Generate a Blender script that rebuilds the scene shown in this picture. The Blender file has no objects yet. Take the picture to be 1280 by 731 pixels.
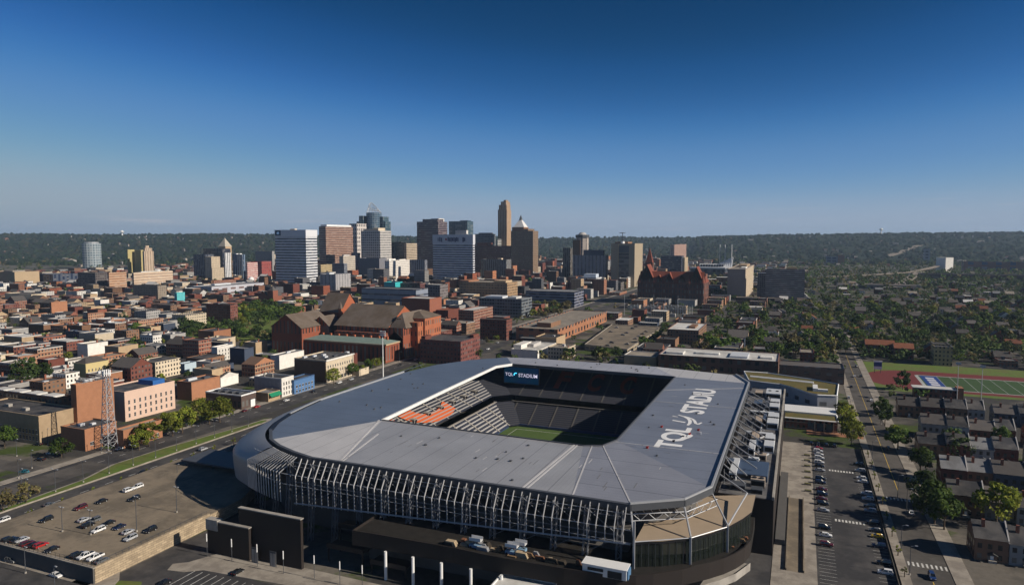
import bpy, math, random
from mathutils import Vector, Matrix, noise
random.seed(11)
sc = bpy.context.scene
COL = sc.collection
F, HZ, H = 870.0, 298.0, 112.0            # focal length in photo pixels, horizon row, camera height
CX, CY, YAW = 92.2, -275.9, math.radians(22.5)
TH = math.atan((365.5 - HZ) / F)
CYW, SYW = math.cos(YAW), math.sin(YAW)
R = math.radians

def ray(px, py):
    x = (px - 640) / F; y = -(py - 365.5) / F
    dy = math.cos(TH) + y * math.sin(TH); dz = -math.sin(TH) + y * math.cos(TH)
    return x * CYW - dy * SYW, x * SYW + dy * CYW, dz, dy
def P(px, py, z=0.0):
    a, b, dz, dy = ray(px, py); t = (z - H) / dz
    return CX + a * t, CY + b * t
def PD(px, D, py=300):
    a, b, dz, dy = ray(px, py); t = D / dy
    return CX + a * t, CY + b * t
def depth(X, Y): return -(X - CX) * SYW + (Y - CY) * CYW
def ZT(py, D):
    a, b, dz, dy = ray(640, py); return H + D * dz / dy
def proj(X, Y, Z):
    r = (X - CX) * CYW + (Y - CY) * SYW; d = depth(X, Y); u = Z - H
    f = d * math.cos(TH) - u * math.sin(TH); v = d * math.sin(TH) + u * math.cos(TH)
    if f < 1: return None
    return 640 + F * r / f, 365.5 - F * v / f
def foot(xl, xm, xr, yt, yb=None, D=None, dep=None):
    if D is None:
        X1, Yf = P(xm, yb); D = depth(X1, Yf)
    else: X1, Yf = PD(xm, D, yt)
    a, b, _, _ = ray(xl, yt); X0 = CX + a / b * (Yf - CY)
    if dep is None:
        a, b, _, _ = ray(xr, yt); Yb = CY + b / a * (X1 - CX)
        if Yb < Yf + 6 or Yb > Yf + 400: Yb = Yf + 30
    else: Yb = Yf + dep
    return X0, X1, Yf, Yb, max(3.0, ZT(yt, D))

# ------------------------------------------------------------------ materials
MATS = {}
def _nt(name):
    m = bpy.data.materials.new(name); m.use_nodes = True
    nt = m.node_tree; b = nt.nodes['Principled BSDF']; MATS[name] = m
    return m, nt, b
def _n(nt, t, **k):
    n = nt.nodes.new(t)
    for a, v in k.items(): setattr(n, a, v)
    return n
def _math(nt, op, a, b=None, c=None):
    n = nt.nodes.new('ShaderNodeMath'); n.operation = op
    for i, v in enumerate((a, b, c)):
        if v is None: continue
        if isinstance(v, (int, float)): n.inputs[i].default_value = v
        else: nt.links.new(v, n.inputs[i])
    return n.outputs[0]
def _mix(nt, fac, a, b, bt='MIX'):
    n = nt.nodes.new('ShaderNodeMix'); n.data_type = 'RGBA'; n.blend_type = bt
    for s, v in ((0, fac), (6, a), (7, b)):
        if isinstance(v, (int, float)): n.inputs[s].default_value = v
        elif isinstance(v, (tuple, list)): n.inputs[s].default_value = (*v[:3], 1)
        else: nt.links.new(v, n.inputs[s])
    return n.outputs[2]
def _noise(nt, vec, scale, det=3.0, rough=.6):
    n = nt.nodes.new('ShaderNodeTexNoise'); n.inputs['Scale'].default_value = scale
    n.inputs['Detail'].default_value = det; n.inputs['Roughness'].default_value = rough
    nt.links.new(vec, n.inputs['Vector']); return n.outputs['Fac']
def _ramp(nt, fac, lo, hi):
    return _math(nt, 'MULTIPLY_ADD', fac, hi - lo, lo)
def _scalecol(nt, col, fac):
    n = nt.nodes.new('ShaderNodeVectorMath'); n.operation = 'SCALE'
    if isinstance(col, (tuple, list)): n.inputs[0].default_value = col[:3]
    else: nt.links.new(col, n.inputs[0])
    if isinstance(fac, (int, float)): n.inputs['Scale'].default_value = fac
    else: nt.links.new(fac, n.inputs['Scale'])
    return n.outputs[0]
def _wpos(nt): return nt.nodes.new('ShaderNodeNewGeometry').outputs['Position']
def _rand(nt): return nt.nodes.new('ShaderNodeObjectInfo').outputs['Random']

def matte(name, col, rough=.85, var=.25, scale=.25, rnd=0.0, metal=0.0, spec=.3, dirt=None, dscale=.05, damt=.6):
    if name in MATS: return MATS[name]
    m, nt, b = _nt(name); p = _wpos(nt)
    f = _ramp(nt, _noise(nt, p, scale, 4), 1 - var, 1 + var)
    if rnd: f = _math(nt, 'MULTIPLY', f, _ramp(nt, _rand(nt), 1 - rnd, 1 + rnd))
    c = col
    if dirt:
        d = _math(nt, 'MULTIPLY', _math(nt, 'SUBTRACT', _noise(nt, p, dscale, 5, .65), .42), 6.0); n = nt.nodes.new('ShaderNodeClamp'); nt.links.new(d, n.inputs[0])
        c = _mix(nt, _math(nt, 'MULTIPLY', n.outputs[0], damt), col, dirt)
    nt.links.new(_scalecol(nt, c, f), b.inputs['Base Color'])
    b.inputs['Roughness'].default_value = rough; b.inputs['Metallic'].default_value = metal
    b.inputs['Specular IOR Level'].default_value = spec
    return m
def facade(name, wall, glass=(.02, .025, .03), pu=3.0, pv=3.6, wu=.45, wv=.5, rough=.85, grough=.15, rnd=.18, v0=0.0, trim=None, base=None):
    """wall material with a regular pattern of window openings laid out in metres along the wall"""
    if name in MATS: return MATS[name]
    m, nt, b = _nt(name)
    uv = nt.nodes.new('ShaderNodeUVMap'); s = nt.nodes.new('ShaderNodeSeparateXYZ'); nt.links.new(uv.outputs[0], s.inputs[0])
    U = _math(nt, 'DIVIDE', s.outputs[0], pu); V = _math(nt, 'DIVIDE', _math(nt, 'ADD', s.outputs[1], v0), pv)
    fu = _math(nt, 'FRACT', U); fv = _math(nt, 'FRACT', V)
    def inside(f, w):
        if w >= 1: return None
        return _math(nt, 'LESS_THAN', _math(nt, 'ABSOLUTE', _math(nt, 'SUBTRACT', f, .5)), w / 2)
    a, c = inside(fu, wu), inside(fv, wv)
    mask = a if c is None else c if a is None else _math(nt, 'MULTIPLY', a, c)
    p = _wpos(nt)
    f = _ramp(nt, _noise(nt, p, .12, 5, .65), .7, 1.3)
    if rnd: f = _math(nt, 'MULTIPLY', f, _ramp(nt, _rand(nt), 1 - rnd, 1 + rnd))
    wc = _scalecol(nt, wall, f)
    if trim:                                    # lighter sill course under each row of windows
        t = _math(nt, 'MULTIPLY', _math(nt, 'LESS_THAN', fv, .5 - wv / 2), _math(nt, 'GREATER_THAN', fv, .5 - wv / 2 - .1))
        wc = _mix(nt, t, wc, trim)
    # every window keeps its own blinds: one random value per cell
    cell = nt.nodes.new('ShaderNodeTexWhiteNoise'); cell.noise_dimensions = '2D'
    cv = nt.nodes.new('ShaderNodeCombineXYZ'); nt.links.new(_math(nt, 'FLOOR', U), cv.inputs[0]); nt.links.new(_math(nt, 'FLOOR', V), cv.inputs[1]); nt.links.new(cv.outputs[0], cell.inputs['Vector'])
    gl = _mix(nt, _math(nt, 'MULTIPLY', _math(nt, 'GREATER_THAN', cell.outputs['Value'], .72), .35), glass, (.35, .33, .3))
    nt.links.new(_mix(nt, mask, wc, gl), b.inputs['Base Color'])
    nt.links.new(_math(nt, 'MULTIPLY_ADD', mask, grough - rough, rough), b.inputs['Roughness'])
    bump = nt.nodes.new('ShaderNodeBump'); bump.inputs['Strength'].default_value = .5; bump.inputs['Distance'].default_value = .3; bump.invert = True
    nt.links.new(mask, bump.inputs['Height']); nt.links.new(bump.outputs[0], b.inputs['Normal'])
    return m

# ------------------------------------------------------------------ mesh builder
class MB:
    def __init__(s): s.v = []; s.f = []; s.m = []; s.uv = []; s.col = []
    def face(s, pts, mi=0, uv=None, col=None):
        i = len(s.v); s.v += [tuple(p) for p in pts]; s.f.append(tuple(range(i, i + len(pts)))); s.m.append(mi)
        s.uv += uv if uv else [(p[0], p[1]) for p in pts]
        s.col += [col or (1, 1, 1)] * len(pts)
    def wall(s, a, b, z0, z1, mi=0, u0=0, col=None):
        L = math.hypot(b[0] - a[0], b[1] - a[1])
        s.face([(a[0], a[1], z0), (b[0], b[1], z0), (b[0], b[1], z1), (a[0], a[1], z1)], mi, [(u0, z0), (u0 + L, z0), (u0 + L, z1), (u0, z1)], col)
        return u0 + L
    def box(s, x0, y0, z0, x1, y1, z1, mi=0, top=None, bottom=True, col=None, tcol=None):
        if x1 < x0: x0, x1 = x1, x0
        if y1 < y0: y0, y1 = y1, y0
        c = [(x0, y0), (x1, y0), (x1, y1), (x0, y1)]
        for i in range(4): s.wall(c[i], c[(i + 1) % 4], z0, z1, mi, 0, col)
        s.face([(x, y, z1) for x, y in c], mi if top is None else top, None, tcol or col)
        if bottom: s.face([(x, y, z0) for x, y in reversed(c)], mi, None, col)
    def walls(s, x0, y0, z0, x1, y1, z1, mi=0):
        c = [(x0, y0), (x1, y0), (x1, y1), (x0, y1)]
        for i in range(4): s.wall(c[i], c[(i + 1) % 4], z0, z1, mi)
    def prism(s, poly, z0, z1, mi=0, top=None, bottom=True):
        u = 0
        for i in range(len(poly)): u = s.wall(poly[i], poly[(i + 1) % len(poly)], z0, z1, mi, u)
        s.face([(p[0], p[1], z1) for p in poly], mi if top is None else top)
        if bottom: s.face([(p[0], p[1], z0) for p in reversed(poly)], mi)
    def gable(s, x0, y0, x1, y1, z0, zr, axis='x', mi=0, gm=0, over=.4, col=None, gcol=None):
        """gabled roof: ridge along axis; gm = gable wall material"""
        o = over
        if axis == 'x':
            ym = (y0 + y1) / 2; k = (zr - z0) / max(.1, (y1 - y0) / 2) * o
            s.face([(x0 - o, y0 - o, z0 - k), (x1 + o, y0 - o, z0 - k), (x1 + o, ym, zr), (x0 - o, ym, zr)], mi, None, col)
            s.face([(x1 + o, y1 + o, z0 - k), (x0 - o, y1 + o, z0 - k), (x0 - o, ym, zr), (x1 + o, ym, zr)], mi, None, col)
            for x, r in ((x0, True), (x1, False)):
                t = [(x, y0, z0), (x, y1, z0), (x, ym, zr - .02)]
                s.face(t[::-1] if r else t, gm, [(p[1] - y0, p[2]) for p in (t[::-1] if r else t)], gcol)
        else:
            xm = (x0 + x1) / 2; k = (zr - z0) / max(.1, (x1 - x0) / 2) * o
            s.face([(x1 + o, y0 - o, z0 - k), (x1 + o, y1 + o, z0 - k), (xm, y1 + o, zr), (xm, y0 - o, zr)], mi, None, col)
            s.face([(x0 - o, y1 + o, z0 - k), (x0 - o, y0 - o, z0 - k), (xm, y0 - o, zr), (xm, y1 + o, zr)], mi, None, col)
            for y, r in ((y0, False), (y1, True)):
                t = [(x0, y, z0), (x1, y, z0), (xm, y, zr - .02)]
                s.face(t[::-1] if r else t, gm, [(p[0] - x0, p[2]) for p in (t[::-1] if r else t)], gcol)
    def hip(s, x0, y0, x1, y1, z0, zr, inset, mi=0):
        if x1 - x0 > y1 - y0: a, b = (x0 + inset, (y0 + y1) / 2, zr), (x1 - inset, (y0 + y1) / 2, zr)
        else: a, b = ((x0 + x1) / 2, y0 + inset, zr), ((x0 + x1) / 2, y1 - inset, zr)
        c = [(x0, y0, z0), (x1, y0, z0), (x1, y1, z0), (x0, y1, z0)]
        if x1 - x0 > y1 - y0:
            fs = [[c[0], c[1], b, a], [c[1], c[2], b], [c[2], c[3], a, b], [c[3], c[0], a]]
        else:
            fs = [[c[0], c[1], a], [c[1], c[2], b, a], [c[2], c[3], b], [c[3], c[0], a, b]]
        for f in fs: s.face(f, mi)
    def cone(s, cx, cy, z0, r0, z1, r1, n=12, mi=0, cap=True, ph=0):
        a = [(cx + r0 * math.cos(2 * math.pi * (i + ph) / n), cy + r0 * math.sin(2 * math.pi * (i + ph) / n)) for i in range(n)]
        b = [(cx + r1 * math.cos(2 * math.pi * (i + ph) / n), cy + r1 * math.sin(2 * math.pi * (i + ph) / n)) for i in range(n)]
        u = 0; w = 2 * math.pi * r0 / n
        for i in range(n):
            j = (i + 1) % n
            if r1 > .01: s.face([(*a[i], z0), (*a[j], z0), (*b[j], z1), (*b[i], z1)], mi, [(u, z0), (u + w, z0), (u + w, z1), (u, z1)])
            else: s.face([(*a[i], z0), (*a[j], z0), (cx, cy, z1)], mi, [(u, z0), (u + w, z0), (u, z1)])
            u += w
        if cap and r1 > .01: s.face([(*p, z1) for p in b], mi)
    def tube(s, p, q, r, n=5, mi=0, r2=None):
        p, q = Vector(p), Vector(q); d = (q - p)
        if d.length < 1e-6: return
        d.normalize(); a = d.cross(Vector((0, 0, 1)) if abs(d.z) < .9 else Vector((1, 0, 0))).normalized(); b = d.cross(a)
        r2 = r if r2 is None else r2
        A = [p + (a * math.cos(2 * math.pi * i / n) + b * math.sin(2 * math.pi * i / n)) * r for i in range(n)]
        B = [q + (a * math.cos(2 * math.pi * i / n) + b * math.sin(2 * math.pi * i / n)) * r2 for i in range(n)]
        for i in range(n): s.face([A[i], A[(i + 1) % n], B[(i + 1) % n], B[i]], mi)
        s.face(A[::-1], mi); s.face(B, mi)
    def mesh(s, name, mats, smooth=False, off=(0, 0, 0), usecol=False):
        me = bpy.data.meshes.new(name)
        vs = [(v[0] - off[0], v[1] - off[1], v[2] - off[2]) for v in s.v] if off != (0, 0, 0) else s.v
        me.from_pydata(vs, [], s.f)
        for m in (mats if isinstance(mats, (list, tuple)) else [mats]): me.materials.append(m)
        me.polygons.foreach_set('material_index', s.m)
        l = me.uv_layers.new(name='UVMap'); l.data.foreach_set('uv', [c for p in s.uv for c in p])
        if usecol:
            a = me.color_attributes.new('Col', 'FLOAT_COLOR', 'CORNER'); a.data.foreach_set('color', [c for p in s.col for c in (*p, 1)])
        if smooth: me.polygons.foreach_set('use_smooth', [True] * len(s.f))
        me.update(); return me
    def build(s, name, mats, parent=None, smooth=False, usecol=False):
        """parts are modelled in world metres; the mesh is stored relative to its thing's base"""
        off = tuple(ORG.get(parent.name, (0, 0, 0))) if parent else (0, 0, 0)
        return link(name, s.mesh(name, mats, smooth, off, usecol), parent)
ORG = {}
def link(name, me, parent=None, loc=None):
    o = bpy.data.objects.new(name, me); COL.objects.link(o)
    if parent:
        o.parent = parent
        if parent.name in ORG: ORG[o.name] = ORG[parent.name]
    if loc is not None: o.location = loc
    return o
def tag(o, label=None, cat=None, group=None, kind=None):
    if label: o['label'] = label
    if cat: o['category'] = cat
    if group: o['group'] = group
    if kind: o['kind'] = kind
    return o
def thing(name, label, cat, loc=(0, 0, 0), group=None, rz=0):
    o = bpy.data.objects.new(name, None); COL.objects.link(o); o.empty_display_size = .5
    o.location = loc; o.rotation_euler = (0, 0, rz); ORG[o.name] = tuple(loc)
    return tag(o, label, cat, group)
def dup(o, loc, parent=None, rz=None, scale=None):
    c = o.copy(); COL.objects.link(c)
    if parent is not None: c.parent = parent
    else:
        c.location = loc
        if rz is not None: c.rotation_euler = (0, 0, rz)
        if scale is not None: c.scale = scale
    for ch in KIDS.get(o.name, ()): 
        d = ch.copy(); COL.objects.link(d); d.parent = c
        for g in KIDS.get(ch.name, ()):
            e = g.copy(); COL.objects.link(e); e.parent = d
    return c
KIDS = {}
def keep(root):
    for ch in root.children_recursive: KIDS.setdefault(ch.parent.name, []).append(ch)
    return root
def textmesh(name, txt, mat, bold=.0, ext=.02):
    cu = bpy.data.curves.new(name, 'FONT'); cu.body = txt; cu.size = 1; cu.extrude = ext; cu.offset = bold
    o = bpy.data.objects.new(name, cu); COL.objects.link(o)
    dg = bpy.context.evaluated_depsgraph_get(); dg.update()
    me = bpy.data.meshes.new_from_object(o.evaluated_get(dg)); bpy.data.objects.remove(o)
    xs = [v.co.x for v in me.vertices]; ys = [v.co.y for v in me.vertices]
    x0, x1, y0, y1 = min(xs), max(xs), min(ys), max(ys)
    for v in me.vertices: v.co.x = (v.co.x - x0) / (x1 - x0); v.co.y = (v.co.y - y0) / (y1 - y0)
    me.materials.clear(); me.materials.append(mat); me.name = name
    return me
def place_text(me, name, parent, O, ex, ey, lift=.1):
    """unit-box lettering mapped so that x runs along ex and y along ey from O"""
    O, ex, ey = Vector(O), Vector(ex), Vector(ey); n = ex.cross(ey).normalized()
    org = Vector(ORG.get(parent.name, (0, 0, 0))) if parent else Vector((0, 0, 0))
    for v in me.vertices: v.co = O + ex * v.co.x + ey * v.co.y + n * (lift + v.co.z) - org
    return link(name, me, parent)
OCC = []                                      # footprints already taken (x0, y0, x1, y1)
def taken(x0, y0, x1, y1, pad=0):
    return any(x0 - pad < c and x1 + pad > a and y0 - pad < d and y1 + pad > b for a, b, c, d in OCC)
LAND = []                                     # landmarks for labels: (phrase, px, py)
# ------------------------------------------------------------------ camera, light, sky
cam = bpy.data.cameras.new('camera'); co = bpy.data.objects.new('camera', cam); COL.objects.link(co)
co.location = (CX, CY, H); co.rotation_euler = (math.pi / 2 - TH, 0, YAW)
cam.sensor_width = 36; cam.lens = F / 1280 * 36; cam.clip_start = 1; cam.clip_end = 40000
sc.camera = co
SUN = Vector((1, .03, .54)).normalized(); SEL = math.asin(SUN.z); SAZ = math.atan2(SUN.x, SUN.y)
sl = bpy.data.lights.new('sun', 'SUN'); sl.energy = 5.0; sl.angle = R(.5); sl.color = (1, .90, .76)
so = bpy.data.objects.new('sun', sl); COL.objects.link(so); so.location = (800, 300, 900)
so.rotation_euler = (-SUN).to_track_quat('-Z', 'Y').to_euler()
w = bpy.data.worlds.new('World'); sc.world = w; w.use_nodes = True; nt = w.node_tree
bg = nt.nodes['Background']; sky = nt.nodes.new('ShaderNodeTexSky'); sky.sky_type = 'NISHITA'; sky.sun_disc = False
sky.sun_elevation = SEL; sky.sun_rotation = SAZ; sky.altitude = 300; sky.air_density = 1.0; sky.dust_density = .35; sky.ozone_density = 3.0
sky.altitude = 1000; sky.air_density = .6; sky.dust_density = 0; sky.ozone_density = 6
SK = .08                                         # clear polarised evening sky: deeper towards the zenith, sunward part dimmed to darken shadows
v1 = nt.nodes.new('ShaderNodeVectorMath'); v1.operation = 'SCALE'; v1.inputs['Scale'].default_value = SK
nt.links.new(sky.outputs[0], v1.inputs[0]); cv_ = nt.nodes.new('ShaderNodeRGBCurve')
for i, pts in enumerate((((.0437, .004), (.058, .013), (.105, .100), (.27, .285), (.5, .24), (1, .13)), ((.0976, .046), (.127, .085), (.219, .24), (.418, .365), (.7, .32), (1, .22)), ((.231, .14), (.292, .25), (.429, .46), (.527, .48), (.8, .43), (1, .34)))):
    c_ = cv_.mapping.curves[i]; c_.points[0].location = (0, 0); c_.points[-1].location = pts[-1]
    for p_ in pts[:-1]: c_.points.new(*p_)
    for p_ in c_.points: p_.handle_type = 'AUTO_CLAMPED'
cv_.mapping.update(); v3 = nt.nodes.new('ShaderNodeVectorMath'); v3.operation = 'SCALE'; v3.inputs['Scale'].default_value = 1 / SK
nt.links.new(v1.outputs[0], cv_.inputs['Color']); nt.links.new(cv_.outputs[0], v3.inputs[0]); tc = nt.nodes.new('ShaderNodeTexCoord'); mp = nt.nodes.new('ShaderNodeMapping'); mp.inputs['Scale'].default_value = (5, 5, 70); nz = nt.nodes.new('ShaderNodeTexNoise'); nz.inputs['Scale'].default_value = 1.6; nz.inputs['Detail'].default_value = 6
nt.links.new(tc.outputs['Generated'], mp.inputs[0]); nt.links.new(mp.outputs[0], nz.inputs['Vector']); sz = nt.nodes.new('ShaderNodeSeparateXYZ'); nt.links.new(tc.outputs['Generated'], sz.inputs[0])
def mr(src, a, b_, c, d):
    n = nt.nodes.new('ShaderNodeMapRange'); nt.links.new(src, n.inputs[0])
    for i, v in enumerate((a, b_, c, d)): n.inputs[i + 1].default_value = v
    return n.outputs[0]
def mm(op, a, b_):
    n = nt.nodes.new('ShaderNodeMath'); n.operation = op; nt.links.new(a, n.inputs[0])
    if isinstance(b_, float): n.inputs[1].default_value = b_
    else: nt.links.new(b_, n.inputs[1])
    return n.outputs[0]
wisp = mm('MULTIPLY', mm('MULTIPLY', mr(nz.outputs['Fac'], .58, .75, 0, 1), mm('MULTIPLY', mr(sz.outputs[2], .006, .022, 0, 1), mr(sz.outputs[2], .03, .06, 1, 0))), .35)   # faint streaks of cloud low over the hills
mxw = nt.nodes.new('ShaderNodeMix'); mxw.data_type = 'RGBA'; nt.links.new(wisp, mxw.inputs[0]); nt.links.new(v3.outputs[0], mxw.inputs[6]); mxw.inputs[7].default_value = (.52 / SK, .48 / SK, .50 / SK, 1)
nt.links.new(mxw.outputs[2], bg.inputs[0]); bg.inputs[1].default_value = SK
sc.view_settings.view_transform = 'Standard'; sc.view_settings.look = 'None'; sc.view_settings.gamma = 1; sc.view_settings.exposure = 0.1
sc.view_settings.use_curve_mapping = False
sc.cycles.max_bounces = 5; sc.cycles.diffuse_bounces = 2; sc.cycles.glossy_bounces = 3; sc.cycles.transparent_max_bounces = 6
sc.cycles.use_denoising = True

# ------------------------------------------------------------------ materials in common use
BR = {}
def bricks(key, col, **k):
    BR[key] = facade('brick_' + key, col, **k); return BR[key]
bricks('red', (.235, .088, .055), trim=(.42, .36, .28)); bricks('orange', (.31, .15, .088), trim=(.5, .4, .28)); bricks('dark', (.15, .05, .035))
bricks('brown', (.20, .11, .065)); bricks('tan', (.40, .29, .18)); bricks('cream', (.55, .46, .34), pu=2.8)
bricks('white', (.68, .65, .6), pu=2.9); bricks('grey', (.30, .29, .28)); bricks('navy', (.05, .065, .10)); bricks('pale', (.46, .44, .42))
blank = {k: matte('blank_' + k, c, .9, .25, .35, rnd=.15) for k, c in dict(red=(.235, .088, .055), orange=(.33, .155, .085), dark=(.15, .05, .035), brown=(.2, .11, .065), tan=(.4, .29, .18), cream=(.55, .46, .34), white=(.68, .65, .6), grey=(.3, .29, .28), navy=(.05, .065, .1), pale=(.46, .44, .42)).items()}
RF = dict(tar=matte('roof_tar', (.045, .045, .05), .8, .35, .4, rnd=.3, dirt=(.14, .13, .12), dscale=.12),
          grey=matte('roof_grey', (.22, .22, .225), .8, .3, .3, rnd=.25, dirt=(.08, .08, .08), dscale=.15),
          white=matte('roof_white', (.66, .65, .62), .7, .15, .3, rnd=.12, dirt=(.4, .38, .35), dscale=.1),
          gravel=matte('roof_gravel', (.30, .26, .21), .95, .25, .5, rnd=.2, dirt=(.16, .14, .12), dscale=.1),
          shingle=matte('roof_shingle', (.10, .09, .085), .9, .3, .5, rnd=.3),
          rust=matte('roof_rust', (.20, .075, .04), .85, .3, .4, rnd=.2),
          green=matte('roof_copper', (.20, .27, .24), .7, .25, .3, rnd=.1))
M_white = matte('white_paint', (.75, .75, .74), .5, .08); M_black = matte('black_metal', (.012, .012, .014), .45, .2)
M_steel = matte('galvanised_steel', (.42, .43, .45), .45, .15, .8, metal=.3); M_dsteel = matte('dark_steel', (.07, .075, .085), .5, .2)
M_conc = matte('concrete', (.36, .335, .30), .9, .18, .3, dirt=(.22, .2, .18), dscale=.2); M_dconc = matte('dark_concrete', (.10, .095, .09), .9, .25, .3)
M_glass = matte('dark_glass', (.012, .018, .024), .06, .1, spec=.8); M_bglass = matte('blue_glass', (.035, .07, .11), .08, .2, .2, spec=.8)
M_asph = matte('asphalt', (.042, .041, .043), .85, .3, .5, dirt=(.085, .08, .078), dscale=.07, damt=.8); M_asph2 = matte('worn_asphalt', (.105, .095, .086), .9, .22, .5, dirt=(.06, .055, .05), dscale=.06, damt=.85)
M_lot = matte('lot_paving', (.235, .192, .14), .92, .2, .7, dirt=(.125, .105, .08), dscale=.09, damt=.75)
M_walk = matte('pavement_concrete', (.33, .295, .25), .9, .18, .5, dirt=(.20, .175, .15), dscale=.15, damt=.75)
M_line = matte('line_paint', (.7, .7, .67), .7, .15, 1.5, dirt=(.3, .28, .25), dscale=.6); M_yline = matte('yellow_line_paint', (.6, .4, .06), .7, .15, 1.5)
M_grass = matte('grass', (.10, .16, .024), .95, .4, .35, dirt=(.13, .12, .04), dscale=.08); M_turf = matte('pitch_turf', (.07, .115, .03), .9, .25, .15)
M_red = matte('red_track', (.15, .028, .026), .9, .2, .3); M_brickpave = matte('brick_paving', (.33, .16, .09), .9, .25, .5)
M_retain = None

def ground_mat():
    m, nt, b = _nt('city_ground'); p = _wpos(nt)
    a = _noise(nt, p, .012, 6, .6); g = _noise(nt, p, .03, 5, .62); d = _noise(nt, p, .5, 3)
    def step(x, lo, k):
        n = nt.nodes.new('ShaderNodeClamp'); nt.links.new(_math(nt, 'MULTIPLY', _math(nt, 'SUBTRACT', x, lo), k), n.inputs[0]); return n.outputs[0]
    c = _mix(nt, step(a, .46, 14), (.06, .057, .054), (.15, .135, .115))
    c = _mix(nt, step(g, .53, 14), c, (.06, .085, .022))
    c = _scalecol(nt, c, _ramp(nt, d, .65, 1.35))
    nt.links.new(c, b.inputs['Base Color']); b.inputs['Roughness'].default_value = .95; b.inputs['Specular IOR Level'].default_value = .1
    return m
M_ground = ground_mat()
def sheet(name, x0, y0, x1, y1, z, mat, kind='structure'):
    b = MB(); b.face([(x0, y0, z), (x1, y0, z), (x1, y1, z), (x0, y1, z)]); return tag(b.build(name, mat), kind=kind)
def polysheet(name, pts, z, mat, kind='structure'):
    b = MB(); b.face([(x, y, z) for x, y in pts]); return tag(b.build(name, mat), kind=kind)
b = MB(); hx0, hx1, hy0, hy1 = -74, 14, -9, 118           # one sheet with an opening where the sunken pitch lies
for q in ((-9000, -3000, 9000, hy0), (-9000, hy1, 9000, 13000), (-9000, hy0, hx0, hy1), (hx1, hy0, 9000, hy1)): b.face([(q[0], q[1], 0), (q[2], q[1], 0), (q[2], q[3], 0), (q[0], q[3], 0)])
tag(b.build('ground', M_ground), kind='structure')

# hills: a wide ring of terrain that rises from the basin
def smooth(t): t = max(0, min(1, t)); return t * t * (3 - 2 * t)
def hill_z(px, D):
    t = px / 1280
    ridge = [(-.4, 291.5), (0, 292.5), (.27, 293), (.40, 295.5), (.52, 296.5), (.62, 296), (.70, 295), (.74, 293.6), (.83, 292.6), (.92, 291), (1.0, 290.2), (1.4, 290)]
    for i in range(len(ridge) - 1):
        if ridge[i][0] <= t <= ridge[i + 1][0]:
            k = (t - ridge[i][0]) / (ridge[i + 1][0] - ridge[i][0]); y = ridge[i][1] * (1 - k) + ridge[i + 1][1] * k; break
    else: y = 291
    s0, s1 = (3300, 5600) if t < .5 else (3900, 6600) if t < .68 else (3000 + 600 * (1 - t), 5600)
    top = 112 + (298 - y) * s1 / F
    X, Y = PD(px, D)
    n = noise.noise(Vector((X * .0011, Y * .0011, 3))) * 26 + noise.noise(Vector((X * .004, Y * .004, 7))) * 9
    r = smooth((D - s0) / (s1 - s0))
    return -2 + r * (top - 8) + n * r * (1 - .75 * r) - (max(0, D - s1) * .004)
b = MB(); NA, NR = 150, 46
pxs = [-420 + i * (2120 / NA) for i in range(NA + 1)]; Ds = [2700 * (9800 / 2700) ** (j / NR) for j in range(NR + 1)]
for i in range(NA + 1):
    for j in range(NR + 1):
        X, Y = PD(pxs[i], Ds[j]); b.v.append((X, Y, hill_z(pxs[i], Ds[j])))
for i in range(NA):
    for j in range(NR):
        a = i * (NR + 1) + j; b.f.append((a, a + NR + 1, a + NR + 2, a + 1)); b.m.append(0); b.uv += [(0, 0)] * 4; b.col += [(1, 1, 1)] * 4
M_hill = matte('hill_woodland', (.018, .028, .013), 1, .5, .012, spec=.05, dirt=(.035, .04, .022), dscale=.006)
tag(b.build('hills', M_hill, smooth=True), kind='structure')

# air between here and the hills
b = MB(); b.box(-8800, -700, -14, 8800, 11500, 262)
vm = bpy.data.materials.new('air_haze'); vm.use_nodes = True; vn = vm.node_tree; vn.nodes.remove(vn.nodes['Principled BSDF'])
pv = vn.nodes.new('ShaderNodeVolumePrincipled'); pv.inputs['Color'].default_value = (.55, .74, 1, 1); pv.inputs['Density'].default_value = 4.6e-5; pv.inputs['Anisotropy'].default_value = .1
vn.links.new(pv.outputs[0], vn.nodes['Material Output'].inputs['Volume'])
HAZE = tag(b.build('haze', vm), kind='stuff')

# ------------------------------------------------------------------ streets
z = .004
sheet('parkway_road', -206, -420, -191.5, 900, z, M_asph); sheet('parkway_far_road', -241, -420, -221, 1500, z, M_asph)
sheet('parkway_far_road_worn', -237, -420, -222, -40, 2 * z, M_asph2)
b = MB(); b.box(-246.5, -420, 0, -241, 1500, .14); tag(b.build('parkway_pavement', M_walk), kind='structure')
b = MB(); b.prism([(-206.6, -420), (-206.6, 50), (-207.5, 58), (-210, 62), (-213, 58), (-214, 40), (-220.5, -10), (-221, -40), (-214, -60), (-212, -90), (-212, -420)], 0, .15); tag(b.build('median_kerb', M_walk), kind='structure')
polysheet('median_grass', [(-207.6, -420), (-207.6, 49), (-208.5, 55), (-210, 57), (-212, 54), (-213, 39), (-219.5, -10), (-220, -38), (-213, -60), (-211, -90), (-211, -420)], .154, M_grass)
polysheet('grass_verge', [(-262, -22), (-244, -22), (-244, 62), (-252, 66), (-268, 40)], .144, M_grass)
b = MB()
for k in range(40): b.box(-198.9, -300 + k * 12, 2 * z - .002, -198.6, -296 + k * 12, 2 * z + .002)
for k in range(60): b.box(-230.6, -40 + k * 12, 2 * z, -230.35, -36 + k * 12, 3 * z)
tag(b.build('parkway_markings', M_line), kind='structure')
b = MB(); b.box(-191.5, -420, 0, -184.6, 260, .14); tag(b.build('parkway_near_pavement', M_walk), kind='structure')
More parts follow.
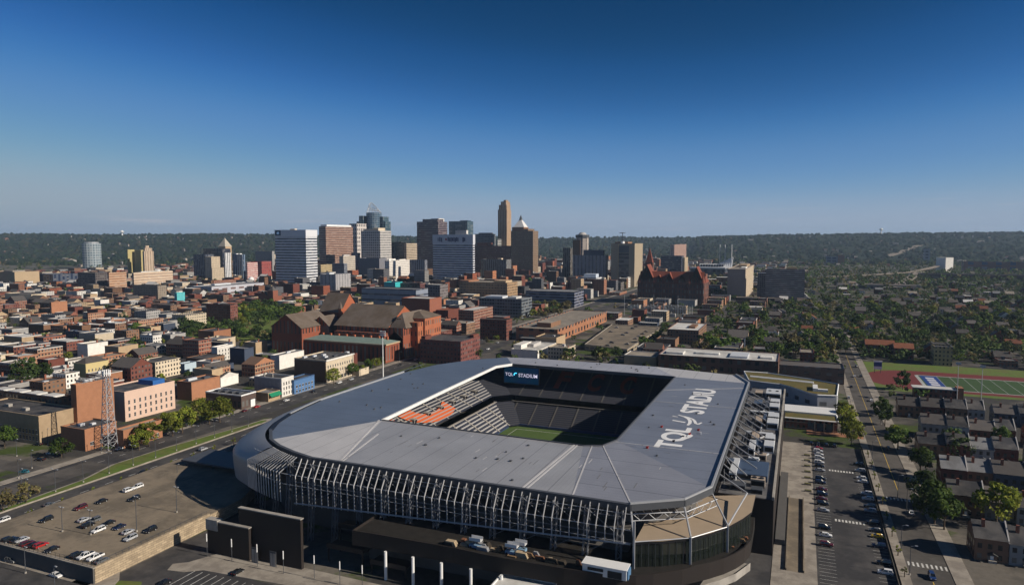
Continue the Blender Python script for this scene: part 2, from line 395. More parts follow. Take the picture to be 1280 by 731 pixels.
# street by the houses
sheet('house_street', 129, -420, 142, 760, z, M_asph2)
b = MB(); b.box(142, -420, 0, 147.5, 640, .14); tag(b.build('house_street_pavement', M_walk), kind='structure')
b = MB(); b.box(125.4, -420, 0, 129, 700, .14); tag(b.build('lot_side_pavement', M_walk), kind='structure')
b = MB()
for y0 in (-420, 70): b.box(135.3, y0, 2 * z, 135.55, y0 + 400, 3 * z)
tag(b.build('centre_line', M_yline), kind='structure')
b = MB()
for Yc in (58, -8): 
    for k in range(9): b.box(129.6 + k * 1.4, Yc - 1.6, 2 * z, 130.2 + k * 1.4, Yc + 1.6, 3 * z)
tag(b.build('crossing_markings', M_line), kind='structure')
# cross street beyond the stadium
sheet('cross_street', -190, 192, 125, 206, 1.5 * z, M_asph); sheet('side_street', -221, 196, -206, 206, 2 * z, M_asph)
sheet('school_road', 98, 184, 129, 196, 2.5 * z, M_asph2)
# lower road at the near left
sheet('lower_road', -420, -150, -60, -128, z, M_asph)
b = MB(); b.box(-420, -128, 0, -118, -126.3, .14); b.prism([(-125, -128), (-108, -128), (-112, -121), (-118, -116), (-125, -117)], 0, .14); tag(b.build('lower_road_pavement', M_walk), kind='structure')
sheet('service_lane', -116, -128, -97, -30, 1.2 * z, M_asph)
sheet('service_yard', 30, -104, 86.4, -14, 1.3 * z, M_asph)
sheet('near_lot', -100, -160, 90, -104, 1.4 * z, M_asph)
b = MB(); b.prism([(-105, -106), (-101, -103), (-97, -95), (-97, -91), (60, -91), (60, -103), (-60, -103), (-92, -105.5), (-97, -109), (-103, -110)], 0, .15); tag(b.build('plaza_pavement', M_walk), kind='structure')
polysheet('traffic_island_grass', [(-116, -131), (-104, -131), (-99, -124), (-104, -119), (-111, -121)], .012, M_grass)
b = MB()
for k in range(13): b.box(-94 + k * 3.1, -117, 2 * z, -93.8 + k * 3.1, -106.5, 3 * z)
tag(b.build('near_lot_markings', M_line), kind='structure')
# streets of the old town on the left and of the centre: a plain grid
GX = [-245 - 96 * k for k in range(1, 14)]; GY = [-60 + 118 * k for k in range(0, 22)]
b = MB()
for i, x in enumerate(GX): b.face([(x - 5, -150, z * 1.6), (x + 5, -150, z * 1.6), (x + 5, 2500, z * 1.6), (x - 5, 2500, z * 1.6)])
tag(b.build('old_town_streets', M_asph), kind='structure')
b = MB()
for i, y in enumerate(GY): b.face([(-1600, y - 5, z * 2.2), (-246, y - 5, z * 2.2), (-246, y + 5, z * 2.2), (-1600, y + 5, z * 2.2)])
tag(b.build('old_town_cross_streets', M_asph2), kind='structure')
sheet('avenue', -186, 206, -168, 2200, 1.8 * z, M_asph2); sheet('mid_street', -20, 330, -6, 1500, z, M_asph2)
for i, (y, x0, x1) in enumerate(((330, -221, 700), (446, -221, 700), (640, -221, 900), (800, -221, 900), (1000, -240, 1100), (1250, -240, 1200))):
    sheet('centre_street', x0, y - 6, x1, y + 6, 2.4 * z, M_asph2)
# ------------------------------------------------------------------ the stadium
ST = thing('stadium', 'large open-roofed football stadium with grey ring roof, white roof lettering and finned cladding', 'stadium', (0, 40, 0))
LAND.append(('the stadium', 640, 600))
def roofmat(name, col, ax='x', period=9.0, rough=.42):
    m, nt, b = _nt(name); p = _wpos(nt); s = nt.nodes.new('ShaderNodeSeparateXYZ'); nt.links.new(p, s.inputs[0])
    f = _math(nt, 'FRACT', _math(nt, 'DIVIDE', s.outputs[0 if ax == 'x' else 1], period)); ln = _math(nt, 'LESS_THAN', f, .035)
    f2 = _math(nt, 'FRACT', _math(nt, 'DIVIDE', s.outputs[0 if ax == 'x' else 1], period / 6)); ln2 = _math(nt, 'MULTIPLY', _math(nt, 'LESS_THAN', f2, .08), .16)
    n1 = _noise(nt, p, .06, 5, .6); n2 = _noise(nt, p, .9, 3)
    k = _math(nt, 'MULTIPLY', _ramp(nt, n1, .74, 1.26), _ramp(nt, n2, .94, 1.06))
    k = _math(nt, 'MULTIPLY', k, _math(nt, 'SUBTRACT', 1, _math(nt, 'MAXIMUM', _math(nt, 'MULTIPLY', ln, .45), ln2)))
    nt.links.new(_scalecol(nt, col, k), b.inputs['Base Color']); b.inputs['Roughness'].default_value = rough; b.inputs['Specular IOR Level'].default_value = .35
    return m
rm_near = roofmat('roof_membrane', (.31, .315, .335)); rm_light = roofmat('roof_membrane_lit_and_seams', (.50, .49, .49)); rm_left = roofmat('roof_membrane_left_shaded', (.115, .145, .20), 'y')
rm_right = roofmat('roof_membrane_right_shaded', (.185, .205, .255), 'y'); rm_far = roofmat('roof_membrane_far_lit', (.36, .365, .40)); rm_corner = roofmat('roof_membrane_corner_tone', (.24, .25, .29), 'y', 14)  # panel colours carry the brightness each roof facet takes from the light
A_ = (-80.6, -12.2); B_ = [(14.7, -15), (21.8, -12.1), (25.2, -2.3)]; C_ = (25.5, 138.6); D_ = [(-80.3, 140.5), (-86.5, 128.7), (-84, 60)]
rim = [(-131.6, 8), (-129.3, -6), (-126.8, -19), (-121.8, -33.7), (-116, -44.2), (-106, -55.4), (-97, -61), (-86, -65.5), (-75, -68.7), (46, -68.6), (60.7, -58.7), (67.4, -44), (67.2, 136), (58.5, 157.5), (7.5, 167.6), (-75, 167), (-93.4, 163.4), (-112, 145), (-125, 120), (-130.5, 90)]
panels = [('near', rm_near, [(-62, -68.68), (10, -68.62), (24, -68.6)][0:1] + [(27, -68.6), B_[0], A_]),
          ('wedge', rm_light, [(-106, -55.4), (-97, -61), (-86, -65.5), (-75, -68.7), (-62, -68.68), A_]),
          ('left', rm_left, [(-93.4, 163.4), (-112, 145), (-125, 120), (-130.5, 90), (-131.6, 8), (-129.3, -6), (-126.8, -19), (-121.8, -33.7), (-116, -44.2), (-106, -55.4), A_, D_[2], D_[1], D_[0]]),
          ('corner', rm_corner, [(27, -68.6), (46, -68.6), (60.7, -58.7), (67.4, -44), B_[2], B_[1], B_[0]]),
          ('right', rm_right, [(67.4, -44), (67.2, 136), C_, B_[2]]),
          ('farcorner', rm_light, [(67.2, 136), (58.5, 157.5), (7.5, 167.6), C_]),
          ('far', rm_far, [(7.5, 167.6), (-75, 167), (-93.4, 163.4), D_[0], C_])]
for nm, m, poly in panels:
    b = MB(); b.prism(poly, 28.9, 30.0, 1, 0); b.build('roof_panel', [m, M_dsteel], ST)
def strip(name, path, w, z0, z1, mat, closed=False):
    b = MB(); n = len(path)
    for i in range(n if closed else n - 1):
        p, q = Vector(path[i]), Vector(path[(i + 1) % n]); d = (q - p).normalized(); nn = Vector((d.y, -d.x)) * w / 2; e = d * (w * .3)
        a = [p - e + nn, q + e + nn, q + e - nn, p - e - nn]
        if (a[1] - a[0]).cross(a[2] - a[1]) < 0: a.reverse()
        b.prism([(v.x, v.y) for v in a], z0 - i * .0013, z1 + i * .0013)
    return b.build(name, mat, ST)
strip('gutter', rim[4:13], 1.3, 28.3, 30.35, M_dsteel); strip('gutter', rim[:5], 2.2, 28.3, 30.2, M_black)
strip('roof_edge_trim', [A_, D_[2], D_[1], D_[0]], .9, 29.0, 30.5, M_white); strip('roof_edge_trim', [A_, B_[0], B_[1], B_[2], C_, D_[0]], .6, 28.6, 30.4, M_dsteel)
strip('roof_edge_trim', rim[9:14], .7, 29.2, 30.9, M_steel); strip('roof_edge_trim', [(-131.6, 90), rim[0]] + rim[1:3], .8, 29.6, 30.6, M_steel)
for a, c, wd in (((-62, -68.2), (-70, -32), .8), ((-62.9, -68.2), (-82, -12.8), .9), ((9.5, -68), (11, -15.4), .8), ((11, -68), (12.2, -15.4), .7), ((27, -68), (18, -14), .5), ((46, -68), (22, -12), .5), ((25.4, -5), (66.8, -5), .5), ((25.4, 72), (66.8, 72), .5), ((25.6, 100), (66.8, 122), .3)):
    strip('roof_seam', [a, c], wd, 30.0, 30.12, rm_light)
random.seed(3)
for k in range(46):                                       # small roof vents
    x, y = random.choice([(random.uniform(-60, 20), random.uniform(-64, -20)), (random.uniform(30, 64), random.uniform(-30, 130)), (random.uniform(-126, -90), random.uniform(0, 140)), (random.uniform(-70, 10), random.uniform(145, 163))])
    b = MB(); s_ = random.uniform(.35, .6); b.cone(x, y, 29.99, s_, 30.35, s_ * .8, 8, 0); b.cone(x, y, 30.35, s_ * 1.2, 30.6, s_ * .3, 8, 0); b.build('roof_vent', M_dsteel, ST)
M_patch = matte('roof_patch_grey', (.17, .172, .18), .6, .2, .4)
for k in range(34):                                       # repair patches and scuffs of the membrane
    if k < 16: x, y, w_, d_ = random.uniform(-58, 8), random.uniform(-64, -20), .25, random.uniform(2, 7)
    elif k < 26: x, y, w_, d_ = random.uniform(29, 60), random.uniform(-40, 128), random.uniform(1.5, 6), .25
    else: x, y, w_, d_ = random.uniform(20, 50), random.uniform(-60, -30), .3, random.uniform(2, 6)
    b = MB(); b.box(x, y, 29.99, x + w_, y + d_, 30.03 + k * .0006); b.build('roof_patch', M_patch if k % 3 else rm_light, ST)
# lettering on the roof
def onroof(px, py): x, y = P(px, py, 30); return Vector((x, y, 30))
M_letter = matte('white_roof_lettering', (.80, .80, .80), .6, .05)
def rooftext(txt, xa, xb, ya, yb, bold=.03):
    place_text(textmesh('lettering', txt, M_letter, bold, .01), 'lettering', ST, (xb, ya, 30), (0, yb - ya, 0), (xa - xb, 0, 0), .06)
q1, q2 = onroof(816.3, 560.3), onroof(858.5, 561.8); q3 = onroof(869.8, 535.5); q4 = onroof(880, 518); q5 = onroof(895, 489.6); q6 = onroof(868, 484)
XL = (onroof(816.3, 560.3).x + onroof(868, 484).x) / 2; XR = (onroof(858.5, 561.8).x + onroof(895, 489.6).x) / 2
rooftext('TQL', XL, XR, onroof(845, 561.5).y, onroof(860, 534.5).y, .035); rooftext('STADIU', XL + .5, XR - .5, onroof(866, 516.5).y, onroof(882, 486.5).y, .03)
b = MB()                                                  # swoosh mark between the words
def stroke(px, w0, w1):
    pts = [onroof(790 + x / 6.643, 470 + y / 6.643) for x, y in px]; n = len(pts)
    for i in range(n - 1):
        p, q = pts[i], pts[i + 1]; d = (q - p).normalized(); nn = Vector((-d.y, d.x, 0)); f = lambda k: (w0 + (w1 - w0) * k / (n - 1)) * (.55 + .45 * math.sin(math.pi * k / (n - 1))) / 2; e_ = d * .12; u = Vector((0, 0, .06 + i * .004))
        b.face([p - e_ - nn * f(i) + u, q + e_ - nn * f(i + 1) + u, q + e_ + nn * f(i + 1) + u, p - e_ + nn * f(i) + u])
stroke([(338, 366), (440, 384)], 2.6, 2.6); stroke([(338, 330), (378, 338)], 1.6, 1.2)
stroke([(385, 322), (430, 335), (466, 352), (482, 370), (480, 390), (462, 408)], 1.4, 1.9); stroke([(425, 330), (468, 342), (503, 356), (520, 372), (528, 392), (548, 400), (578, 386)], 1.2, 1.5)
b.build('swoosh_mark', M_letter, ST)
for (px, py, c) in ((809, 560, 'red'), (827, 534, 'red'), (862, 543, 'red'), (875, 542, 'white'), (873, 538, 'red'), (842, 552, 'black')):
    v = onroof(px, py); m = matte('bundle_' + c, dict(red=(.45, .05, .04), white=(.7, .7, .7), black=(.03, .03, .03))[c], .7)
    b = MB(); b.box(v.x - .5, v.y - .4, 30.0, v.x + .4, v.y + .35, 30.5); b.box(v.x - .2, v.y - .2, 30.5, v.x + .5, v.y + .3, 30.8); b.tube((v.x - .6, v.y, 30.6), (v.x + .7, v.y + .2, 30.9), .08)
    tag(b.build('equipment_bundle', m), '%s equipment bundle on the stadium roof %s' % (c, {809: 'before the letter T', 827: 'left of the letter L', 862: 'at the tail of the letter Q', 875: 'right of the letter L', 873: 'just beyond the foot of the letter L', 842: 'on the letter Q'}[px]), 'equipment')
# cladding skirt: top edge along the rim, crease further out, bottom edge tucked in
crease = [(-149, 120), (-148.5, 60), (-148, 20), (-147, 0), (-144, -20), (-139, -36), (-132, -49), (-124, -57.5), (-113, -63), (-104, -66.8), (-95, -70), (-86, -72.4)]
toped = [(-134, 120), (-134.5, 60), (-133.8, 20), (-132.6, 4), (-129.6, -14), (-124.8, -31), (-118, -44.6), (-110, -54), (-101, -60.8), (-94, -64.6), (-88, -67), (-80.5, -69.4)]
N_ = len(crease)
def refine(pts, keep_last=3):
    """Catmull-Rom through the corner so the skirt curves without facets"""
    out = []; n = len(pts); m = n - keep_last
    for i in range(m):
        p0, p1, p2, p3 = [Vector(pts[max(0, min(n - 1, i + k))]) for k in (-1, 0, 1, 2)]
        for s_ in range(4):
            t = s_ / 4; v = .5 * ((2 * p1) + (p2 - p0) * t + (2 * p0 - 5 * p1 + 4 * p2 - p3) * t * t + (3 * p1 - p0 - 3 * p2 + p3) * t ** 3); out.append((v.x, v.y))
    return out + list(pts[m:])
crease, toped = refine(crease), refine(toped); N_ = len(crease)
b = MB()
M_clad = matte('cladding_panel', (.30, .31, .33), .45, .06, .2, metal=.25)
LAST = N_ - 3 - 2
def seg(f, i, t): return tuple(f[i][k] * (1 - t) + f[i + 1][k] * t for k in (0, 1))
PF = [(0, 29.7), (.22, 28.9), (.48, 27.2), (.75, 25.0), (.93, 23.4), (1.0, 22.2), (1.004, 20.5), (.985, 16.5), (.95, 12.5)]   # profile from rim to underside
idx = {}
for i in range(LAST):
    for j, (k, z_) in enumerate(PF):
        a0, c0 = toped[i], crease[i]; b.v.append((a0[0] + (c0[0] - a0[0]) * k, a0[1] + (c0[1] - a0[1]) * k, z_))
for i in range(LAST - 1):
    for j in range(len(PF) - 1):
        q = i * len(PF) + j; b.f.append((q, q + 1, q + 1 + len(PF), q + len(PF))); b.m.append(0); b.uv += [(0, 0)] * 4; b.col += [(1, 1, 1)] * 4
b.build('cladding', M_clad, ST, smooth=True)
M_fin = matte('fin_aluminium', (.56, .555, .56), .4, .05, metal=.2)
fins = []
for i in range(LAST - 1, N_ - 1):
    nn = max(2, round(math.hypot(crease[i + 1][0] - crease[i][0], crease[i + 1][1] - crease[i][1]) / (1.5 if i < LAST + 2 else 1.9)))
    for s_ in range(nn): t = s_ / nn; fins.append((seg(toped, i, t), seg(crease, i, t), 12.6))
for s_ in range(44):
    x = -79 + s_ * 2.88; fins.append(((x, -69.6), (x, -73.4), 13 + 6.2 * (x + 79) / 125))
for (a, c, zb) in fins:
    d = Vector((c[0] - a[0], c[1] - a[1])).normalized(); n = Vector((d.y, -d.x)) * .105
    b = MB(); pr = [(Vector(a), 29.6), (Vector(c), 23.8), (Vector(c) - d * .3, zb)]
    for k in range(2):
        (p, zp), (q, zq) = pr[k], pr[k + 1]; e = d * .36
        v = [(p + n, zp), (q + n, zq), (q - n, zq), (p - n, zp)]
        o_ = [(x, y, zz) for (x, y), zz in v]; i_ = [(x - e.x, y - e.y, zz - .2) for (x, y, zz) in o_]
        b.face(o_[::-1]); b.face(i_)
        for j in range(4): b.face([o_[j], o_[(j + 1) % 4], i_[(j + 1) % 4], i_[j]])
    b.build('fin', M_fin, ST)
def rail(z_, off, r=.16, x1=47):
    b = MB(); pts = [crease[i] for i in range(LAST - 1, N_)] + [(x1, -73.2)]
    for i in range(len(pts) - 1): b.tube((pts[i][0] + off * .4, pts[i][1] + off, z_), (pts[i + 1][0] + off * .2, pts[i + 1][1] + off, z_), r, 5)
    b.build('rail', M_steel, ST)
rail(23.7, .5); rail(19.6, .9, .11); rail(27.8, 2.8, .12)
b = MB(); b.tube((-80, -72.9, 13.4), (47, -72.9, 19.5), .3, 6); b.build('rail', M_steel, ST)
BT, BB, TZ = 14.4, 9.4, 13.4
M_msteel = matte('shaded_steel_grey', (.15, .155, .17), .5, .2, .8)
# lattice columns behind the fins
def truss(x, y0, z0, y1, z1, w=1.5):
    b = MB(); n = 9; P0 = [(x + dx, y0 + dy, z0) for dx in (-w / 2, w / 2) for dy in (0, 1.4)]; P1 = [(x + dx, y1 + dy, z1) for dx in (-w / 2, w / 2) for dy in (0, 1.4)]
    L = lambda k, t: tuple(P0[k][i] * (1 - t) + P1[k][i] * t for i in range(3))
    for k in range(4): b.tube(P0[k], P1[k], .17)
    for s_ in range(n):
        t0, t1 = s_ / n, (s_ + 1) / n
        for a, c in ((0, 2), (1, 3), (0, 1), (2, 3)):
            if s_ % 2: a, c = c, a
            b.tube(L(a, t0), L(c, t1), .09, 4)
    return b
for k in range(13):
    x = -84 + k * 10.6
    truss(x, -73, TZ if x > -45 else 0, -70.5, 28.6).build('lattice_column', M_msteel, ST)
random.seed(5)
for k in range(12):                                      # bracing between the columns
    x = -84 + k * 10.6; b = MB()
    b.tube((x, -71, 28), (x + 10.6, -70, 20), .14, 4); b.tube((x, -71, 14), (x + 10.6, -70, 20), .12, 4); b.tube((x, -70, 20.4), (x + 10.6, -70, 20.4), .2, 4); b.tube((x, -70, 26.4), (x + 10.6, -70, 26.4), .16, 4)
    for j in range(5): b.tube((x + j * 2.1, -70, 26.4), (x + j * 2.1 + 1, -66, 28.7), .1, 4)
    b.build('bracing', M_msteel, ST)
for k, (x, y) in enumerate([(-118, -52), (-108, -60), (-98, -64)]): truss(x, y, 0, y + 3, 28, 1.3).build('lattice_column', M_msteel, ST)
# dark inner walls and floors seen through the fins
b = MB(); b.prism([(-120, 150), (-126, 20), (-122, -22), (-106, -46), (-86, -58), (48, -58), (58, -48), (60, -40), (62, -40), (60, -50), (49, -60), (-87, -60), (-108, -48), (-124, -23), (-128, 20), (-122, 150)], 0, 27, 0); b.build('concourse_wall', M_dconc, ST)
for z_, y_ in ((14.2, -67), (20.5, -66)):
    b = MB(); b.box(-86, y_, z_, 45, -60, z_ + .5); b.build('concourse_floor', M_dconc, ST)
# podium band and its terrace
bpx = [(440, 662.5), (463, 666), (514, 675), (566, 684), (603, 692), (640, 699), (705, 710), (770, 719), (795, 719), (817, 717), (853, 711), (887, 703), (905, 697.5), (920, 691), (931, 684), (938.5, 674.6)]
BT, BB, TZ = 14.4, 9.4, 13.4
band = [P(px, py, BT) for px, py in bpx]
M_band = matte('bronze_band', (.024, .019, .017), .6, .12, .2)
b = MB()
for i in range(len(band) - 1):
    p, q = band[i], band[i + 1]; b.wall(p, q, BB, BT)
    d = Vector((q[0] - p[0], q[1] - p[1])).normalized(); n = Vector((-d.y, d.x)) * .5
    b.face([(p[0], p[1], BT), (q[0], q[1], BT), (q[0] + n.x, q[1] + n.y, BT), (p[0] + n.x, p[1] + n.y, BT)]); b.face([(q[0] + n.x, q[1] + n.y, TZ), (p[0] + n.x, p[1] + n.y, TZ), (p[0] + n.x, p[1] + n.y, BT), (q[0] + n.x, q[1] + n.y, BT)][::-1])
b.wall((band[0][0], -58), band[0], BB, BT); b.build('podium_band', M_band, ST)
M_deck = matte('deck_paving', (.30, .24, .175), .9, .12, .4)
b = MB(); b.prism([(x, y + .3) for x, y in band] + [(80, -21), (60, -21), (48, -57.9), (band[0][0], -57.9)], BB + .1, TZ, 0); b.build('terrace', matte('terrace_paving_shaded', (.026, .024, .022), .95, .5, .4, spec=.1), ST)  # near-black paving colour stands in for the shade below the fins
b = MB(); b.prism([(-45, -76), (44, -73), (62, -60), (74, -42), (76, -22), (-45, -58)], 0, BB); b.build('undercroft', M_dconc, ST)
bp2 = [P(px, py, 6.0) for px, py in ((872, 733), (900, 724), (920, 716), (938, 703))]
b = MB()
for i in range(3): b.wall(bp2[i], bp2[i + 1], 3.4, 6.0)
b.prism([(x, y + .1) for x, y in bp2] + [(70, -40)], 3.5, 5.4, 0); b.build('lower_band', M_conc, ST)
for k in range(5):
    x = -31 + k * 10.4; b = MB(); b.tube((x, -87.2 - .05 * k, 0), (x, -87.2 - .05 * k, BB + .2), .5, 10); b.build('column', M_white, ST)
# glazed lounge at the near right corner
LZ = 21.4
gl = [P(px, py, LZ) for px, py in ((793, 677), (828, 676), (863.6, 672), (888, 666), (910, 658), (928, 648), (939.6, 639.5))]
b = MB(); u = 0
for i in range(len(gl) - 1): u = b.wall((gl[i][0] - .3, gl[i][1] + .4), (gl[i + 1][0] - .3, gl[i + 1][1] + .4), TZ + .02, LZ - .8, 0, u)
b.wall((gl[0][0], -58), (gl[0][0], gl[0][1] + .4), TZ + .02, LZ - .8)
G_ = b.build('lounge_glazing', matte('lounge_glass', (.014, .018, .015), .04, .2, .4, spec=.7), ST)
b = MB()
for i in range(len(gl) - 1):
    p, q = Vector(gl[i]), Vector(gl[i + 1]); L_ = (q - p).length; n_ = max(2, round(L_ / 2.2))
    for k in range(n_): m = p + (q - p) * k / n_; b.box(m.x - .07, m.y + .1, TZ + .05, m.x + .07, m.y + .24, LZ - .85)
b.build('mullions', M_dsteel, G_)
b = MB(); b.prism(list(gl) + [(80, -20.5), (60, -30), (52, -46), (gl[0][0], -58)], LZ - .8, LZ, 1, 0); b.build('lounge_roof', [matte('roof_deck_tan', (.36, .28, .20), .9, .12, .3), M_black], ST)
for i in (0, 2, 4):
    b = MB(); x, y = gl[i]; b.box(x - .3, y - .9, TZ, x + .3, y - .3, 28 if i == 0 else LZ + .6); b.build('steel_post', M_steel, ST)
# roof outriggers over the lounge
def T3(i, dz=.6): return (gl[i][0], gl[i][1] - .4, LZ + dz)
for a, c_ in (((46, -68.4, 28.6), T3(0)), ((60.7, -58.7, 28.6), T3(2)), ((67.4, -44, 28.6), T3(4))):
    b = MB(); b.tube(a, c_, .32, 6); b.build('outrigger', M_steel, ST)
def lat(a, c, drop=2.2, n=7):
    b = MB(); a, c = Vector(a), Vector(c); dn = Vector((0, 0, -drop)); b.tube(a, c, .2, 6); b.tube(a + dn, c + dn, .15, 6)
    for s_ in range(n): b.tube(a + (c - a) * s_ / n + (dn if s_ % 2 else Vector((0, 0, 0))), a + (c - a) * (s_ + 1) / n + (Vector((0, 0, 0)) if s_ % 2 else dn), .1, 4)
    return b
lat((46.2, -66.6, 26.5), (61.4, -57, 26), 2.2).build('edge_truss', M_steel, ST); lat((61.4, -57, 26), (69, -42.5, 26), 2.2).build('edge_truss', M_steel, ST)
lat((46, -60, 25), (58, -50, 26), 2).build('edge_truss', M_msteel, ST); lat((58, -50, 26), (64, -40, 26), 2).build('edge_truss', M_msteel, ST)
nB = (*P(933.8, 616, 25), 25)
b = MB(); b.tube(T3(4), nB, .3, 6); b.tube((67.4, -24, 28.6), nB, .3, 6); b.tube(T3(0, .2), T3(2, .2), .18, 6); b.tube(T3(2, .2), T3(4, .2), .18, 6)
for t in range(9): b.tube((46 + t * 2.2, -66 + t * 1.6, 28.2), (47 + t * 2.2, -61 + t * 1.7, 23.5), .14, 5)
b.build('bracing', M_steel, ST)
for k in range(15):
    y = -10 + k * 9.6; b = MB(); b.tube((66.6, y, 28.9), (79 if k > 1 else 76, y - 6.5, 23.6), .26, 6)
    if k % 3 == 1: b.tube((66.8, y, 28.9), (70, y + 4.8, 22), .16, 5)
    b.build('outrigger', M_steel, ST)
random.seed(9)
for k in range(14):
    y = -14 + k * 10; b = MB()
    for j in range(5): b.tube((random.uniform(67, 76), y + random.uniform(0, 10), 20.2), (random.uniform(67, 76), y + random.uniform(0, 10), random.uniform(22, 26)), .1, 4)
    b.tube((67, y, 25.5), (67, y + 10, 25.5), .18, 4); b.tube((67, y, 25.5), (67, y + 10, 28.5), .13, 4)
    b.build('bracing', M_msteel, ST)
# service block along the right side
b = MB(); b.box(66, -20, 0, 86, 172, 20.0); b.build('service_wing', M_band, ST)
b = MB(); b.box(67, -19.5, 20.0, 85.4, 171.5, 20.15); b.build('service_wing_roof', matte('service_roof', (.09, .09, .10), .8, .3, .3, dirt=(.2, .19, .18), dscale=.15), ST)
b = MB(); b.box(85.4, -19.9, 19.9, 86.2, 172, 21.2); b.build('parapet', M_conc, ST)
M_hvac = matte('unit_metal', (.55, .57, .6), .5, .1); M_hvacb = matte('unit_tan', (.38, .31, .25), .7, .1); M_hvacd = matte('unit_blue_grey', (.06, .09, .15), .5, .1)
def unit(x0, y0, x1, y1, h, m, z0=20.15, fans=0):
    b = MB(); b.box(x0, y0, z0, x1, y1, z0 + h); b.box(x0 + .3, y0 - .12, z0 + h * .25, x1 - .3, y0 - .02, z0 + h * .8, 1)
    for f_ in range(fans): b.cone(x0 + (x1 - x0) * (f_ + .5) / fans, (y0 + y1) / 2, z0 + h, min(.9, (y1 - y0) * .3), z0 + h + .35, min(.8, (y1 - y0) * .27), 10, 1)
    return b.build('rooftop_unit', [m, M_black], ST)
unit(77.5, -9, 82.5, -5, 3.0, M_hvacb, fans=2); unit(71, -15, 76, -10, 2.0, M_dsteel); unit(78, -16, 82, -12, 1.6, M_dsteel); unit(71, -2, 83, 16, 2.4, M_hvacd); unit(69.5, -6, 72, 14, 3.4, M_hvac); unit(67.6, 8, 70, 12, 3.6, M_hvacd); unit(75, 17, 79, 19.5, 3.0, M_hvac)
unit(77, 24, 81.5, 28, 2.6, M_hvacb, fans=1); unit(74, 30, 76.5, 44, 3.2, M_hvac); unit(80, 36, 84, 56, 3.4, M_hvac, fans=3); unit(76, 40, 79.5, 50, 2, M_hvacd); unit(74, 50, 77, 62, 2.4, M_hvacb); unit(71, 60, 83, 62.5, 2.2, M_hvac)
unit(79.5, 76, 84.5, 98, 3.4, M_hvac, fans=4); unit(74, 80, 77, 92, 2.8, M_hvacb); unit(77.4, 84, 79, 96, 3, M_hvacd); unit(70, 102, 82, 104.5, 2.2, M_hvac); unit(77, 112, 79, 130, 2.4, M_dsteel); unit(79.2, 114, 84, 134, 2.8, M_hvac, fans=3); unit(71, 120, 75, 130, 2.4, M_hvacd)
unit(76, 146, 84, 160, 3.0, M_hvac, fans=2); unit(70, 148, 74, 156, 2.4, M_hvacb)
for k in range(9):
    b = MB(); y = 2 + k * 17; b.tube((76 + (k % 3), y, 20.9), (77 + (k % 2) * 5, y + 14, 20.9), .45, 8); b.tube((76 + (k % 3), y, 20.1), (76 + (k % 3), y, 21), .45, 8); b.build('duct', M_steel, ST)
# seating bowl
def ring(rows, zs, name, mat, cut=()):
    """tiers between nested chamfered rectangles (x0, y0, x1, y1, chamfer)"""
    def pl(r): x0, y0, x1, y1, c = r; return [(x0 + c, y0), (x1 - c, y0), (x1, y0 + c), (x1, y1 - c), (x1 - c, y1), (x0 + c, y1), (x0, y1 - c), (x0, y0 + c)]
    a, c = pl(rows[0]), pl(rows[1]); out = []
    for i in range(8):
        j = (i + 1) % 8; b = MB(); L = math.hypot(a[j][0] - a[i][0], a[j][1] - a[i][1]); dpt = math.hypot(rows[1][0] - rows[0][0], zs[1] - zs[0])
        b.face([(*c[i], zs[1]), (*c[j], zs[1]), (*a[j], zs[0]), (*a[i], zs[0])], 0, [(0, dpt), (L, dpt), (L, 0), (0, 0)])
        out.append(b.build(name, mat, ST))
    return out
def seatmat(name, seat, conc, period, duty):
    m, nt, b = _nt(name); uv = nt.nodes.new('ShaderNodeUVMap'); s = nt.nodes.new('ShaderNodeSeparateXYZ'); nt.links.new(uv.outputs[0], s.inputs[0])
    f = _math(nt, 'FRACT', _math(nt, 'DIVIDE', s.outputs[1], period)); k = _math(nt, 'LESS_THAN', f, duty)
    nt.links.new(_mix(nt, k, conc, seat), b.inputs['Base Color']); b.inputs['Roughness'].default_value = .8; return m
M_seat = seatmat('navy_seats', (.018, .022, .04), (.34, .33, .32), 2.4, .62); M_seatf = seatmat('navy_seats_shaded', (.015, .018, .032), (.05, .05, .055), 1.6, .7)
lo = ring([(-68, -4, 9, 112, 5), (-84, -20, 25, 130, 9)], (-1.5, 8.5), 'lower_stand', M_seat); up = ring([(-86, -22, 27, 131, 9), (-119, -53, 58, 163, 14)], (12, 25.5), 'upper_stand', M_seat)
for o in (lo[4], up[4], lo[5], up[5], lo[3], up[3], lo[2], up[2]): o.data.materials[0] = M_seatf  # darker seat copy: shade of the far and right stands put into the colour
b = MB(); b.prism([(-85, -21), (26, -21), (26, 130.5), (-85, 130.5)][::1], 8.5, 8.6, 0)
bb = MB()
for p, q in (((-84.2, -12), (-84.2, 120)), ((-74, 130.4), (16, 130.4)), ((25.3, 120), (25.3, -12))):
    bb.wall(p, q, 8.5, 12); bb.wall(q, p, 8.5, 12)
bb.build('vomitory_wall', matte('concourse_concrete', (.26, .25, .24), .9, .2, .3), ST)
b = MB(); b.box(-86, -10, 8.6, -83, 122, 8.9); b.build('crosswalk_slab', M_conc, ST)
b = MB(); b.box(-76, 128.6, 8.4, 18, 131.5, 8.7); b.build('crosswalk_slab', M_dconc, ST)
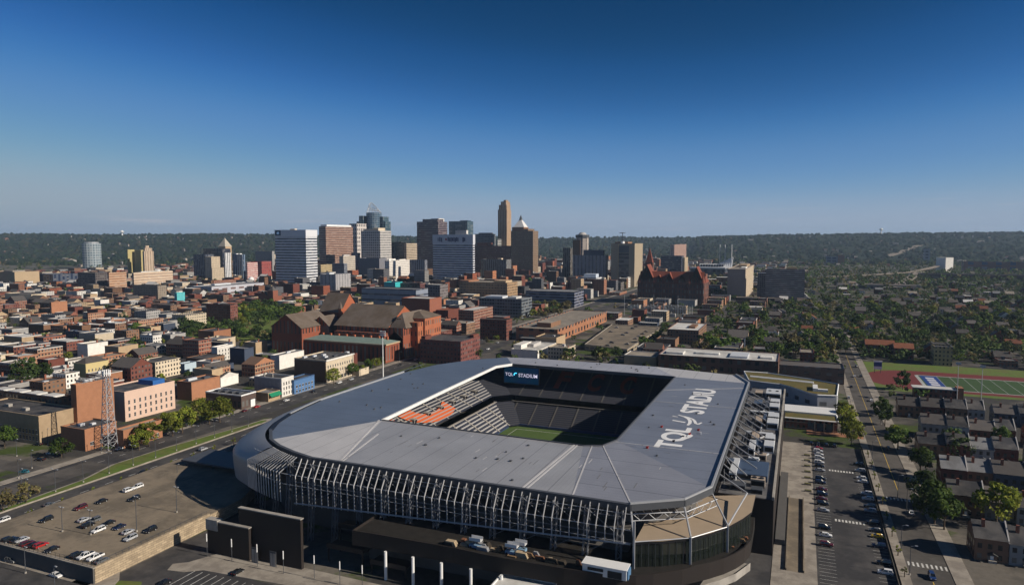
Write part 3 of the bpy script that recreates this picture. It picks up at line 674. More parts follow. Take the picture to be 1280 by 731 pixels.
for k in range(8):                                        # light aisles down the tiers
    y = 2 + k * 15; b = MB(); zl = lambda x: 12 + (-86 - x) / 33 * 13.5
    b.face([(-86, y, 12.25), (-86, y + 1.1, 12.25), (-119, y + 1.1, 25.75), (-119, y, 25.75)]); b.face([(-68, y, -1.2), (-68, y + 1, -1.2), (-84, y + 1, 8.8), (-84, y, 8.8)]); b.build('aisle', M_conc, ST)
    b = MB(); b.box(-97, y + 5, 14.4, -93, y + 8, 16.9); b.box(-93.0, y + 5.4, 14.6, -92.8, y + 7.6, 16.6, 1); b.build('vomitory', [M_conc, M_black], ST)
for k in range(7):
    x = -72 + k * 13.5; b = MB(); b.face([(x, 131, 12.3), (x + 1, 131, 12.3), (x + 1, 163, 25.8), (x, 163, 25.8)][::1]); b.face([(x, 112, -1.2), (x + 1, 112, -1.2), (x + 1, 130, 8.8), (x, 130, 8.8)]); b.build('aisle', M_dconc, ST)
M_or, _o, _b = _nt('orange_seats'); _s = _o.nodes.new('ShaderNodeSeparateXYZ'); _o.links.new(_wpos(_o), _s.inputs[0])
_o.links.new(_mix(_o, _math(_o, 'LESS_THAN', _math(_o, 'FRACT', _math(_o, 'DIVIDE', _s.outputs[0], 2.22)), .7), (.34, .33, .32), (.58, .115, .03)), _b.inputs['Base Color']); _b.inputs['Roughness'].default_value = .8; M_ord = matte('dark_orange_seats', (.34, .05, .025), .7, .1)
for ch, x in (('F', -52), ('C', -31), ('C', -10)):
    place_text(textmesh('seat_letter', ch, M_ord, .04, .005), 'seat_letter', ST, (x, 141, 16.3), (9, 0, 0), (0, 18, 7.6), .28)
place_text(textmesh('seat_letter', 'C', M_or, .06, .005), 'seat_letter', ST, (-87, 34, 12.6), (0, 44, 0), (-28, 0, 11.5), .35); place_text(textmesh('seat_letter', 'F', M_or, .05, .005), 'seat_letter', ST, (-87, -2, 12.6), (0, 30, 0), (-28, 0, 11.5), .35)
place_text(textmesh('seat_letter', 'F', M_or, .05, .005), 'seat_letter', ST, (-71, 50, .5), (0, 13, 0), (-9, 0, 5.6), .3)
# pitch
b = MB(); b.box(-70, -6, -3.2, 11, 114, -2.4); 
P_ = b.build('pitch', M_turf, ST)
b = MB()
for y0, y1, x0, x1 in ((1, 1.25, -63, 5), (106, 106.25, -63, 5), (53, 53.25, -63, 5), (90, 90.25, -49, -9)): b.box(x0, y0, -2.4, x1, y1, -2.37)
for x in (-63, 5): b.box(x, 1, -2.4, x + .2, 106, -2.375)
b.build('pitch_lines', M_line, P_)
b = MB(); b.box(-71, 112.2, -2.4, 12, 112.6, -.9); b.box(-69.2, -4, -2.4, -68.8, 112, -.9); b.build('pitch_boards', matte('blue_boards', (.02, .06, .2), .5), ST)
# scoreboard
SB = thing('scoreboard', 'large blue video scoreboard with white wording hung under the far left roof corner', 'scoreboard', (-77, 140, 17))
sb0, sb1 = P(617.5, 483, 19), P(662, 483, 19)
b = MB(); b.box(-85.5, 138.6, 17.6, -60.5, 140.2, 29); b.build('casing', M_black, SB)
em = bpy.data.materials.new('video_screen'); em.use_nodes = True; n_ = em.node_tree; pb = n_.nodes['Principled BSDF']
cc = _mix(n_, _noise(n_, _wpos(n_), .12, 2), (.002, .012, .09), (.003, .05, .07)); n_.links.new(cc, pb.inputs['Emission Color']); pb.inputs['Emission Strength'].default_value = .4; pb.inputs['Specular IOR Level'].default_value = 0; pb.inputs['Roughness'].default_value = 1; pb.inputs['Base Color'].default_value = (.01, .01, .02, 1)
et = bpy.data.materials.new('screen_lettering'); et.use_nodes = True; pb = et.node_tree.nodes['Principled BSDF']; pb.inputs['Emission Color'].default_value = (.75, .68, .85, 1); pb.inputs['Emission Strength'].default_value = .5
ec = bpy.data.materials.new('screen_mark'); ec.use_nodes = True; pb = ec.node_tree.nodes['Principled BSDF']; pb.inputs['Emission Color'].default_value = (.05, .45, .75, 1); pb.inputs['Emission Strength'].default_value = .8
b = MB(); b.wall((-85, 138.5), (-61, 138.5), 18.2, 28.6); SC = b.build('screen', em, SB)
for txt, x0, x1 in (('TQL', -84.2, -78.6), ('STADIUM', -74.8, -61.8)): place_text(textmesh('wording', txt, et, .02, .01), 'wording', SC, (x0, 138.4, 22.4), (x1 - x0, 0, 0), (0, 0, 2.4), .05)
b = MB()
for i in range(8):
    t0, t1 = R(200 - i * 18), R(200 - (i + 1) * 18); p = lambda t, r: (-76.7 + r * math.cos(t), 138.35, 23.6 + r * math.sin(t)); b.face([p(t0, .9), p(t0, 1.5), p(t1, 1.5), p(t1, .9)][::-1]); b.face([p(t0, .9), p(t0, 1.5), p(t1, 1.5), p(t1, .9)])
b.build('swoosh_mark', ec, SC)
for x in (-82, -64): 
    b = MB(); b.tube((x, 139.4, 29), (x, 139.4, 29.9), .2); b.build('hanger', M_dsteel, SB)
# trusses at the far end between stand and roof, end walls
for k in range(15):
    x = -72 + k * 6.4; b = MB(); b.tube((x, 163.6, 24), (x, 163.6, 29), .22, 5); b.tube((x, 163.6, 29), (x + 6.4, 163.6, 26), .14, 4); b.tube((x, 164, 26), (x + 6.4, 164, 26), .16, 4); b.tube((x, 163, 29), (x, 141, 29), .25, 4); b.build('end_truss', M_dsteel, ST)
b = MB(); b.box(-110, 164.2, 0, 58, 165, 25.2); b.build('end_wall', M_dconc, ST)
b = MB(); b.box(59, -40, 0, 60, 150, 26); b.build('side_wall', M_dconc, ST)
# lower walls at the left front
for (x0, x1, h, y) in ((-101, -82, 11.6, -94.3), (-88, -61, 17.4, -92.5)):
    b = MB(); b.box(x0, y, 0, x1, y + 1.2, h); b.build('screen_wall', M_band, ST)
    b = MB(); b.box(x0 - .2, y - .2, h, x1 + .2, y + 1.4, h + .35); b.build('wall_coping', M_conc, ST)
b = MB(); b.box(-101.4, -94.6, 8.5, -96, -92, 12.3); b.build('stone_pier', M_conc, ST)
for x in (-79.5, -71.5): 
    b = MB(); b.box(x - 1.4, -94.45, .15, x + 1.4, -94.32, 5.5); b.box(x - 1.1, -94.5, .15, x - .1, -94.46, 4.8, 1); b.box(x + .1, -94.5, .15, x + 1.1, -94.46, 4.8, 1); b.build('doorway', [M_dsteel, M_conc], ST)
# canopy to the left and ramps
b = MB(); b.box(-176, -38, 7.0, -140, -20, 7.7); b.build('entrance_canopy', M_dsteel, ST)
for x, y in ((-174, -36), (-174, -22), (-158, -36), (-142, -36)): 
    b = MB(); b.tube((x, y, 0), (x, y, 7), .3, 8); b.build('canopy_post', M_dsteel, ST)
for x0, x1, y, z_ in ((-57, -42, -84, 5), (-38, -24, -86, 3.6), (-58, -40, -76, 9)):
    b = MB(); b.box(x0, y, z_, x1, y + 6, z_ + .6); b.tube((x0 + .5, y + .4, 0), (x0 + .5, y + .4, z_), .3); b.tube((x1 - .5, y + .4, 0), (x1 - .5, y + .4, z_), .3); b.box(x0, y, z_ + .6, x1, y + .15, z_ + 1.7); b.build('landing', M_band, ST)

OCC.append((-150, -96, 88, 190))
# things left on the terrace and in front
cx0, cy0 = P(728, 716, TZ); cx1, _ = P(788, 716, TZ)
T_ = thing('site_cabin', 'long white site cabin standing on the stadium terrace beside the glazed corner', 'site cabin', (cx0, cy0, TZ))
b = MB(); b.box(cx0, cy0, TZ + .1, cx1, cy0 + 4.5, TZ + 3.0, 0); b.build('cabin_body', M_white, T_)
b = MB(); b.box(cx0 - .3, cy0 - .3, TZ + 3.0, cx1 + .2, cy0 + 4.7, TZ + 3.3); b.build('cabin_roof', M_white, T_)
for f0, f1, z0, z1 in ((.12, .48, 1.5, 2.4), (.58, .9, .2, 2.3)):
    b = MB(); b.box(cx0 + (cx1 - cx0) * f0, cy0 - .13, TZ + z0, cx0 + (cx1 - cx0) * f1, cy0 - .01, TZ + z1); b.build('cabin_window', M_glass, T_)
b = MB(); b.box(cx1, cy0 + .4, TZ + .2, cx1 + .5, cy0 + 4, TZ + 2.8); b.build('cabin_end', matte('cabin_blue', (.08, .18, .32), .6), T_)
random.seed(21)
def lift(x, y, label, c=(.20, .32, .45)):
    t = thing('scissor_lift', label, 'lift', (x, y, TZ)); m = matte('lift_paint_%d' % int(c[0] * 100), c, .5); z_ = TZ - 7.4
    b = MB(); b.box(x - 2, y - 1, z_ + 7.7, x + 2, y + 1, z_ + 8.6); b.build('chassis', m, t)
    for dx in (-1.4, 1.4):
        for dy in (-1, 1):
            b = MB(); b.tube((x + dx, y + dy * .9, z_ + 7.8), (x + dx, y + dy * 1.15, z_ + 7.8), .4, 8); b.build('wheel', M_black, t)
    b = MB(); b.tube((x - 1.8, y, z_ + 8.6), (x + 1.8, y, z_ + 9.9), .16); b.tube((x + 1.8, y, z_ + 8.6), (x - 1.8, y, z_ + 9.9), .16); b.build('scissor_arm', M_dsteel, t)
    b = MB(); b.box(x - 2, y - 1, z_ + 9.9, x + 2, y + 1, z_ + 10.1); b.box(x - 2, y - 1, z_ + 10.1, x + 2, y - .9, z_ + 11); b.box(x - 2, y + .9, z_ + 10.1, x + 2, y + 1, z_ + 11); b.build('platform', M_white, t)
for px, py, l in ((595, 684, 'blue and white scissor lift on the terrace, leftmost below the fins'), (640, 692, 'blue scissor lift on the terrace below the middle fins'), (650, 689, 'blue scissor lift standing just behind another on the terrace')):
    x, y = P(px, py, TZ); lift(x, y, l)
for k in range(44):
    px = random.uniform(560, 726) if k < 30 else random.uniform(805, 932); py = 682.5 + (px - 566) * .18 - random.uniform(0, 7) if k < 30 else 700 - (px - 805) * .21 + random.uniform(-2, 6)
    x, y = P(px, py, TZ); c_ = random.choice([('brown timber', (.24, .15, .08)), ('grey pipe', (.3, .3, .31)), ('tan board', (.42, .33, .22)), ('rusty steel', (.2, .09, .05)), ('dark pallet', (.05, .04, .03))])
    b = MB(); w_ = random.uniform(.8, 2.2); q_ = random.uniform(.4, 1.1)
    for j in range(random.choice([1, 2, 3, 4])): b.box(x - w_ + j * .05, y - q_, TZ + .02 + j * .4, x + w_ - j * .2, y + q_ - j * .1, TZ + .38 + j * .4)
    tag(b.build('material_stack', matte('stack_' + c_[0].split()[1], c_[1], .85, .3, 1.5)), 'low stack of building materials lying on the dark terrace of the stadium', 'building materials', 'stacked building materials on the stadium terrace')
kx, ky = P(660, 722, 8.2); KZ = 8.2                 # far edge of the kiosk roof
T_ = thing('ticket_kiosk', 'flat white-roofed kiosk in front of the dark podium band', 'kiosk', (kx, ky - 5, 0))
b = MB(); b.box(kx - 8, ky - 11, .15, kx + 9, ky - .5, KZ - .4); b.build('kiosk_wall', M_conc, T_)
b = MB(); b.box(kx - 8.4, ky - 11.4, KZ - .4, kx + 9.4, ky, KZ); b.build('kiosk_roof', RF['white'], T_)
b = MB()
for x0, y0, x1, y1 in ((kx - 8.4, ky - 11.4, kx + 9.4, ky - 11), (kx - 8.4, ky - .4, kx + 9.4, ky), (kx - 8.4, ky - 11, kx - 8, ky - .4), (kx + 9, ky - 11, kx + 9.4, ky - .4)): b.box(x0, y0, KZ + .002, x1, y1, KZ + .5)
b.build('parapet', M_white, T_)
# ------------------------------------------------------------------ raised car park with its retaining wall
def stone_mat():
    m, nt, b = _nt('retaining_stone'); uv = nt.nodes.new('ShaderNodeUVMap'); t = nt.nodes.new('ShaderNodeTexBrick')
    nt.links.new(uv.outputs[0], t.inputs['Vector']); t.inputs['Scale'].default_value = 1; t.inputs['Brick Width'].default_value = 2.2; t.inputs['Row Height'].default_value = .8; t.inputs['Mortar Size'].default_value = .05
    t.inputs['Color1'].default_value = (.42, .33, .22, 1); t.inputs['Color2'].default_value = (.27, .21, .14, 1); t.inputs['Mortar'].default_value = (.14, .11, .08, 1)
    nt.links.new(_scalecol(nt, t.outputs['Color'], _ramp(nt, _noise(nt, _wpos(nt), .3, 4), .65, 1.35)), b.inputs['Base Color']); b.inputs['Roughness'].default_value = .95; return m
M_retain = stone_mat()
PK = thing('raised_car_park', 'raised tan paved car park behind a stone retaining wall left of the stadium', 'car park', (-150, -80, 0)); LAND.append(('the raised car park', 130, 650))
b = MB(); b.prism([(-184.4, -125.6), (-117, -125.6), (-117, -78), (-118, -60), (-126, -42), (-142, -30), (-184.4, -30)], 0, 5.0, 0, 1); b.build('deck', [M_retain, M_lot], PK)
b = MB(); b.prism([(-117.5, -125.9), (-116.7, -125.9), (-116.7, -78), (-117.5, -78)], 0, 5.7); b.build('retaining_wall', M_retain, PK)
b = MB(); b.box(-184.4, -126.4, 0, -116.9, -125.5, 5.3); b.build('street_wall', M_dconc, PK)
b = MB(); b.box(-184.6, -126.6, 5.3, -116.6, -125.4, 5.6); b.build('wall_coping', M_walk, PK)
b = MB()
for k in range(31): b.tube((-184 + k * 2.2, -125.9, 5.6), (-184 + k * 2.2, -125.9, 7.2), .06, 4)
for k in range(20): b.tube((-117.1, -125 + k * 2.4, 5.7), (-117.1, -125 + k * 2.4, 7.0), .06, 4)
for z_ in (6.4, 7.2): b.tube((-184, -125.9, z_), (-117, -125.9, z_), .05, 4)
b.tube((-117.1, -125, 7), (-117.1, -78, 7), .05, 4); b.build('railing', M_dsteel, PK)
b = MB()
for y, (x0, x1) in ((-112, (-182, -150)), (-92, (-172, -126)), (-70, (-172, -128)), (-52, (-176, -150))):
    for k in range(int((x1 - x0) / 2.8)): b.box(x0 + k * 2.8, y, 5.004, x0 + k * 2.8 + .1, y + 5, 5.008)
b.build('bay_lines', matte('faded_lines', (.30, .26, .2), .9), PK)
b = MB()
for k in range(4): b.box(-190.8 + 0, -125 + k * 2, .14, -184.6, -124 + k * 2, .16)
# concrete barriers along the pavement
for k in range(26):
    y = -124 + k * 5.6; x = -185.6
    b = MB(); 
    for s_ in (0,): 
        pr = [(.3, .14), (.3, .35), (.12, .6), (.09, 1.0), (-.09, 1.0), (-.12, .6), (-.3, .35), (-.3, .14)]
        for i in range(8):
            (a0, z0), (a1, z1) = pr[i], pr[(i + 1) % 8]; b.face([(x + a0, y, z0), (x + a0, y + 3.9, z0), (x + a1, y + 3.9, z1), (x + a1, y, z1)])
        for yy in (y, y + 3.9): b.face([(x + a, yy, zz) for a, zz in pr])
    tag(b.build('concrete_barrier', M_walk), 'pale concrete traffic barrier in the row between parkway road and raised car park', 'barrier', 'concrete barriers along the parkway')
# kerb rail on the median
b = MB(); b.box(-206.9, -200, .15, -206.7, 48, .6); tag(b.build('guard_rail', M_walk), 'long pale guard rail on the kerb between the grass median and the near carriageway', 'guard rail')

# ------------------------------------------------------------------ cars
def carpaint(n, c): return matte('car_paint_' + n, c, .25, .03, .3, spec=.6)
PAINT = {n: carpaint(n, c) for n, c in dict(white=(.72, .72, .72), black=(.01, .01, .012), silver=(.4, .41, .43), grey=(.12, .125, .13), red=(.36, .02, .02), maroon=(.10, .012, .015), blue=(.02, .05, .16), navy=(.012, .018, .05), yellow=(.55, .36, .02), teal=(.02, .16, .2)).items()}
M_tyre = matte('tyre', (.012, .012, .012), .9); M_lamp = matte('headlamp', (.75, .75, .72), .15); M_tail = matte('tail_lamp', (.3, .01, .01), .25)
SH = {'car': [(-2.3, .35), (-2.3, .8), (-2.1, .95), (-1.6, 1.0), (1.0, .98), (2.1, .8), (2.3, .6), (2.3, .35)], 'suv': [(-2.35, .4), (-2.35, 1.05), (-2.2, 1.12), (1.0, 1.1), (2.15, .98), (2.35, .75), (2.35, .4)], 'pickup': [(-2.8, .45), (-2.8, 1.08), (-.9, 1.1), (1.2, 1.12), (2.5, 1.02), (2.7, .8), (2.7, .45)]}
CB = {'car': [(-1.75, .98), (-1.1, 1.42), (.35, 1.44), (1.15, .97)], 'suv': [(-2.2, 1.1), (-2.0, 1.72), (.3, 1.76), (1.15, 1.09)], 'pickup': [(-.95, 1.1), (-.75, 1.82), (.75, 1.84), (1.4, 1.1)]}
CARM = {}
def extr(b, pr, w0, w1, mi=0):
    zs = [p[1] for p in pr]; z0, z1 = min(zs), max(zs); wd = lambda zz: w0 + (w1 - w0) * (zz - z0) / max(.01, z1 - z0); n = len(pr)
    for i in range(n):
        (a, za), (c, zc) = pr[i], pr[(i + 1) % n]; b.face([(a, wd(za), za), (a, -wd(za), za), (c, -wd(zc), zc), (c, wd(zc), zc)], mi)
    b.face([(a, wd(z), z) for a, z in pr], mi); b.face([(a, -wd(z), z) for a, z in reversed(pr)], mi)
def carmeshes(kind, colour):
    k = (kind, colour)
    if k in CARM: return CARM[k]
    if ('w', kind) not in CARM:
        b = MB(); extr(b, CB[kind], .84, .66); CARM['w', kind] = b.mesh('car_window', M_glass)
        b = MB(); b.tube((0, -.1, 0), (0, .1, 0), .34, 10); b.tube((0, .1, 0), (0, .115, 0), .2, 8, 1); b.tube((0, -.115, 0), (0, -.1, 0), .2, 8, 1); CARM['t', kind] = b.mesh('wheel', [M_tyre, M_steel])
        b = MB(); b.box(-.04, -.2, -.08, .04, .2, .08); CARM['h', kind] = b.mesh('headlight', M_lamp)
        b = MB(); b.box(-.04, -.2, -.1, .04, .2, .1); CARM['b', kind] = b.mesh('tail_light', M_tail)
    b = MB(); extr(b, SH[kind], .92, .9); c = CB[kind]; (xa, za), (xb, zb) = c[1], c[2]
    b.box(xa - .05, -.67, za - .02, xb + .05, .67, zb + .06)
    for x, y in ((.35 * (c[0][0] + c[3][0]) , .0),): pass
    for sx in (-1, 1): b.tube((xb, sx * .66, zb), (c[3][0], sx * .85, c[3][1]), .05, 4); b.tube((xa, sx * .66, za), (c[0][0], sx * .85, c[0][1]), .07, 4); b.tube((.3 * xa + .7 * xb - .4, sx * .7, zb), (.3 * xa + .7 * xb - .4, sx * .87, c[0][1]), .05, 4)
    if kind == 'pickup': b.box(-2.7, -.72, 1.07, -1.05, .72, 1.115, 1)
    CARM[k] = b.mesh('car_body', [PAINT[colour], M_black]); return CARM[k]
NAMES = {'car': 'parked_car', 'suv': 'parked_suv', 'pickup': 'pickup_truck'}
CARS = []
def car(kind, colour, x, y, z=0, rz=0, label=None, group=None):
    t = thing(NAMES[kind], label or '', 'car' if kind != 'pickup' else 'pickup', (x, y, z), group, rz); t.location.z = z
    link('body', carmeshes(kind, colour), t); link('window', CARM['w', kind], t)
    ln = SH[kind][-1][0]; wb = ln * .62
    for sx in (-wb, wb):
        for sy in (-.86, .86): link('wheel', CARM['t', kind], t, (sx, sy, .34))
    zf = SH[kind][-2][1] + .02; zr = .82 if kind == 'car' else .95
    for sy in (-.62, .62): link('headlight', CARM['h', kind], t, (ln - .02, sy, zf)); link('tail_light', CARM['b', kind], t, (-ln + .02, sy, zr))
    return t
def carsat(lst, z, rz, where, group, jit=.05):
    for (px, py, kind, colour) in lst:
        x, y = P(px, py, z + .6); t = car(kind, colour, x, y, z, rz + random.uniform(-jit, jit) + (math.pi if random.random() < .4 else 0), None, group)
        CARS.append((t, kind, colour, where, px, py))
UP = math.pi / 2
kn = {'car': 'car', 'suv': 'tall estate car', 'pickup': 'pickup truck'}
carsat([(161, 612, 'suv', 'white'), (172, 608, 'suv', 'white'), (168, 623, 'suv', 'black'), (127, 626, 'car', 'black'), (101, 634, 'suv', 'maroon'), (105, 649, 'car', 'silver'), (110, 656, 'suv', 'black'), (118, 650, 'suv', 'grey'), (136, 653, 'car', 'black'), (123, 662, 'suv', 'white'), (149, 658, 'car', 'navy'), (160, 664, 'car', 'silver'), (163, 672, 'suv', 'silver'), (188, 662, 'suv', 'black'),
        (97, 693, 'suv', 'black'), (107, 694, 'pickup', 'white'), (119, 696, 'pickup', 'white'), (127, 700, 'car', 'grey'), (58, 649, 'suv', 'black'), (11, 674, 'suv', 'black'), (22, 674, 'car', 'black'), (27, 674, 'car', 'silver'), (34, 679, 'suv', 'maroon'), (43, 680, 'car', 'black'), (51, 681, 'suv', 'red'), (65, 686, 'car', 'black')], 5.0, UP, 'in the raised car park', 'cars in the raised car park')
carsat([(232, 611, 'car', 'white'), (243, 634, 'car', 'black')], 0.0, UP, 'in the shade below the stadium corner', 'cars in the shade of the stadium')
carsat([(4, 650, 'suv', 'white')], .02, UP, 'on the near parkway carriageway', None); carsat([(321, 508, 'car', 'red'), (306, 513, 'car', 'maroon')], .02, UP, 'on the far parkway carriageway', None); carsat([(358, 500, 'car', 'white'), (424, 478, 'suv', 'white')], .02, UP, 'by the kerb of the far parkway carriageway', None)
carsat([(287, 513, 'car', 'silver'), (270, 510, 'car', 'maroon')], .02, .3, 'in the yard beside the dark flat-roofed restaurant', None)
carsat([(47, 555, 'car', 'black'), (64, 566, 'car', 'white'), (50, 574, 'suv', 'black'), (30, 589, 'car', 'teal')], .02, .3, 'in the yard left of the lattice mast', None)
carsat([(297, 714, 'car', 'black'), (205, 728, 'car', 'black')], .02, UP, 'in the small lot at the near edge', None)
carsat([(150, 560, 'car', 'white'), (236, 531, 'suv', 'grey'), (392, 489, 'car', 'black'), (439, 474, 'suv', 'silver'), (500, 456, 'car', 'black'), (520, 449, 'car', 'white'), (545, 444, 'suv', 'grey')], .02, UP, 'on the far parkway carriageway', None)
carsat([(62, 630, 'car', 'grey'), (178, 590, 'car', 'black'), (254, 561, 'suv', 'silver')], .02, UP, 'on the near parkway carriageway', None)
carsat([(14, 700, 'suv', 'grey'), (70, 718, 'car', 'white')], .02, 0, 'on the lower road before the raised car park', None)
carsat([(622, 428, 'car', 'silver'), (634, 421, 'suv', 'white'), (641, 417, 'car', 'black'), (652, 411, 'car', 'grey'), (610, 436, 'car', 'white')], .02, UP, 'on the street left of the tan civic building', None)
carsat([(1089, 500, 'car', 'white'), (1110, 560, 'suv', 'black'), (1139, 640, 'car', 'silver')], .02, UP, 'driving on the street by the row houses', None)
# right hand lot
b = MB()
sheet('side_lot', 100.5, -420, 125, 131, .004 * 1.5, M_asph)
b = MB(); b.box(86.2, -420, 0, 100.5, 131, .13); tag(b.build('lot_walkway', M_walk), kind='structure')
b = MB(); b.box(90.5, -30, .131, 96.5, 42, .14); b.box(90.5, -30, .14, 90.9, 42, 1.0); b.box(96.1, -30, .14, 96.5, 42, 1.0); tag(b.build('sunken_court', M_lot), 'narrow tan court with low dark side walls beside the service wing', 'courtyard')
b = MB(); b.box(86.6, -10, .14, 89.9, 70, 2.2); tag(b.build('ramp_wall', M_dconc), 'long dark ramp wall between the service wing and the tan court', 'wall')
b = MB()
for k in range(50):
    y = -40 + k * 2.75; 
    if y < 118: b.box(101.2, y, .009, 106.6, y + .12, .013); b.box(119.4, y, .009, 124.4, y + .12, .013)
tag(b.build('bay_markings', M_line), kind='structure')
b = MB()
for yc in (87, 22):
    for k in range(9): b.box(108 + k * 1.25, yc, .014, 108.7 + k * 1.25, yc + 2.4, .018)
tag(b.build('lot_crossing', M_line), kind='structure')
WL, WR, WB = 'in the left column of the side car park', 'in the right column of the side car park', 'in the back row of the side car park'
def lotcol(X, lst, where):
    for py, kind, colour in lst:
        # find y on the column X at that photo row
        lo_, hi = -60.0, 140.0
        for _ in range(40):
            mid = (lo_ + hi) / 2; q = proj(X, mid, .6)
            if q is None or q[1] > py: lo_ = mid
            else: hi = mid
        t = car(kind, colour, X + random.uniform(-.3, .3), lo_, .014, random.uniform(-.04, .04) + (math.pi if X > 110 else 0), None, 'cars in the side car park'); q = proj(X, lo_, .6)
        CARS.append((t, kind, colour, where, q[0], py))
lotcol(103.9, [(560, 'car', 'red'), (563.5, 'suv', 'white'), (567.5, 'car', 'white'), (572, 'suv', 'white'), (577.5, 'suv', 'white'), (582, 'car', 'black'), (587, 'car', 'silver'), (598, 'suv', 'black'), (602.5, 'suv', 'navy'), (611, 'car', 'maroon'), (617, 'suv', 'navy'), (623, 'car', 'maroon'), (629, 'suv', 'black'), (637, 'car', 'silver'), (659, 'suv', 'black'), (668, 'car', 'white'), (680, 'suv', 'maroon')], WL)
lotcol(121.8, [(580, 'suv', 'black'), (588, 'suv', 'silver'), (597, 'car', 'white'), (601.5, 'car', 'white'), (616.5, 'suv', 'white'), (623, 'suv', 'white'), (632.5, 'suv', 'black'), (638, 'suv', 'silver'), (653, 'suv', 'black'), (662, 'car', 'grey'), (669.5, 'car', 'yellow'), (682, 'suv', 'navy'), (703, 'suv', 'black'), (715, 'suv', 'white')], WR)
carsat([(1014, 554, 'suv', 'black'), (1023, 555, 'car', 'black'), (1033, 556, 'suv', 'black'), (1043, 557, 'suv', 'black')], .014, UP, WB, 'cars in the side car park')
carsat([(1165, 720, 'suv', 'blue')], .02, UP, 'driving on the street by the row houses', None)
carsat([(1064, 483, 'car', 'black'), (1068, 470, 'car', 'white'), (1061, 497, 'suv', 'silver'), (1076, 470, 'car', 'black'), (1070, 458, 'suv', 'black')], .02, UP, 'by the kerb of the street near the running track', None)
# fence between lot and pavement, hedge beds
FN = thing('lot_fence', 'long dark metal fence between the side car park and the pavement', 'fence', (125.2, 40, 0))
b = MB()
for k in range(60): b.tube((125.2, -60 + k * 3.2, 0), (125.2, -60 + k * 3.2, 2.0), .08, 4)
b.build('post', M_black, FN)['kind'] = 'stuff'
b = MB(); b.box(125.15, -60, .2, 125.25, 131, 1.9); b.build('mesh_panel', matte('fence_mesh', (.01, .01, .01), .8), FN)
for k in range(7):
    y = 52 + k * 9.2; b = MB(); b.box(96.8, y, .13, 99.8, y + 1.3, .75); b.box(97, y + .1, .75, 99.6, y + 1.2, .9, 1)
    tag(b.build('planter', [M_walk, matte('planter_shrub', (.10, .10, .02), .95, .5, 1.5)]), 'low rectangular planter on the pale walkway beside the side car park', 'planter', 'planters beside the side car park')

# ------------------------------------------------------------------ lamp posts
def lamp(px, py, h, label, z=0, arm=0, twin=False, m=None, group='lamp posts'):
    x, y = P(px, py, z); t = thing('street_lamp', label, 'lamp post', (x, y, z), group)
    b = MB(); b.tube((x, y, z), (x, y, z + h), .16, 6, 0, .09); b.build('pole', m or M_dsteel, t)
    b = MB(); b.cone(x, y, z, .35, z + .6, .3, 8); b.build('base', M_conc, t)
    b = MB()
    for s_ in ((-1, 1) if twin else (1,)):
        if arm: b.tube((x, y, z + h - .1), (x + s_ * arm, y, z + h + .25), .06, 4)
        b.box(x + s_ * arm - .45, y - .2, z + h + .1, x + s_ * arm + .45, y + .2, z + h + .32)
    b.build('lamp_head', M_steel, t); return t
for px, py, h, l in ((171, 664, 13, 'tallest lamp post standing among the cars of the raised car park'), (113.5, 668, 9, 'lamp post with yellow base between dark cars in the raised car park'), (221, 640, 10, 'lamp post at the shaded end of the raised car park'), (78, 664, 9, 'lamp post in the open middle of the raised car park')): lamp(px, py, h, l, 5.0, .8, True)
for k, (px, py) in enumerate(((32, 716), (69, 742), (222, 604), (27, 610), (40, 585), (21, 570), (60, 556))):
    lamp(px, py, 9, ['lamp post on the lower pavement before the raised car park wall', 'tall pole by the near edge below the raised car park', 'lamp post on the pavement by the shaded corner of the stadium', 'lamp post by the far parkway carriageway near the left edge', 'lamp post in the yard beside the parked teal car', 'lamp post in the yard left of the lattice mast', 'lamp post at the corner of the brown warehouse'][k], 0, .9)
for k, (px, py) in enumerate(((259, 694), (290, 701), (321.7, 708), (354.5, 717), (393, 723), (425, 731), (453, 736))):
    x, y = P(px, py, 0); t = thing('plaza_light', 'slim plaza light with a white lit-looking top in the row before the dark screen walls', 'lamp post', (x, y, 0), 'slim plaza lights along the stadium front')
    b = MB(); b.tube((x, y, .1), (x, y, 5.2), .09, 6); b.build('pole', M_dsteel, t); b = MB(); b.tube((x, y, 5.2), (x, y, 8.0), .17, 6); b.build('lamp_head', M_white, t)
for k, (px, py) in enumerate(((1090, 575), (1126, 690), (1137, 718), (1133, 640), (1122, 622), (1101, 530), (1062, 520))):
    lamp(px, py, 10, ['lamp post on the pavement at the back corner of the side car park', 'lamp post on the pavement by the near crossing', 'second lamp post on the pavement by the near crossing', 'lamp post on the pavement across from the dark row houses', 'lamp post on the pavement by the far crossing', 'lamp post by the street tree nearest the stadium school wing', 'lamp post on the brick pavement by the green-roofed hall'][k], 0, 1.6)
for k in range(11):
    q = proj(-210.5, -88 + k * 13, 0); lamp(q[0], q[1], 10, 'dark lamp post in the row on the grass median of the parkway', .15, 1.8, True, group='lamp posts on the parkway median')
for k in range(9):
    q = proj(-243.5, -70 + k * 42, 0); lamp(q[0], q[1], 9, 'dark lamp post in the row on the far pavement of the parkway', .14, 1.8, group='lamp posts on the far parkway pavement')
FL = thing('floodlight_mast', 'tall white floodlight mast beside the red brick music hall', 'floodlight', (*P(479, 472, 0), 0)); fx, fy, _ = ORG[FL.name]
b = MB(); b.tube((fx, fy, 0), (fx, fy, 36), .5, 8, 0, .25); b.build('pole', M_white, FL)
b = MB()
for zz in (34.5, 36, 37.5): 
    b.tube((fx - 2.6, fy, zz), (fx + 2.6, fy, zz), .1, 4)
    for j in range(5): b.box(fx - 2.5 + j * 1.1, fy - .3, zz - .4, fx - 1.8 + j * 1.1, fy + .3, zz + .4)
b.build('lamp_bank', M_white, FL)
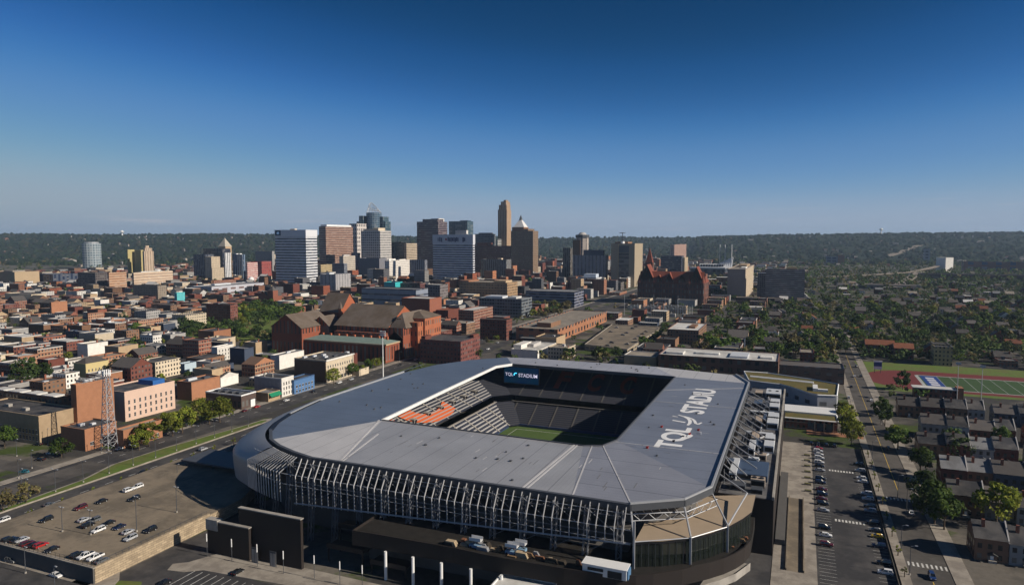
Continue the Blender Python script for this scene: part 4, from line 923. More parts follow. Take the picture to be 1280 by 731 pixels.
for px, py, l in ((1196, 500, 'tall slim mast beside the running track, nearest the end zone'), (1226, 505, 'tall slim mast beside the running track, further from the end zone')):
    x, y = P(px, py); t = thing('floodlight_mast', l, 'floodlight', (x, y, 0)); b = MB(); b.tube((x, y, 0), (x, y, 26), .3, 6, 0, .15); b.build('pole', M_steel, t); b = MB(); b.box(x - 1.6, y - .2, 25, x + 1.6, y + .2, 26.6); b.build('lamp_bank', M_steel, t)

# ------------------------------------------------------------------ school wing with planted roof behind the stadium
SC_ = thing('green_roofed_hall', 'curved grey hall with a planted brown-green roof beyond the stadium service wing', 'school building', (95, 240, 0)); LAND.append(('the green-roofed hall', 1000, 490))
M_sed = matte('planted_roof', (.14, .105, .03), .95, .35, .5, dirt=(.07, .085, .02), dscale=.2)
def sp(px, py, z): return P(px, py, z)
crv = [(936, 475), (950, 477), (975, 480), (990, 484), (1010, 491), (1022, 493.5), (1046, 494.5)]
cf = [sp(*q, 12) for q in crv]; bk = [sp(1048, 480, 12), sp(1015, 474, 12), sp(960, 466, 12), sp(930, 464, 12)]
b = MB(); u = 0
pl = cf + bk
for i in range(len(pl)): u = b.wall(pl[i], pl[(i + 1) % len(pl)], 0, 12, 0, u)
b.build('wall', facade('hall_panels', (.36, .37, .40), (.04, .06, .09), 11, 12.5, .4, .22, .6, .2, 0), SC_)
b = MB(); b.face([(x, y, 11.6) for x, y in pl]); b.build('roof', M_sed, SC_)
b = MB()
for i in range(len(pl)):
    p, q = pl[i], pl[(i + 1) % len(pl)]; b.tube((*p, 12.0), (*q, 12.0), .45, 4)
b.build('roof_edge', M_white, SC_)
for q0, q1 in (((938, 470), (1017, 478)),): 
    b = MB(); p, q = sp(*q0, 12), sp(*q1, 12); b.tube((*p, 11.8), (*q, 11.8), .9, 4); b.build('roof_walkway', M_white, SC_)
b = MB(); x, y = sp(1018, 486, 12); b.box(x - 1, y - 6, 11.6, x + 2, y + 8, 13.6); b.box(x + 2, y - 6, 11.6, x + 8, y - 3, 13.2); b.build('rooftop_unit', M_white, SC_)
b = MB(); p0 = sp(978, 512, 7); b.box(p0[0] + 0, p0[1] - 2, 0, p0[0] + 30, p0[1] + 16, 7.2); b.build('entrance_hall', M_white, SC_)
x0, y0 = sp(981, 522, 6); x1, _ = sp(1046, 522, 6)
b = MB(); b.box(x0, y0, 0, x1, y0 + 26, 6.2, 0, 1); b.build('low_wing', [BR['red'], M_sed], SC_)
b = MB(); b.tube((x0, y0, 6.3), (x1, y0, 6.3), .5, 4); b.tube((x1, y0, 6.3), (x1, y0 + 26, 6.3), .5, 4); b.build('roof_edge', M_white, SC_)
for k in range(3): 
    b = MB(); b.box(x1 - 16 + k * 5, y0 - .3, .1, x1 - 12.6 + k * 5, y0 - .02, 4.6); b.box(x1 - 12.4 + k * 5, y0 - .6, .1, x1 - 11.8 + k * 5, y0 - .02, 5.4, 1); b.build('doorway', [M_bglass, blank['cream']], SC_)
sheet('brick_forecourt', x0 + 12, y0 - 9, 128, y0 - .4, .16, M_brickpave)
OCC.append((55, 184, 128, 320))

# ------------------------------------------------------------------ sports field
tr = lambda px, py: P(px, py)
fx0, fy0, fx1, fy1 = 183, 318, 300, 374
def oval(x0, y0, x1, y1, n=14):
    r = (y1 - y0) / 2; ym = (y0 + y1) / 2; out = []
    for i in range(n + 1): t = math.pi / 2 + math.pi * i / n; out.append((x0 + r + r * math.cos(t), ym + r * math.sin(t)))
    out += [(x1, y0), (x1, y1)]; return out
polysheet('field_grass', [(148, 300), (420, 300), (420, 430), (140, 430)], .010, M_grass)
polysheet('running_track', oval(142, 308, 420, 394), .016, M_red)
polysheet('turf_field', [(fx0, fy0), (fx1 + 30, fy0), (fx1 + 30, fy1), (fx0, fy1)], .022, matte('field_turf', (.04, .08, .024), .9, .25, .15))
b = MB(); b.box(fx0 + 2, fy0 + 1, .026, fx0 + 14, fy1 - 1, .030); tag(b.build('end_zone', matte('end_zone_blue', (.012, .05, .22), .8)), kind='structure')
b = MB()
for k in range(12): b.box(fx0 + 14 + k * 9.2, fy0, .026, fx0 + 14.3 + k * 9.2, fy1, .031)
b.box(fx0 - 1.5, fy0, .026, fx0 + 1, fy1, .031); b.box(fx0, fy1 - .4, .032, fx1, fy1 + 1.2, .036); b.box(fx0, fy0 - 1.2, .032, fx1, fy0 + .3, .036); tag(b.build('field_lines', matte('field_line_paint', (.38, .4, .38), .8)), kind='structure')
b = MB()
for k in range(5): b.box(fx0 + 5, fy0 + 6 + k * 9, .031, fx0 + 11, fy0 + 12.6 + k * 9, .034)
tag(b.build('end_zone_markings', matte('end_zone_white', (.55, .55, .6), .8)), kind='structure')
t = thing('field_scoreboard', 'small blue and white scoreboard on posts at the end of the running track', 'scoreboard', (*P(1097, 466), 0)); x, y, _ = ORG[t.name]
b = MB(); b.box(x - 3, y, 3.2, x + 3, y + .6, 5.6, 1); b.box(x - 3, y, 5.6, x + 3, y + .6, 9); b.box(x - 3.2, y, 9, x + 3.2, y + .6, 10.2, 1); b.build('board', [matte('board_blue', (.02, .05, .18), .6), M_white], t)
for dx in (-2.2, 2.2): b = MB(); b.tube((x + dx, y + .3, 0), (x + dx, y + .3, 3.2), .2); b.build('post', M_dsteel, t)
x, y = P(1150, 496); t = thing('grandstand', 'long white-roofed grandstand with brick end beside the running track', 'grandstand', (x + 20, y, 0))
x1 = P(1196, 500)[0]; b = MB(); b.box(x - 4, y - 1, 0, x1, y + 7, 6.5, 0); b.build('wall', BR['dark'], t); b = MB(); b.box(x - 5, y - 1.6, 6.5, x1 + .6, y + 7.6, 7.1); b.build('roof', RF['white'], t); b = MB(); b.box(x1, y - 1, 0, x1 + 4, y + 7, 8.4); b.build('stair_tower', blank['orange'], t)
OCC.append((140, 296, 420, 430))

# ------------------------------------------------------------------ row houses on the right
RH = []
def rowhouse(x, y, w, d, h, rise, wk, rk, label):
    t = thing('row_house', label, 'house', (x + w / 2, y + d / 2, 0), 'grey row houses right of the street')
    b = MB(); b.walls(x, y, 0, x + w, y + d, h); b.build('wall', BR[wk], t)
    b = MB(); b.gable(x, y, x + w, y + d, h, h + rise, 'x', 0, 1, .35); r = b.build('roof', [RF[rk], blank[wk]], t)
    b = MB(); b.face([(x + w - .3, y - .5, h - .4), (x + w - .3, y + d + .5, h - .4), (x + w - .3, y + d / 2, h + rise + .8)]); b.face([(x + w + .1, y - .5, h - .4), (x + w + .1, y + d / 2, h + rise + .8), (x + w + .1, y + d + .5, h - .4)])
    for a, c in (((y - .5, h - .4), (y + d / 2, h + rise + .8)), ((y + d / 2, h + rise + .8), (y + d + .5, h - .4))): b.face([(x + w - .3, a[0], a[1]), (x + w + .1, a[0], a[1]), (x + w + .1, c[0], c[1]), (x + w - .3, c[0], c[1])])
    b.build('fire_wall', blank['pale'], r)
    b = MB(); b.box(x + w * .25, y + d * .3, h, x + w * .25 + 1, y + d * .3 + .8, h + rise + 1.1); b.build('chimney', blank['red'], r)
    b = MB(); b.box(x + w * .4, y - 1.4, 0, x + w * .4 + 2.4, y - .02, .9); b.gable(x + w * .4 - .3, y - 1.6, x + w * .4 + 2.7, y - .02, 2.8, 3.6, 'y', 1, 1, .05); b.box(x + w * .4 + .7, y - .12, .9, x + w * .4 + 1.7, y - .03, 2.9, 2); b.build('porch', [M_conc, RF[rk], M_white], t)
    OCC.append((x, y, x + w, y + d)); return t
random.seed(4)
ROWS = [(151.5, 4, 9, 'nearest row'), (150.8, 46, 10, 'second row from the near edge'), (154, 84, 10, 'third row from the near edge'), (151, 128, 10, 'fourth row from the near edge'), (158, 168, 9, 'fifth row from the near edge'), (152, 216, 6, 'row by the running track')]
for ri, (x, y, n, nm) in enumerate(ROWS):
    for k in range(n):
        w_ = random.choice([9, 10, 11.5, 12.5]); d_ = 12.5; h_ = random.choice([7.6, 8.2, 8.8]); yy = y + random.choice([0, 0, 1.2, -1])
        wk = random.choice(['grey', 'dark', 'brown', 'dark', 'grey', 'navy', 'brown', 'pale']); rk = random.choice(['shingle', 'shingle', 'grey', 'tar'])
        o_ = ['first', 'second', 'third', 'fourth', 'fifth', 'sixth', 'seventh', 'eighth', 'ninth', 'tenth'][k]
        if proj(x + w_ * .5, yy, 4)[0] < 1430: rowhouse(x, yy, w_, d_, h_, 4.2, wk, rk, '%s gabled row house, %s from street, %s' % ({'pale': 'light grey', 'navy': 'dark blue'}.get(wk, wk) + (' brick' if wk in ('brown', 'dark') else ''), o_, nm))
        x += w_ + (.15 if k % 4 != 3 else 5)
LAND.append(('the grey row houses', 1200, 590))
# ------------------------------------------------------------------ buildings one can name
def band(n, wall, glass=(.02, .025, .035), pv=4.0, wv=.5, rough=.6): return facade('bands_' + n, wall, glass, 6, pv, 1.0, wv, rough, .15, .05)
def ribs(n, wall, glass=(.02, .022, .028), pu=3.2, wu=.5, rough=.7): return facade('ribs_' + n, wall, glass, pu, 4, wu, 1.0, rough, .2, .05)
def grid(n, wall, glass=(.02, .024, .03), pu=3.2, pv=3.8, wu=.6, wv=.55, rough=.7): return facade('grid_' + n, wall, glass, pu, pv, wu, wv, rough, .15, .06)
WINM = {}
def winmesh(w, h, arched=False):
    k = (round(w, 1), round(h, 1))
    if k in WINM: return WINM[k]
    f = MB(); f.box(-w / 2 - .15, -.12, -.25, w / 2 + .15, .02, 0); f.box(-w / 2 - .1, -.08, h, w / 2 + .1, .02, h + .2)
    p = MB(); p.face([(-w / 2, -.03, 0), (w / 2, -.03, 0), (w / 2, -.03, h), (-w / 2, -.03, h)])
    f.box(-.04, -.06, 0, .04, -.035, h); f.box(-w / 2, -.06, h * .5 - .04, w / 2, -.035, h * .5 + .04)
    WINM[k] = (p.mesh('window', M_glass), f.mesh('frame', blank['pale'])); return WINM[k]
def windows(t, face, a, b_, c, z0, nx, ny, w, h, dz, skip=()):
    """window objects on one wall: face 'x' (wall X=c, along Y a..b) or 'y' (wall Y=c, along X a..b)"""
    p, f = winmesh(w, h); o0 = ORG[t.name]
    for j in range(ny):
        for i in range(nx):
            if (i, j) in skip: continue
            u = a + (b_ - a) * (i + .5) / nx; z_ = z0 + j * dz
            o = link('window', p, t, ((c, u, z_) if face == 'x' else (u, c, z_))); o.location -= Vector(o0)
            if face == 'x': o.rotation_euler = (0, 0, math.pi / 2)
            link('frame', f, o)
def bld(name, label, cat, px, yb=None, D=None, dep=None, wall=None, roof=None, units=(), par=.7, trim=None, group=None, occ=True, win=None, roofz=0, floorz=0):
    xl, xm, xr, yt = px; x0, x1, y0, y1, h = foot(xl, xm, xr, yt, yb, D, dep)
    t = thing(name, label, cat, ((x0 + x1) / 2, (y0 + y1) / 2, 0), group)
    b = MB(); b.walls(x0, y0, floorz, x1, y1, h); b.build('wall', wall, t)
    b = MB(); b.face([(x0, y0, h - par), (x1, y0, h - par), (x1, y1, h - par), (x0, y1, h - par)]); r = b.build('roof', roof or RF['tar'], t)
    w_ = .45 if h < 40 else .8; e = .12
    b = MB()
    for q in ((x0 - e, y0 - e, x1 + e, y0 + w_), (x0 - e, y1 - w_, x1 + e, y1 + e), (x0 - e, y0 + w_, x0 + w_, y1 - w_), (x1 - w_, y0 + w_, x1 + e, y1 - w_)): b.box(q[0], q[1], h - par, q[2], q[3], h + .12)
    b.build('parapet', trim or wall, t)
    for u in units:
        fx0, fy0, fx1, fy1, hh, m = u; b = MB(); b.box(x0 + (x1 - x0) * fx0, y0 + (y1 - y0) * fy0, h - par, x0 + (x1 - x0) * fx1, y0 + (y1 - y0) * fy1, h - par + hh); b.build('rooftop_unit', m, r)
    if win:
        for (face, nx, ny, w, hh, z0, dz) in win:
            if face == 'x': windows(t, 'x', y0 + 1, y1 - 1, x1 + .01, z0, nx, ny, w, hh, dz)
            else: windows(t, 'y', x0 + 1, x1 - 1, y0 - .01, z0, nx, ny, w, hh, dz)
    if occ: OCC.append((x0, y0, x1, y1))
    t['_box'] = (x0, y0, x1, y1, h)
    return t
def box(t): return tuple(t['_box'])
AC = M_hvac
# ---- old town nearest the parkway
t = bld('warehouse', 'pale pink three-storey warehouse with small dark windows and a blue rooftop cabin', 'warehouse', (121, 157, 218.5, 490), yb=527, wall=blank['cream'] if 0 else matte('pink_plaster', (.60, .43, .34), .9, .12, .2), roof=RF['tar'], win=[('x', 9, 3, 1.2, 2.3, 2.2, 4.1)]); LAND.append(('the pink warehouse', 188, 495))
x0, y0, x1, y1, h = box(t); b = MB(); b.box(x1 - 16, y1 - 14, h - .7, x1 - 3, y1 - 5, h + 2.4); b.build('rooftop_cabin', matte('cabin_roof_blue', (.03, .12, .36), .5), t)
b = MB(); b.box(x0 + 2, y0 - .3, 2, x0 + 3, y0 - .02, h - 2); b.build('painted_strip', matte('ochre_paint', (.5, .36, .06), .8), t)
t = bld('brick_building', 'tall blank orange brick building with antennas on its roof behind the lattice mast', 'building', (88, 98, 142, 481), yb=545, wall=blank['orange'], roof=RF['tar'], units=[(.2, .3, .5, .5, 2, AC), (.55, .55, .8, .8, 1.6, M_dsteel)]); LAND.append(('the tall orange building', 120, 490))
x0, y0, x1, y1, h = box(t); b = MB()
for k in range(12): b.tube((x0 + (x1 - x0) * random.random(), y0 + (y1 - y0) * random.random(), h - .7), (x0 + (x1 - x0) * random.random(), y0 + (y1 - y0) * random.random(), h + random.uniform(1.5, 4)), .12, 4)
b.build('antenna', M_steel, t)
bld('warehouse', 'long brown brick warehouse with rows of small windows and a blank stained tan side wall', 'warehouse', (-40, 50, 98, 520), yb=556, wall=blank['tan'], roof=RF['tar'], units=[(.3, .4, .36, .5, 1.6, M_conc), (.6, .3, .66, .4, 1.6, M_conc)], win=[('y', 22, 2, 1.3, 2.2, 2.0, 3.8)])
bld('factory', 'long low factory with pale grey metal roof at the left edge', 'factory', (-60, 74, 90, 497), yb=536, wall=BR['brown'], roof=RF['grey'], units=[(.1 + .15 * k, .1, .2 + .15 * k, .9, .9, RF['white']) for k in range(6)])
bld('workshop', 'low flat-roofed orange brick workshop at the foot of the lattice mast', 'workshop', (76, 107, 146, 537), yb=564, wall=blank['orange'], roof=RF['tar'], units=[(.3, .3, .4, .45, 1.2, AC), (.5, .5, .6, .65, 1, AC)], win=[('x', 3, 1, 2.0, 1.6, 2.5, 3)])
bld('workshop', 'low brick workshop with pale grey flat roof between lattice mast and pink warehouse', 'workshop', (143, 155, 203, 538), yb=561, wall=blank['orange'], roof=RF['gravel'], win=[('x', 5, 1, 1.6, 1.5, 1.6, 3)])
LM = thing('lattice_mast', 'tall grey steel lattice mast beside the low brick workshops', 'mast', (*P(137, 561), 0)); mx, my, _ = ORG[LM.name]; mh = ZT(466, depth(mx, my)) 
b = MB(); n_ = 10
for s_ in range(n_):
    za, zb = mh * s_ / n_, mh * (s_ + 1) / n_; wa, wb = 2.9 - 1.9 * s_ / n_, 2.9 - 1.9 * (s_ + 1) / n_; c4 = ((-1, -1), (1, -1), (1, 1), (-1, 1))
    for k in range(4):
        p, q = c4[k], c4[(k + 1) % 4]; A0 = (mx + p[0] * wa, my + p[1] * wa, za); A1 = (mx + p[0] * wb, my + p[1] * wb, zb); B0 = (mx + q[0] * wa, my + q[1] * wa, za); B1 = (mx + q[0] * wb, my + q[1] * wb, zb)
        b.tube(A0, A1, .22, 4); b.tube(A0, B1, .11, 4); b.tube(B0, A1, .11, 4); b.tube(A1, B1, .13, 4)
b.build('lattice', M_steel, LM)
b = MB()
for k in range(10): a = k * .63; b.box(mx + 1.8 * math.cos(a) - .25, my + 1.8 * math.sin(a) - .25, mh - 1.5, mx + 1.8 * math.cos(a) + .25, my + 1.8 * math.sin(a) + .25, mh + 1.6)
b.cone(mx, my, mh - .3, 2.2, mh, 2.2, 10); b.build('antenna', M_white, LM); LAND.append(('the lattice mast', 136, 520))
b = MB(); 
for k in range(14): b.tube((mx - 8 + k * 1.3, my - 4.5, 0), (mx - 8 + k * 1.3, my - 4.5, 2.4), .08, 4)
b.tube((mx - 8, my - 4.5, 2.3), (mx + 9, my - 4.5, 2.3), .06, 4); b.tube((mx - 8, my - 4.5, .3), (mx + 9, my - 4.5, .3), .06, 4); tag(b.build('yard_fence', M_dsteel), 'dark metal yard fence before the lattice mast', 'fence')
bld('brick_building', 'two-storey building with blank lit orange brick side behind the dark restaurant', 'building', (221, 240, 275, 478), yb=501, wall=blank['orange'], roof=RF['tar'], units=[(.2, .2, .4, .5, 1.6, AC), (.5, .6, .7, .8, 1.4, M_dsteel)])
t = bld('gabled_house', 'white gabled house with blank white side wall behind the dark restaurant', 'house', (272, 276, 298, 472), yb=484, wall=blank['white'], roof=RF['grey'])
x0, y0, x1, y1, h = box(t); b = MB(); b.gable(x0, y0, x1, y1, h - .1, h + 3, 'x', 0, 1, .3); b.build('gable_roof', [RF['shingle'], blank['white']], t)
t = bld('restaurant', 'dark single-storey corner restaurant with flat dark roof and white fascia', 'restaurant', (257, 302, 320, 494), yb=512, wall=facade('restaurant_front', (.09, .06, .05), (.02, .025, .03), 3.4, 7, .6, .55, .8, .15, 0), roof=RF['tar'], trim=M_white, units=[(.1 + .2 * k, .35, .2 + .2 * k, .65, 1.1, M_dsteel) for k in range(4)]); LAND.append(('the dark restaurant', 288, 505))
x0, y0, x1, y1, h = box(t); b = MB(); b.box(x1 + .02, y0 + 8, .2, x1 + .4, y0 + 12, 5); b.build('white_doorway', M_white, t)
t = bld('shop', 'small low shop with a green awning beside the white corner building', 'shop', (318, 335.5, 350, 491.5), yb=502.5, wall=blank['tan'], roof=RF['grey'])
x0, y0, x1, y1, h = box(t); b = MB(); b.face([(x1 + .05, y0 + .5, h - .2), (x1 + .05, y1 - .5, h - .2), (x1 + 2.6, y1 - .5, h - 2.6), (x1 + 2.6, y0 + .5, h - 2.6)]); b.build('awning', matte('green_awning', (.01, .20, .10), .7), t)
bld('corner_building', 'narrow white three-storey corner building with dark side and shop front', 'building', (318, 352.5, 367, 473), yb=496.5, wall=blank['white'], roof=RF['tar'], win=[('x', 4, 3, 1.1, 1.9, 1.4, 3.5), ('y', 6, 2, 1.1, 1.8, 4.6, 3.5)], units=[(.2, .3, .24, .36, 2.4, M_conc), (.5, .3, .54, .36, 2.4, M_conc)])
x0, y0, x1, y1, h = box(bpy.data.objects['corner_building'])
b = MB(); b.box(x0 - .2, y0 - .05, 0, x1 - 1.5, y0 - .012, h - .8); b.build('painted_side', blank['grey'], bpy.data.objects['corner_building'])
bld('shop_house', 'blue two-storey shop building with a white sill band', 'shop', (355, 368, 393, 475), yb=493, wall=matte('blue_paint', (.08, .17, .34), .8, .1, .3), roof=RF['tar'], win=[('x', 6, 2, 1.7, 1.6, 1.0, 3.5)], trim=matte('blue_trim', (.05, .10, .2), .8)); LAND.append(('the blue shop building', 380, 482))
t = bld('commercial_block', 'large cream three-storey commercial block with many rooftop units', 'building', (368, 408, 442, 450.5), yb=479, wall=blank['cream'], roof=RF['tar'], win=[('x', 11, 2, 1.1, 1.9, 7.2, 4.2), ('x', 8, 1, 2.8, 2.6, 1.2, 4), ('y', 12, 3, 1.3, 2.2, 2.2, 4.4)], units=[(.1 + .12 * k, .15 + .2 * (k % 3), .17 + .12 * k, .26 + .2 * (k % 3), 1.2, random.choice([AC, M_dsteel])) for k in range(7)]); LAND.append(('the cream block', 405, 465))
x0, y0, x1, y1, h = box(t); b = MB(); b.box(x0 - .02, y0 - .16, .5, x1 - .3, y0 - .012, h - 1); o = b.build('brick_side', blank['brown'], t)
b = MB(); b.box(x1, y0 - .3, h - .9, x1 + .7, y1 + .3, h + .3); b.build('cornice', blank['white'], t)
bld('garage', 'low pale garage on the parkway beyond the cream commercial block', 'garage', (440, 449, 461, 462), yb=470, wall=blank['cream'], roof=RF['grey'])
bld('town_house', 'white flat-roofed town house with blank white side left of the cream block', 'house', (338, 349.5, 380, 444.5), yb=462, wall=blank['white'], roof=RF['grey'], units=[(.3, .5, .45, .65, 1.5, AC)])
t = bld('gabled_house', 'brown brick gabled house behind the white corner building', 'house', (302, 319, 343, 456), yb=472, wall=BR['orange'], roof=RF['rust']); x0, y0, x1, y1, h = box(t); b = MB(); b.gable(x0, y0, x1, y1, h - .1, h + 4.5, 'x', 0, 1, .3); b.build('gable_roof', [matte('roof_brown_shingle', (.16, .10, .07), .9, .3, .5), blank['orange']], t)
bld('town_house', 'dark navy painted town house in the rows left of the cream block', 'house', (287, 306, 317, 436), yb=456, wall=blank['navy'], roof=RF['grey'])
bld('town_house', 'white town house with rows of dark windows near the wooded park', 'house', (264, 272, 292, 434), yb=452, wall=blank['white'], roof=RF['grey'], win=[('x', 5, 3, 1.1, 1.8, 1.5, 3.5)])
bld('town_house', 'dark red brick town house, three storeys, left of the white town house near the park', 'house', (228, 249, 264, 426), yb=450, wall=BR['red'], roof=RF['tar'])
t = bld('gabled_house', 'orange brick house with stepped gable between pink warehouse and dark restaurant', 'house', (250, 262, 288, 462), yb=476, wall=BR['orange'], roof=RF['rust']); x0, y0, x1, y1, h = box(t); b = MB(); b.gable(x0, y0, x1, y1, h - .1, h + 4, 'y', 0, 1, .3); b.build('gable_roof', [RF['shingle'], blank['orange']], t)
t = bld('town_house', 'yellow painted town house with mansard roof behind the tall orange brick building', 'house', (92, 108, 136, 455), yb=476, wall=matte('yellow_plaster', (.55, .45, .22), .9, .1, .2), roof=RF['shingle'], win=[('x', 6, 2, 1.0, 1.8, 3, 4)]); x0, y0, x1, y1, h = box(t); b = MB(); b.hip(x0, y0, x1, y1, h, h + 4, 5); b.build('mansard', RF['shingle'], t)
bld('town_house', 'pale blue low house between pink warehouse and orange brick gable', 'house', (222, 231, 246, 455), yb=466, wall=matte('pale_blue_plaster', (.42, .52, .58), .9, .1, .2), roof=RF['grey'])
bld('school_building', 'dark red brick block of four storeys with lit orange side by the wooded park', 'building', (258, 288.5, 297, 381), yb=403, wall=BR['dark'], roof=RF['tar'], units=[(.2, .3, .4, .6, 2, M_dsteel)]); LAND.append(('the park-side brick block', 275, 392))

# ---- the music hall
MH = thing('music_hall', 'huge red brick gabled music hall with grey-brown roofs and a long low front wing', 'concert hall', (-300, 300, 0)); LAND.append(('the music hall', 450, 410))
M_mh = facade('hall_brick', (.235, .066, .034), (.03, .02, .02), 4.4, 20, .38, .6, .9, .3, 0, v0=2); M_mho = matte('hall_brick_plain', (.33, .10, .048), .9, .25, .3); M_slate = matte('hall_slate', (.12, .092, .07), .85, .3, .25, dirt=(.17, .14, .12), dscale=.08)
b = MB(); b.walls(-340, 253, 0, -250, 277, 17); b.build('low_wing', M_mh, MH)
b = MB(); b.hip(-340.6, 252.4, -249.4, 277, 17, 20.5, 11); b.build('low_roof', RF['green'], MH)
b = MB(); b.box(-340.8, 252, 15.9, -249.2, 252.98, 17.1); b.box(-249.98, 252, 15.9, -249.2, 278, 17.1); b.build('cornice', blank['tan'], MH)
for k in range(9): b = MB(); b.box(-330 + k * 9, 266, 18, -328 + k * 9, 268, 22); b.build('chimney', M_mho, MH)
b = MB(); b.walls(-320, 277, 0, -246, 335, 29); b.build('main_hall', M_mh, MH)
b = MB(); b.gable(-322, 276, -262, 336, 29, 47, 'x', 0, 1, .8); b.hip(-263, 279, -244, 333, 28.6, 42, 9); b.build('main_roof', [M_slate, M_mho], MH)
b = MB(); b.walls(-318, 270, 0, -262, 277, 24); b.face([(-318, 270, 24), (-262, 270, 24), (-262, 277, 24), (-318, 277, 24)]); b.build('side_block', M_mh, MH)
b = MB(); b.walls(-376, 250, 0, -340.2, 296, 28); b.build('pavilion', M_mh, MH)
b = MB(); b.gable(-376, 250, -340.2, 296, 28, 40, 'y', 0, 1, 1); b.build('pavilion_roof', [M_slate, M_mh], MH)
fX1, fYc = PD(439.6, 722, 370); _r = ray(426, 394); fY0 = CY + _r[1] / _r[0] * (fX1 - CX); _r = ray(448, 380); fY1 = CY + _r[1] / _r[0] * (fX1 - CX); _r = ray(414, 372); fX0 = CX + _r[0] / _r[1] * (fYc - CY); fZ, fZe = ZT(366, 722), ZT(387, 722)
b = MB(); b.walls(fX0, fY0, 0, fX1, fY1, fZe); b.build('front_house', M_mh, MH)
b = MB(); b.gable(fX0, fY0, fX1, fY1, fZe, fZ, 'x', 0, 1, .8); b.build('front_house_roof', [M_slate, M_mho], MH)
b = MB(); b.gable(-352, 278, -330, 300, 27, 36, 'y', 0, 1, .5); b.walls(-352, 278, 0, -330, 300, 27); b.build('stair_house', [M_slate, M_mh], MH)
for x, y, h_ in ((fX0 - 8, fY0 - 2, fZe - 2), (fX1, fY0, fZe + 3), (fX1, fY1, fZe + 3)): b = MB(); b.box(x - 1.6, y - 1.6, 0, x + 1.6, y + 1.6, h_); b.cone(x, y, h_, 2.2, h_ + 7, .1, 8, 1); b.build('turret', [M_mho, M_slate], MH)
b = MB(); b.walls(-262, 300, 0, -236, 332, 36); b.box(-247, 290, 0, -238, 300, 33); b.build('end_block', facade('end_brick', (.36, .115, .052), (.04, .025, .02), 4.5, 9, .35, .5, .9, .3, 0), MH)
b = MB(); b.hip(-262.6, 299.4, -235.4, 332.6, 36, 42, 12); b.build('end_roof', M_slate, MH)
b = MB(); b.box(-258, 284, 0, -252.5, 290, 37); b.cone(-255.2, 287, 37, 3.6, 40, .1, 4, 1, ph=.5); b.build('turret', [blank['orange'], M_slate], MH)
b = MB(); b.walls(-262, 277, 0, -247, 300, 20); b.gable(-262, 277, -247, 300, 20, 26, 'y', 1, 0, .4); b.build('stair_house', [M_mho, M_slate], MH)
b = MB(); b.walls(-249.9, 281, 0, -243, 312, 10); b.face([(-249.9, 281, 10), (-243, 281, 10), (-243, 312, 10), (-249.9, 312, 10)]); b.build('arcade', facade('arcade', (.36, .22, .13), (.03, .02, .02), 4, 12, .5, .5, .9, .4, 0), MH)
OCC.append((-382, 246, -234, 350))
bld('brick_block', 'dark red brick block of six storeys standing just behind the stadium roof', 'building', (525, 576, 600, 427), yb=457, wall=bricks('maroon', (.155, .05, .04), pu=3.4, pv=4), roof=RF['tar'], units=[(.02, .02, .12, .3, 3.4, blank['dark']), (.88, .7, .98, .98, 3, blank['dark'])]); LAND.append(('the dark red block', 560, 435))
# ---- middle ground behind the stadium
bld('office_block', 'low dark glass office block with grey floor bands in the middle distance', 'office', (599, 652, 665, 374), yb=398, wall=grid('dark_office', (.16, .18, .2), (.015, .02, .03), 4, 4.4, .8, .62), roof=RF['grey'], units=[(.1, .2, .5, .7, 3, AC), (.6, .3, .8, .8, 2.4, RF['white'])]); LAND.append(('the dark glass office', 630, 385))
bld('brick_block', 'flat-roofed orange brick block with cream side behind the dark glass office', 'building', (574, 634, 647, 353.5), yb=376, wall=bricks('sand', (.34, .22, .12), pv=5), roof=RF['gravel'], units=[(.7, .1, .95, .7, 4, blank['tan']), (.0, .0, .2, .9, 3, blank['orange'])])
bld('office_block', 'blue-grey strip-windowed office block right of the dark glass office', 'office', (657, 718, 729.5, 365), yb=385, wall=band('blue_office', (.17, .18, .24), (.02, .025, .045), 4.6, .5), roof=RF['grey'])
t = bld('civic_building', 'wide low tan brick civic building with deep flat roof and overhang', 'building', (645, 697, 758, 412), yb=428, wall=bricks('civic', (.30, .13, .065), pu=12, pv=9), roof=RF['gravel']); LAND.append(('the tan civic building', 700, 415))
x0, y0, x1, y1, h = box(t); b = MB(); b.box(x0 + 18, y0 + 18, h - .7, x1 - 14, y0 + 52, h + 4.5, 0, 1); b.build('penthouse', [blank['brown'], RF['gravel']], t)
b = MB(); b.box(x0 + 12, y0 - 7, 0, x1 - 2, y0 - .1, 3.4, 0); b.box(x0 + 8, y0 - 9, 3.4, x1 + 3, y0 - .1, 4.2, 1); b.build('front_wing', [M_dconc, RF['grey']], t)
bld('plant_building', 'small white flat plant building with rooftop boxes just beyond the stadium roof', 'building', (639, 672, 695, 438), yb=448, wall=blank['white'], roof=RF['white'], units=[(.0, .1, .3, .6, 4, blank['white']), (.35, .4, .55, .8, 3, blank['pale'])])
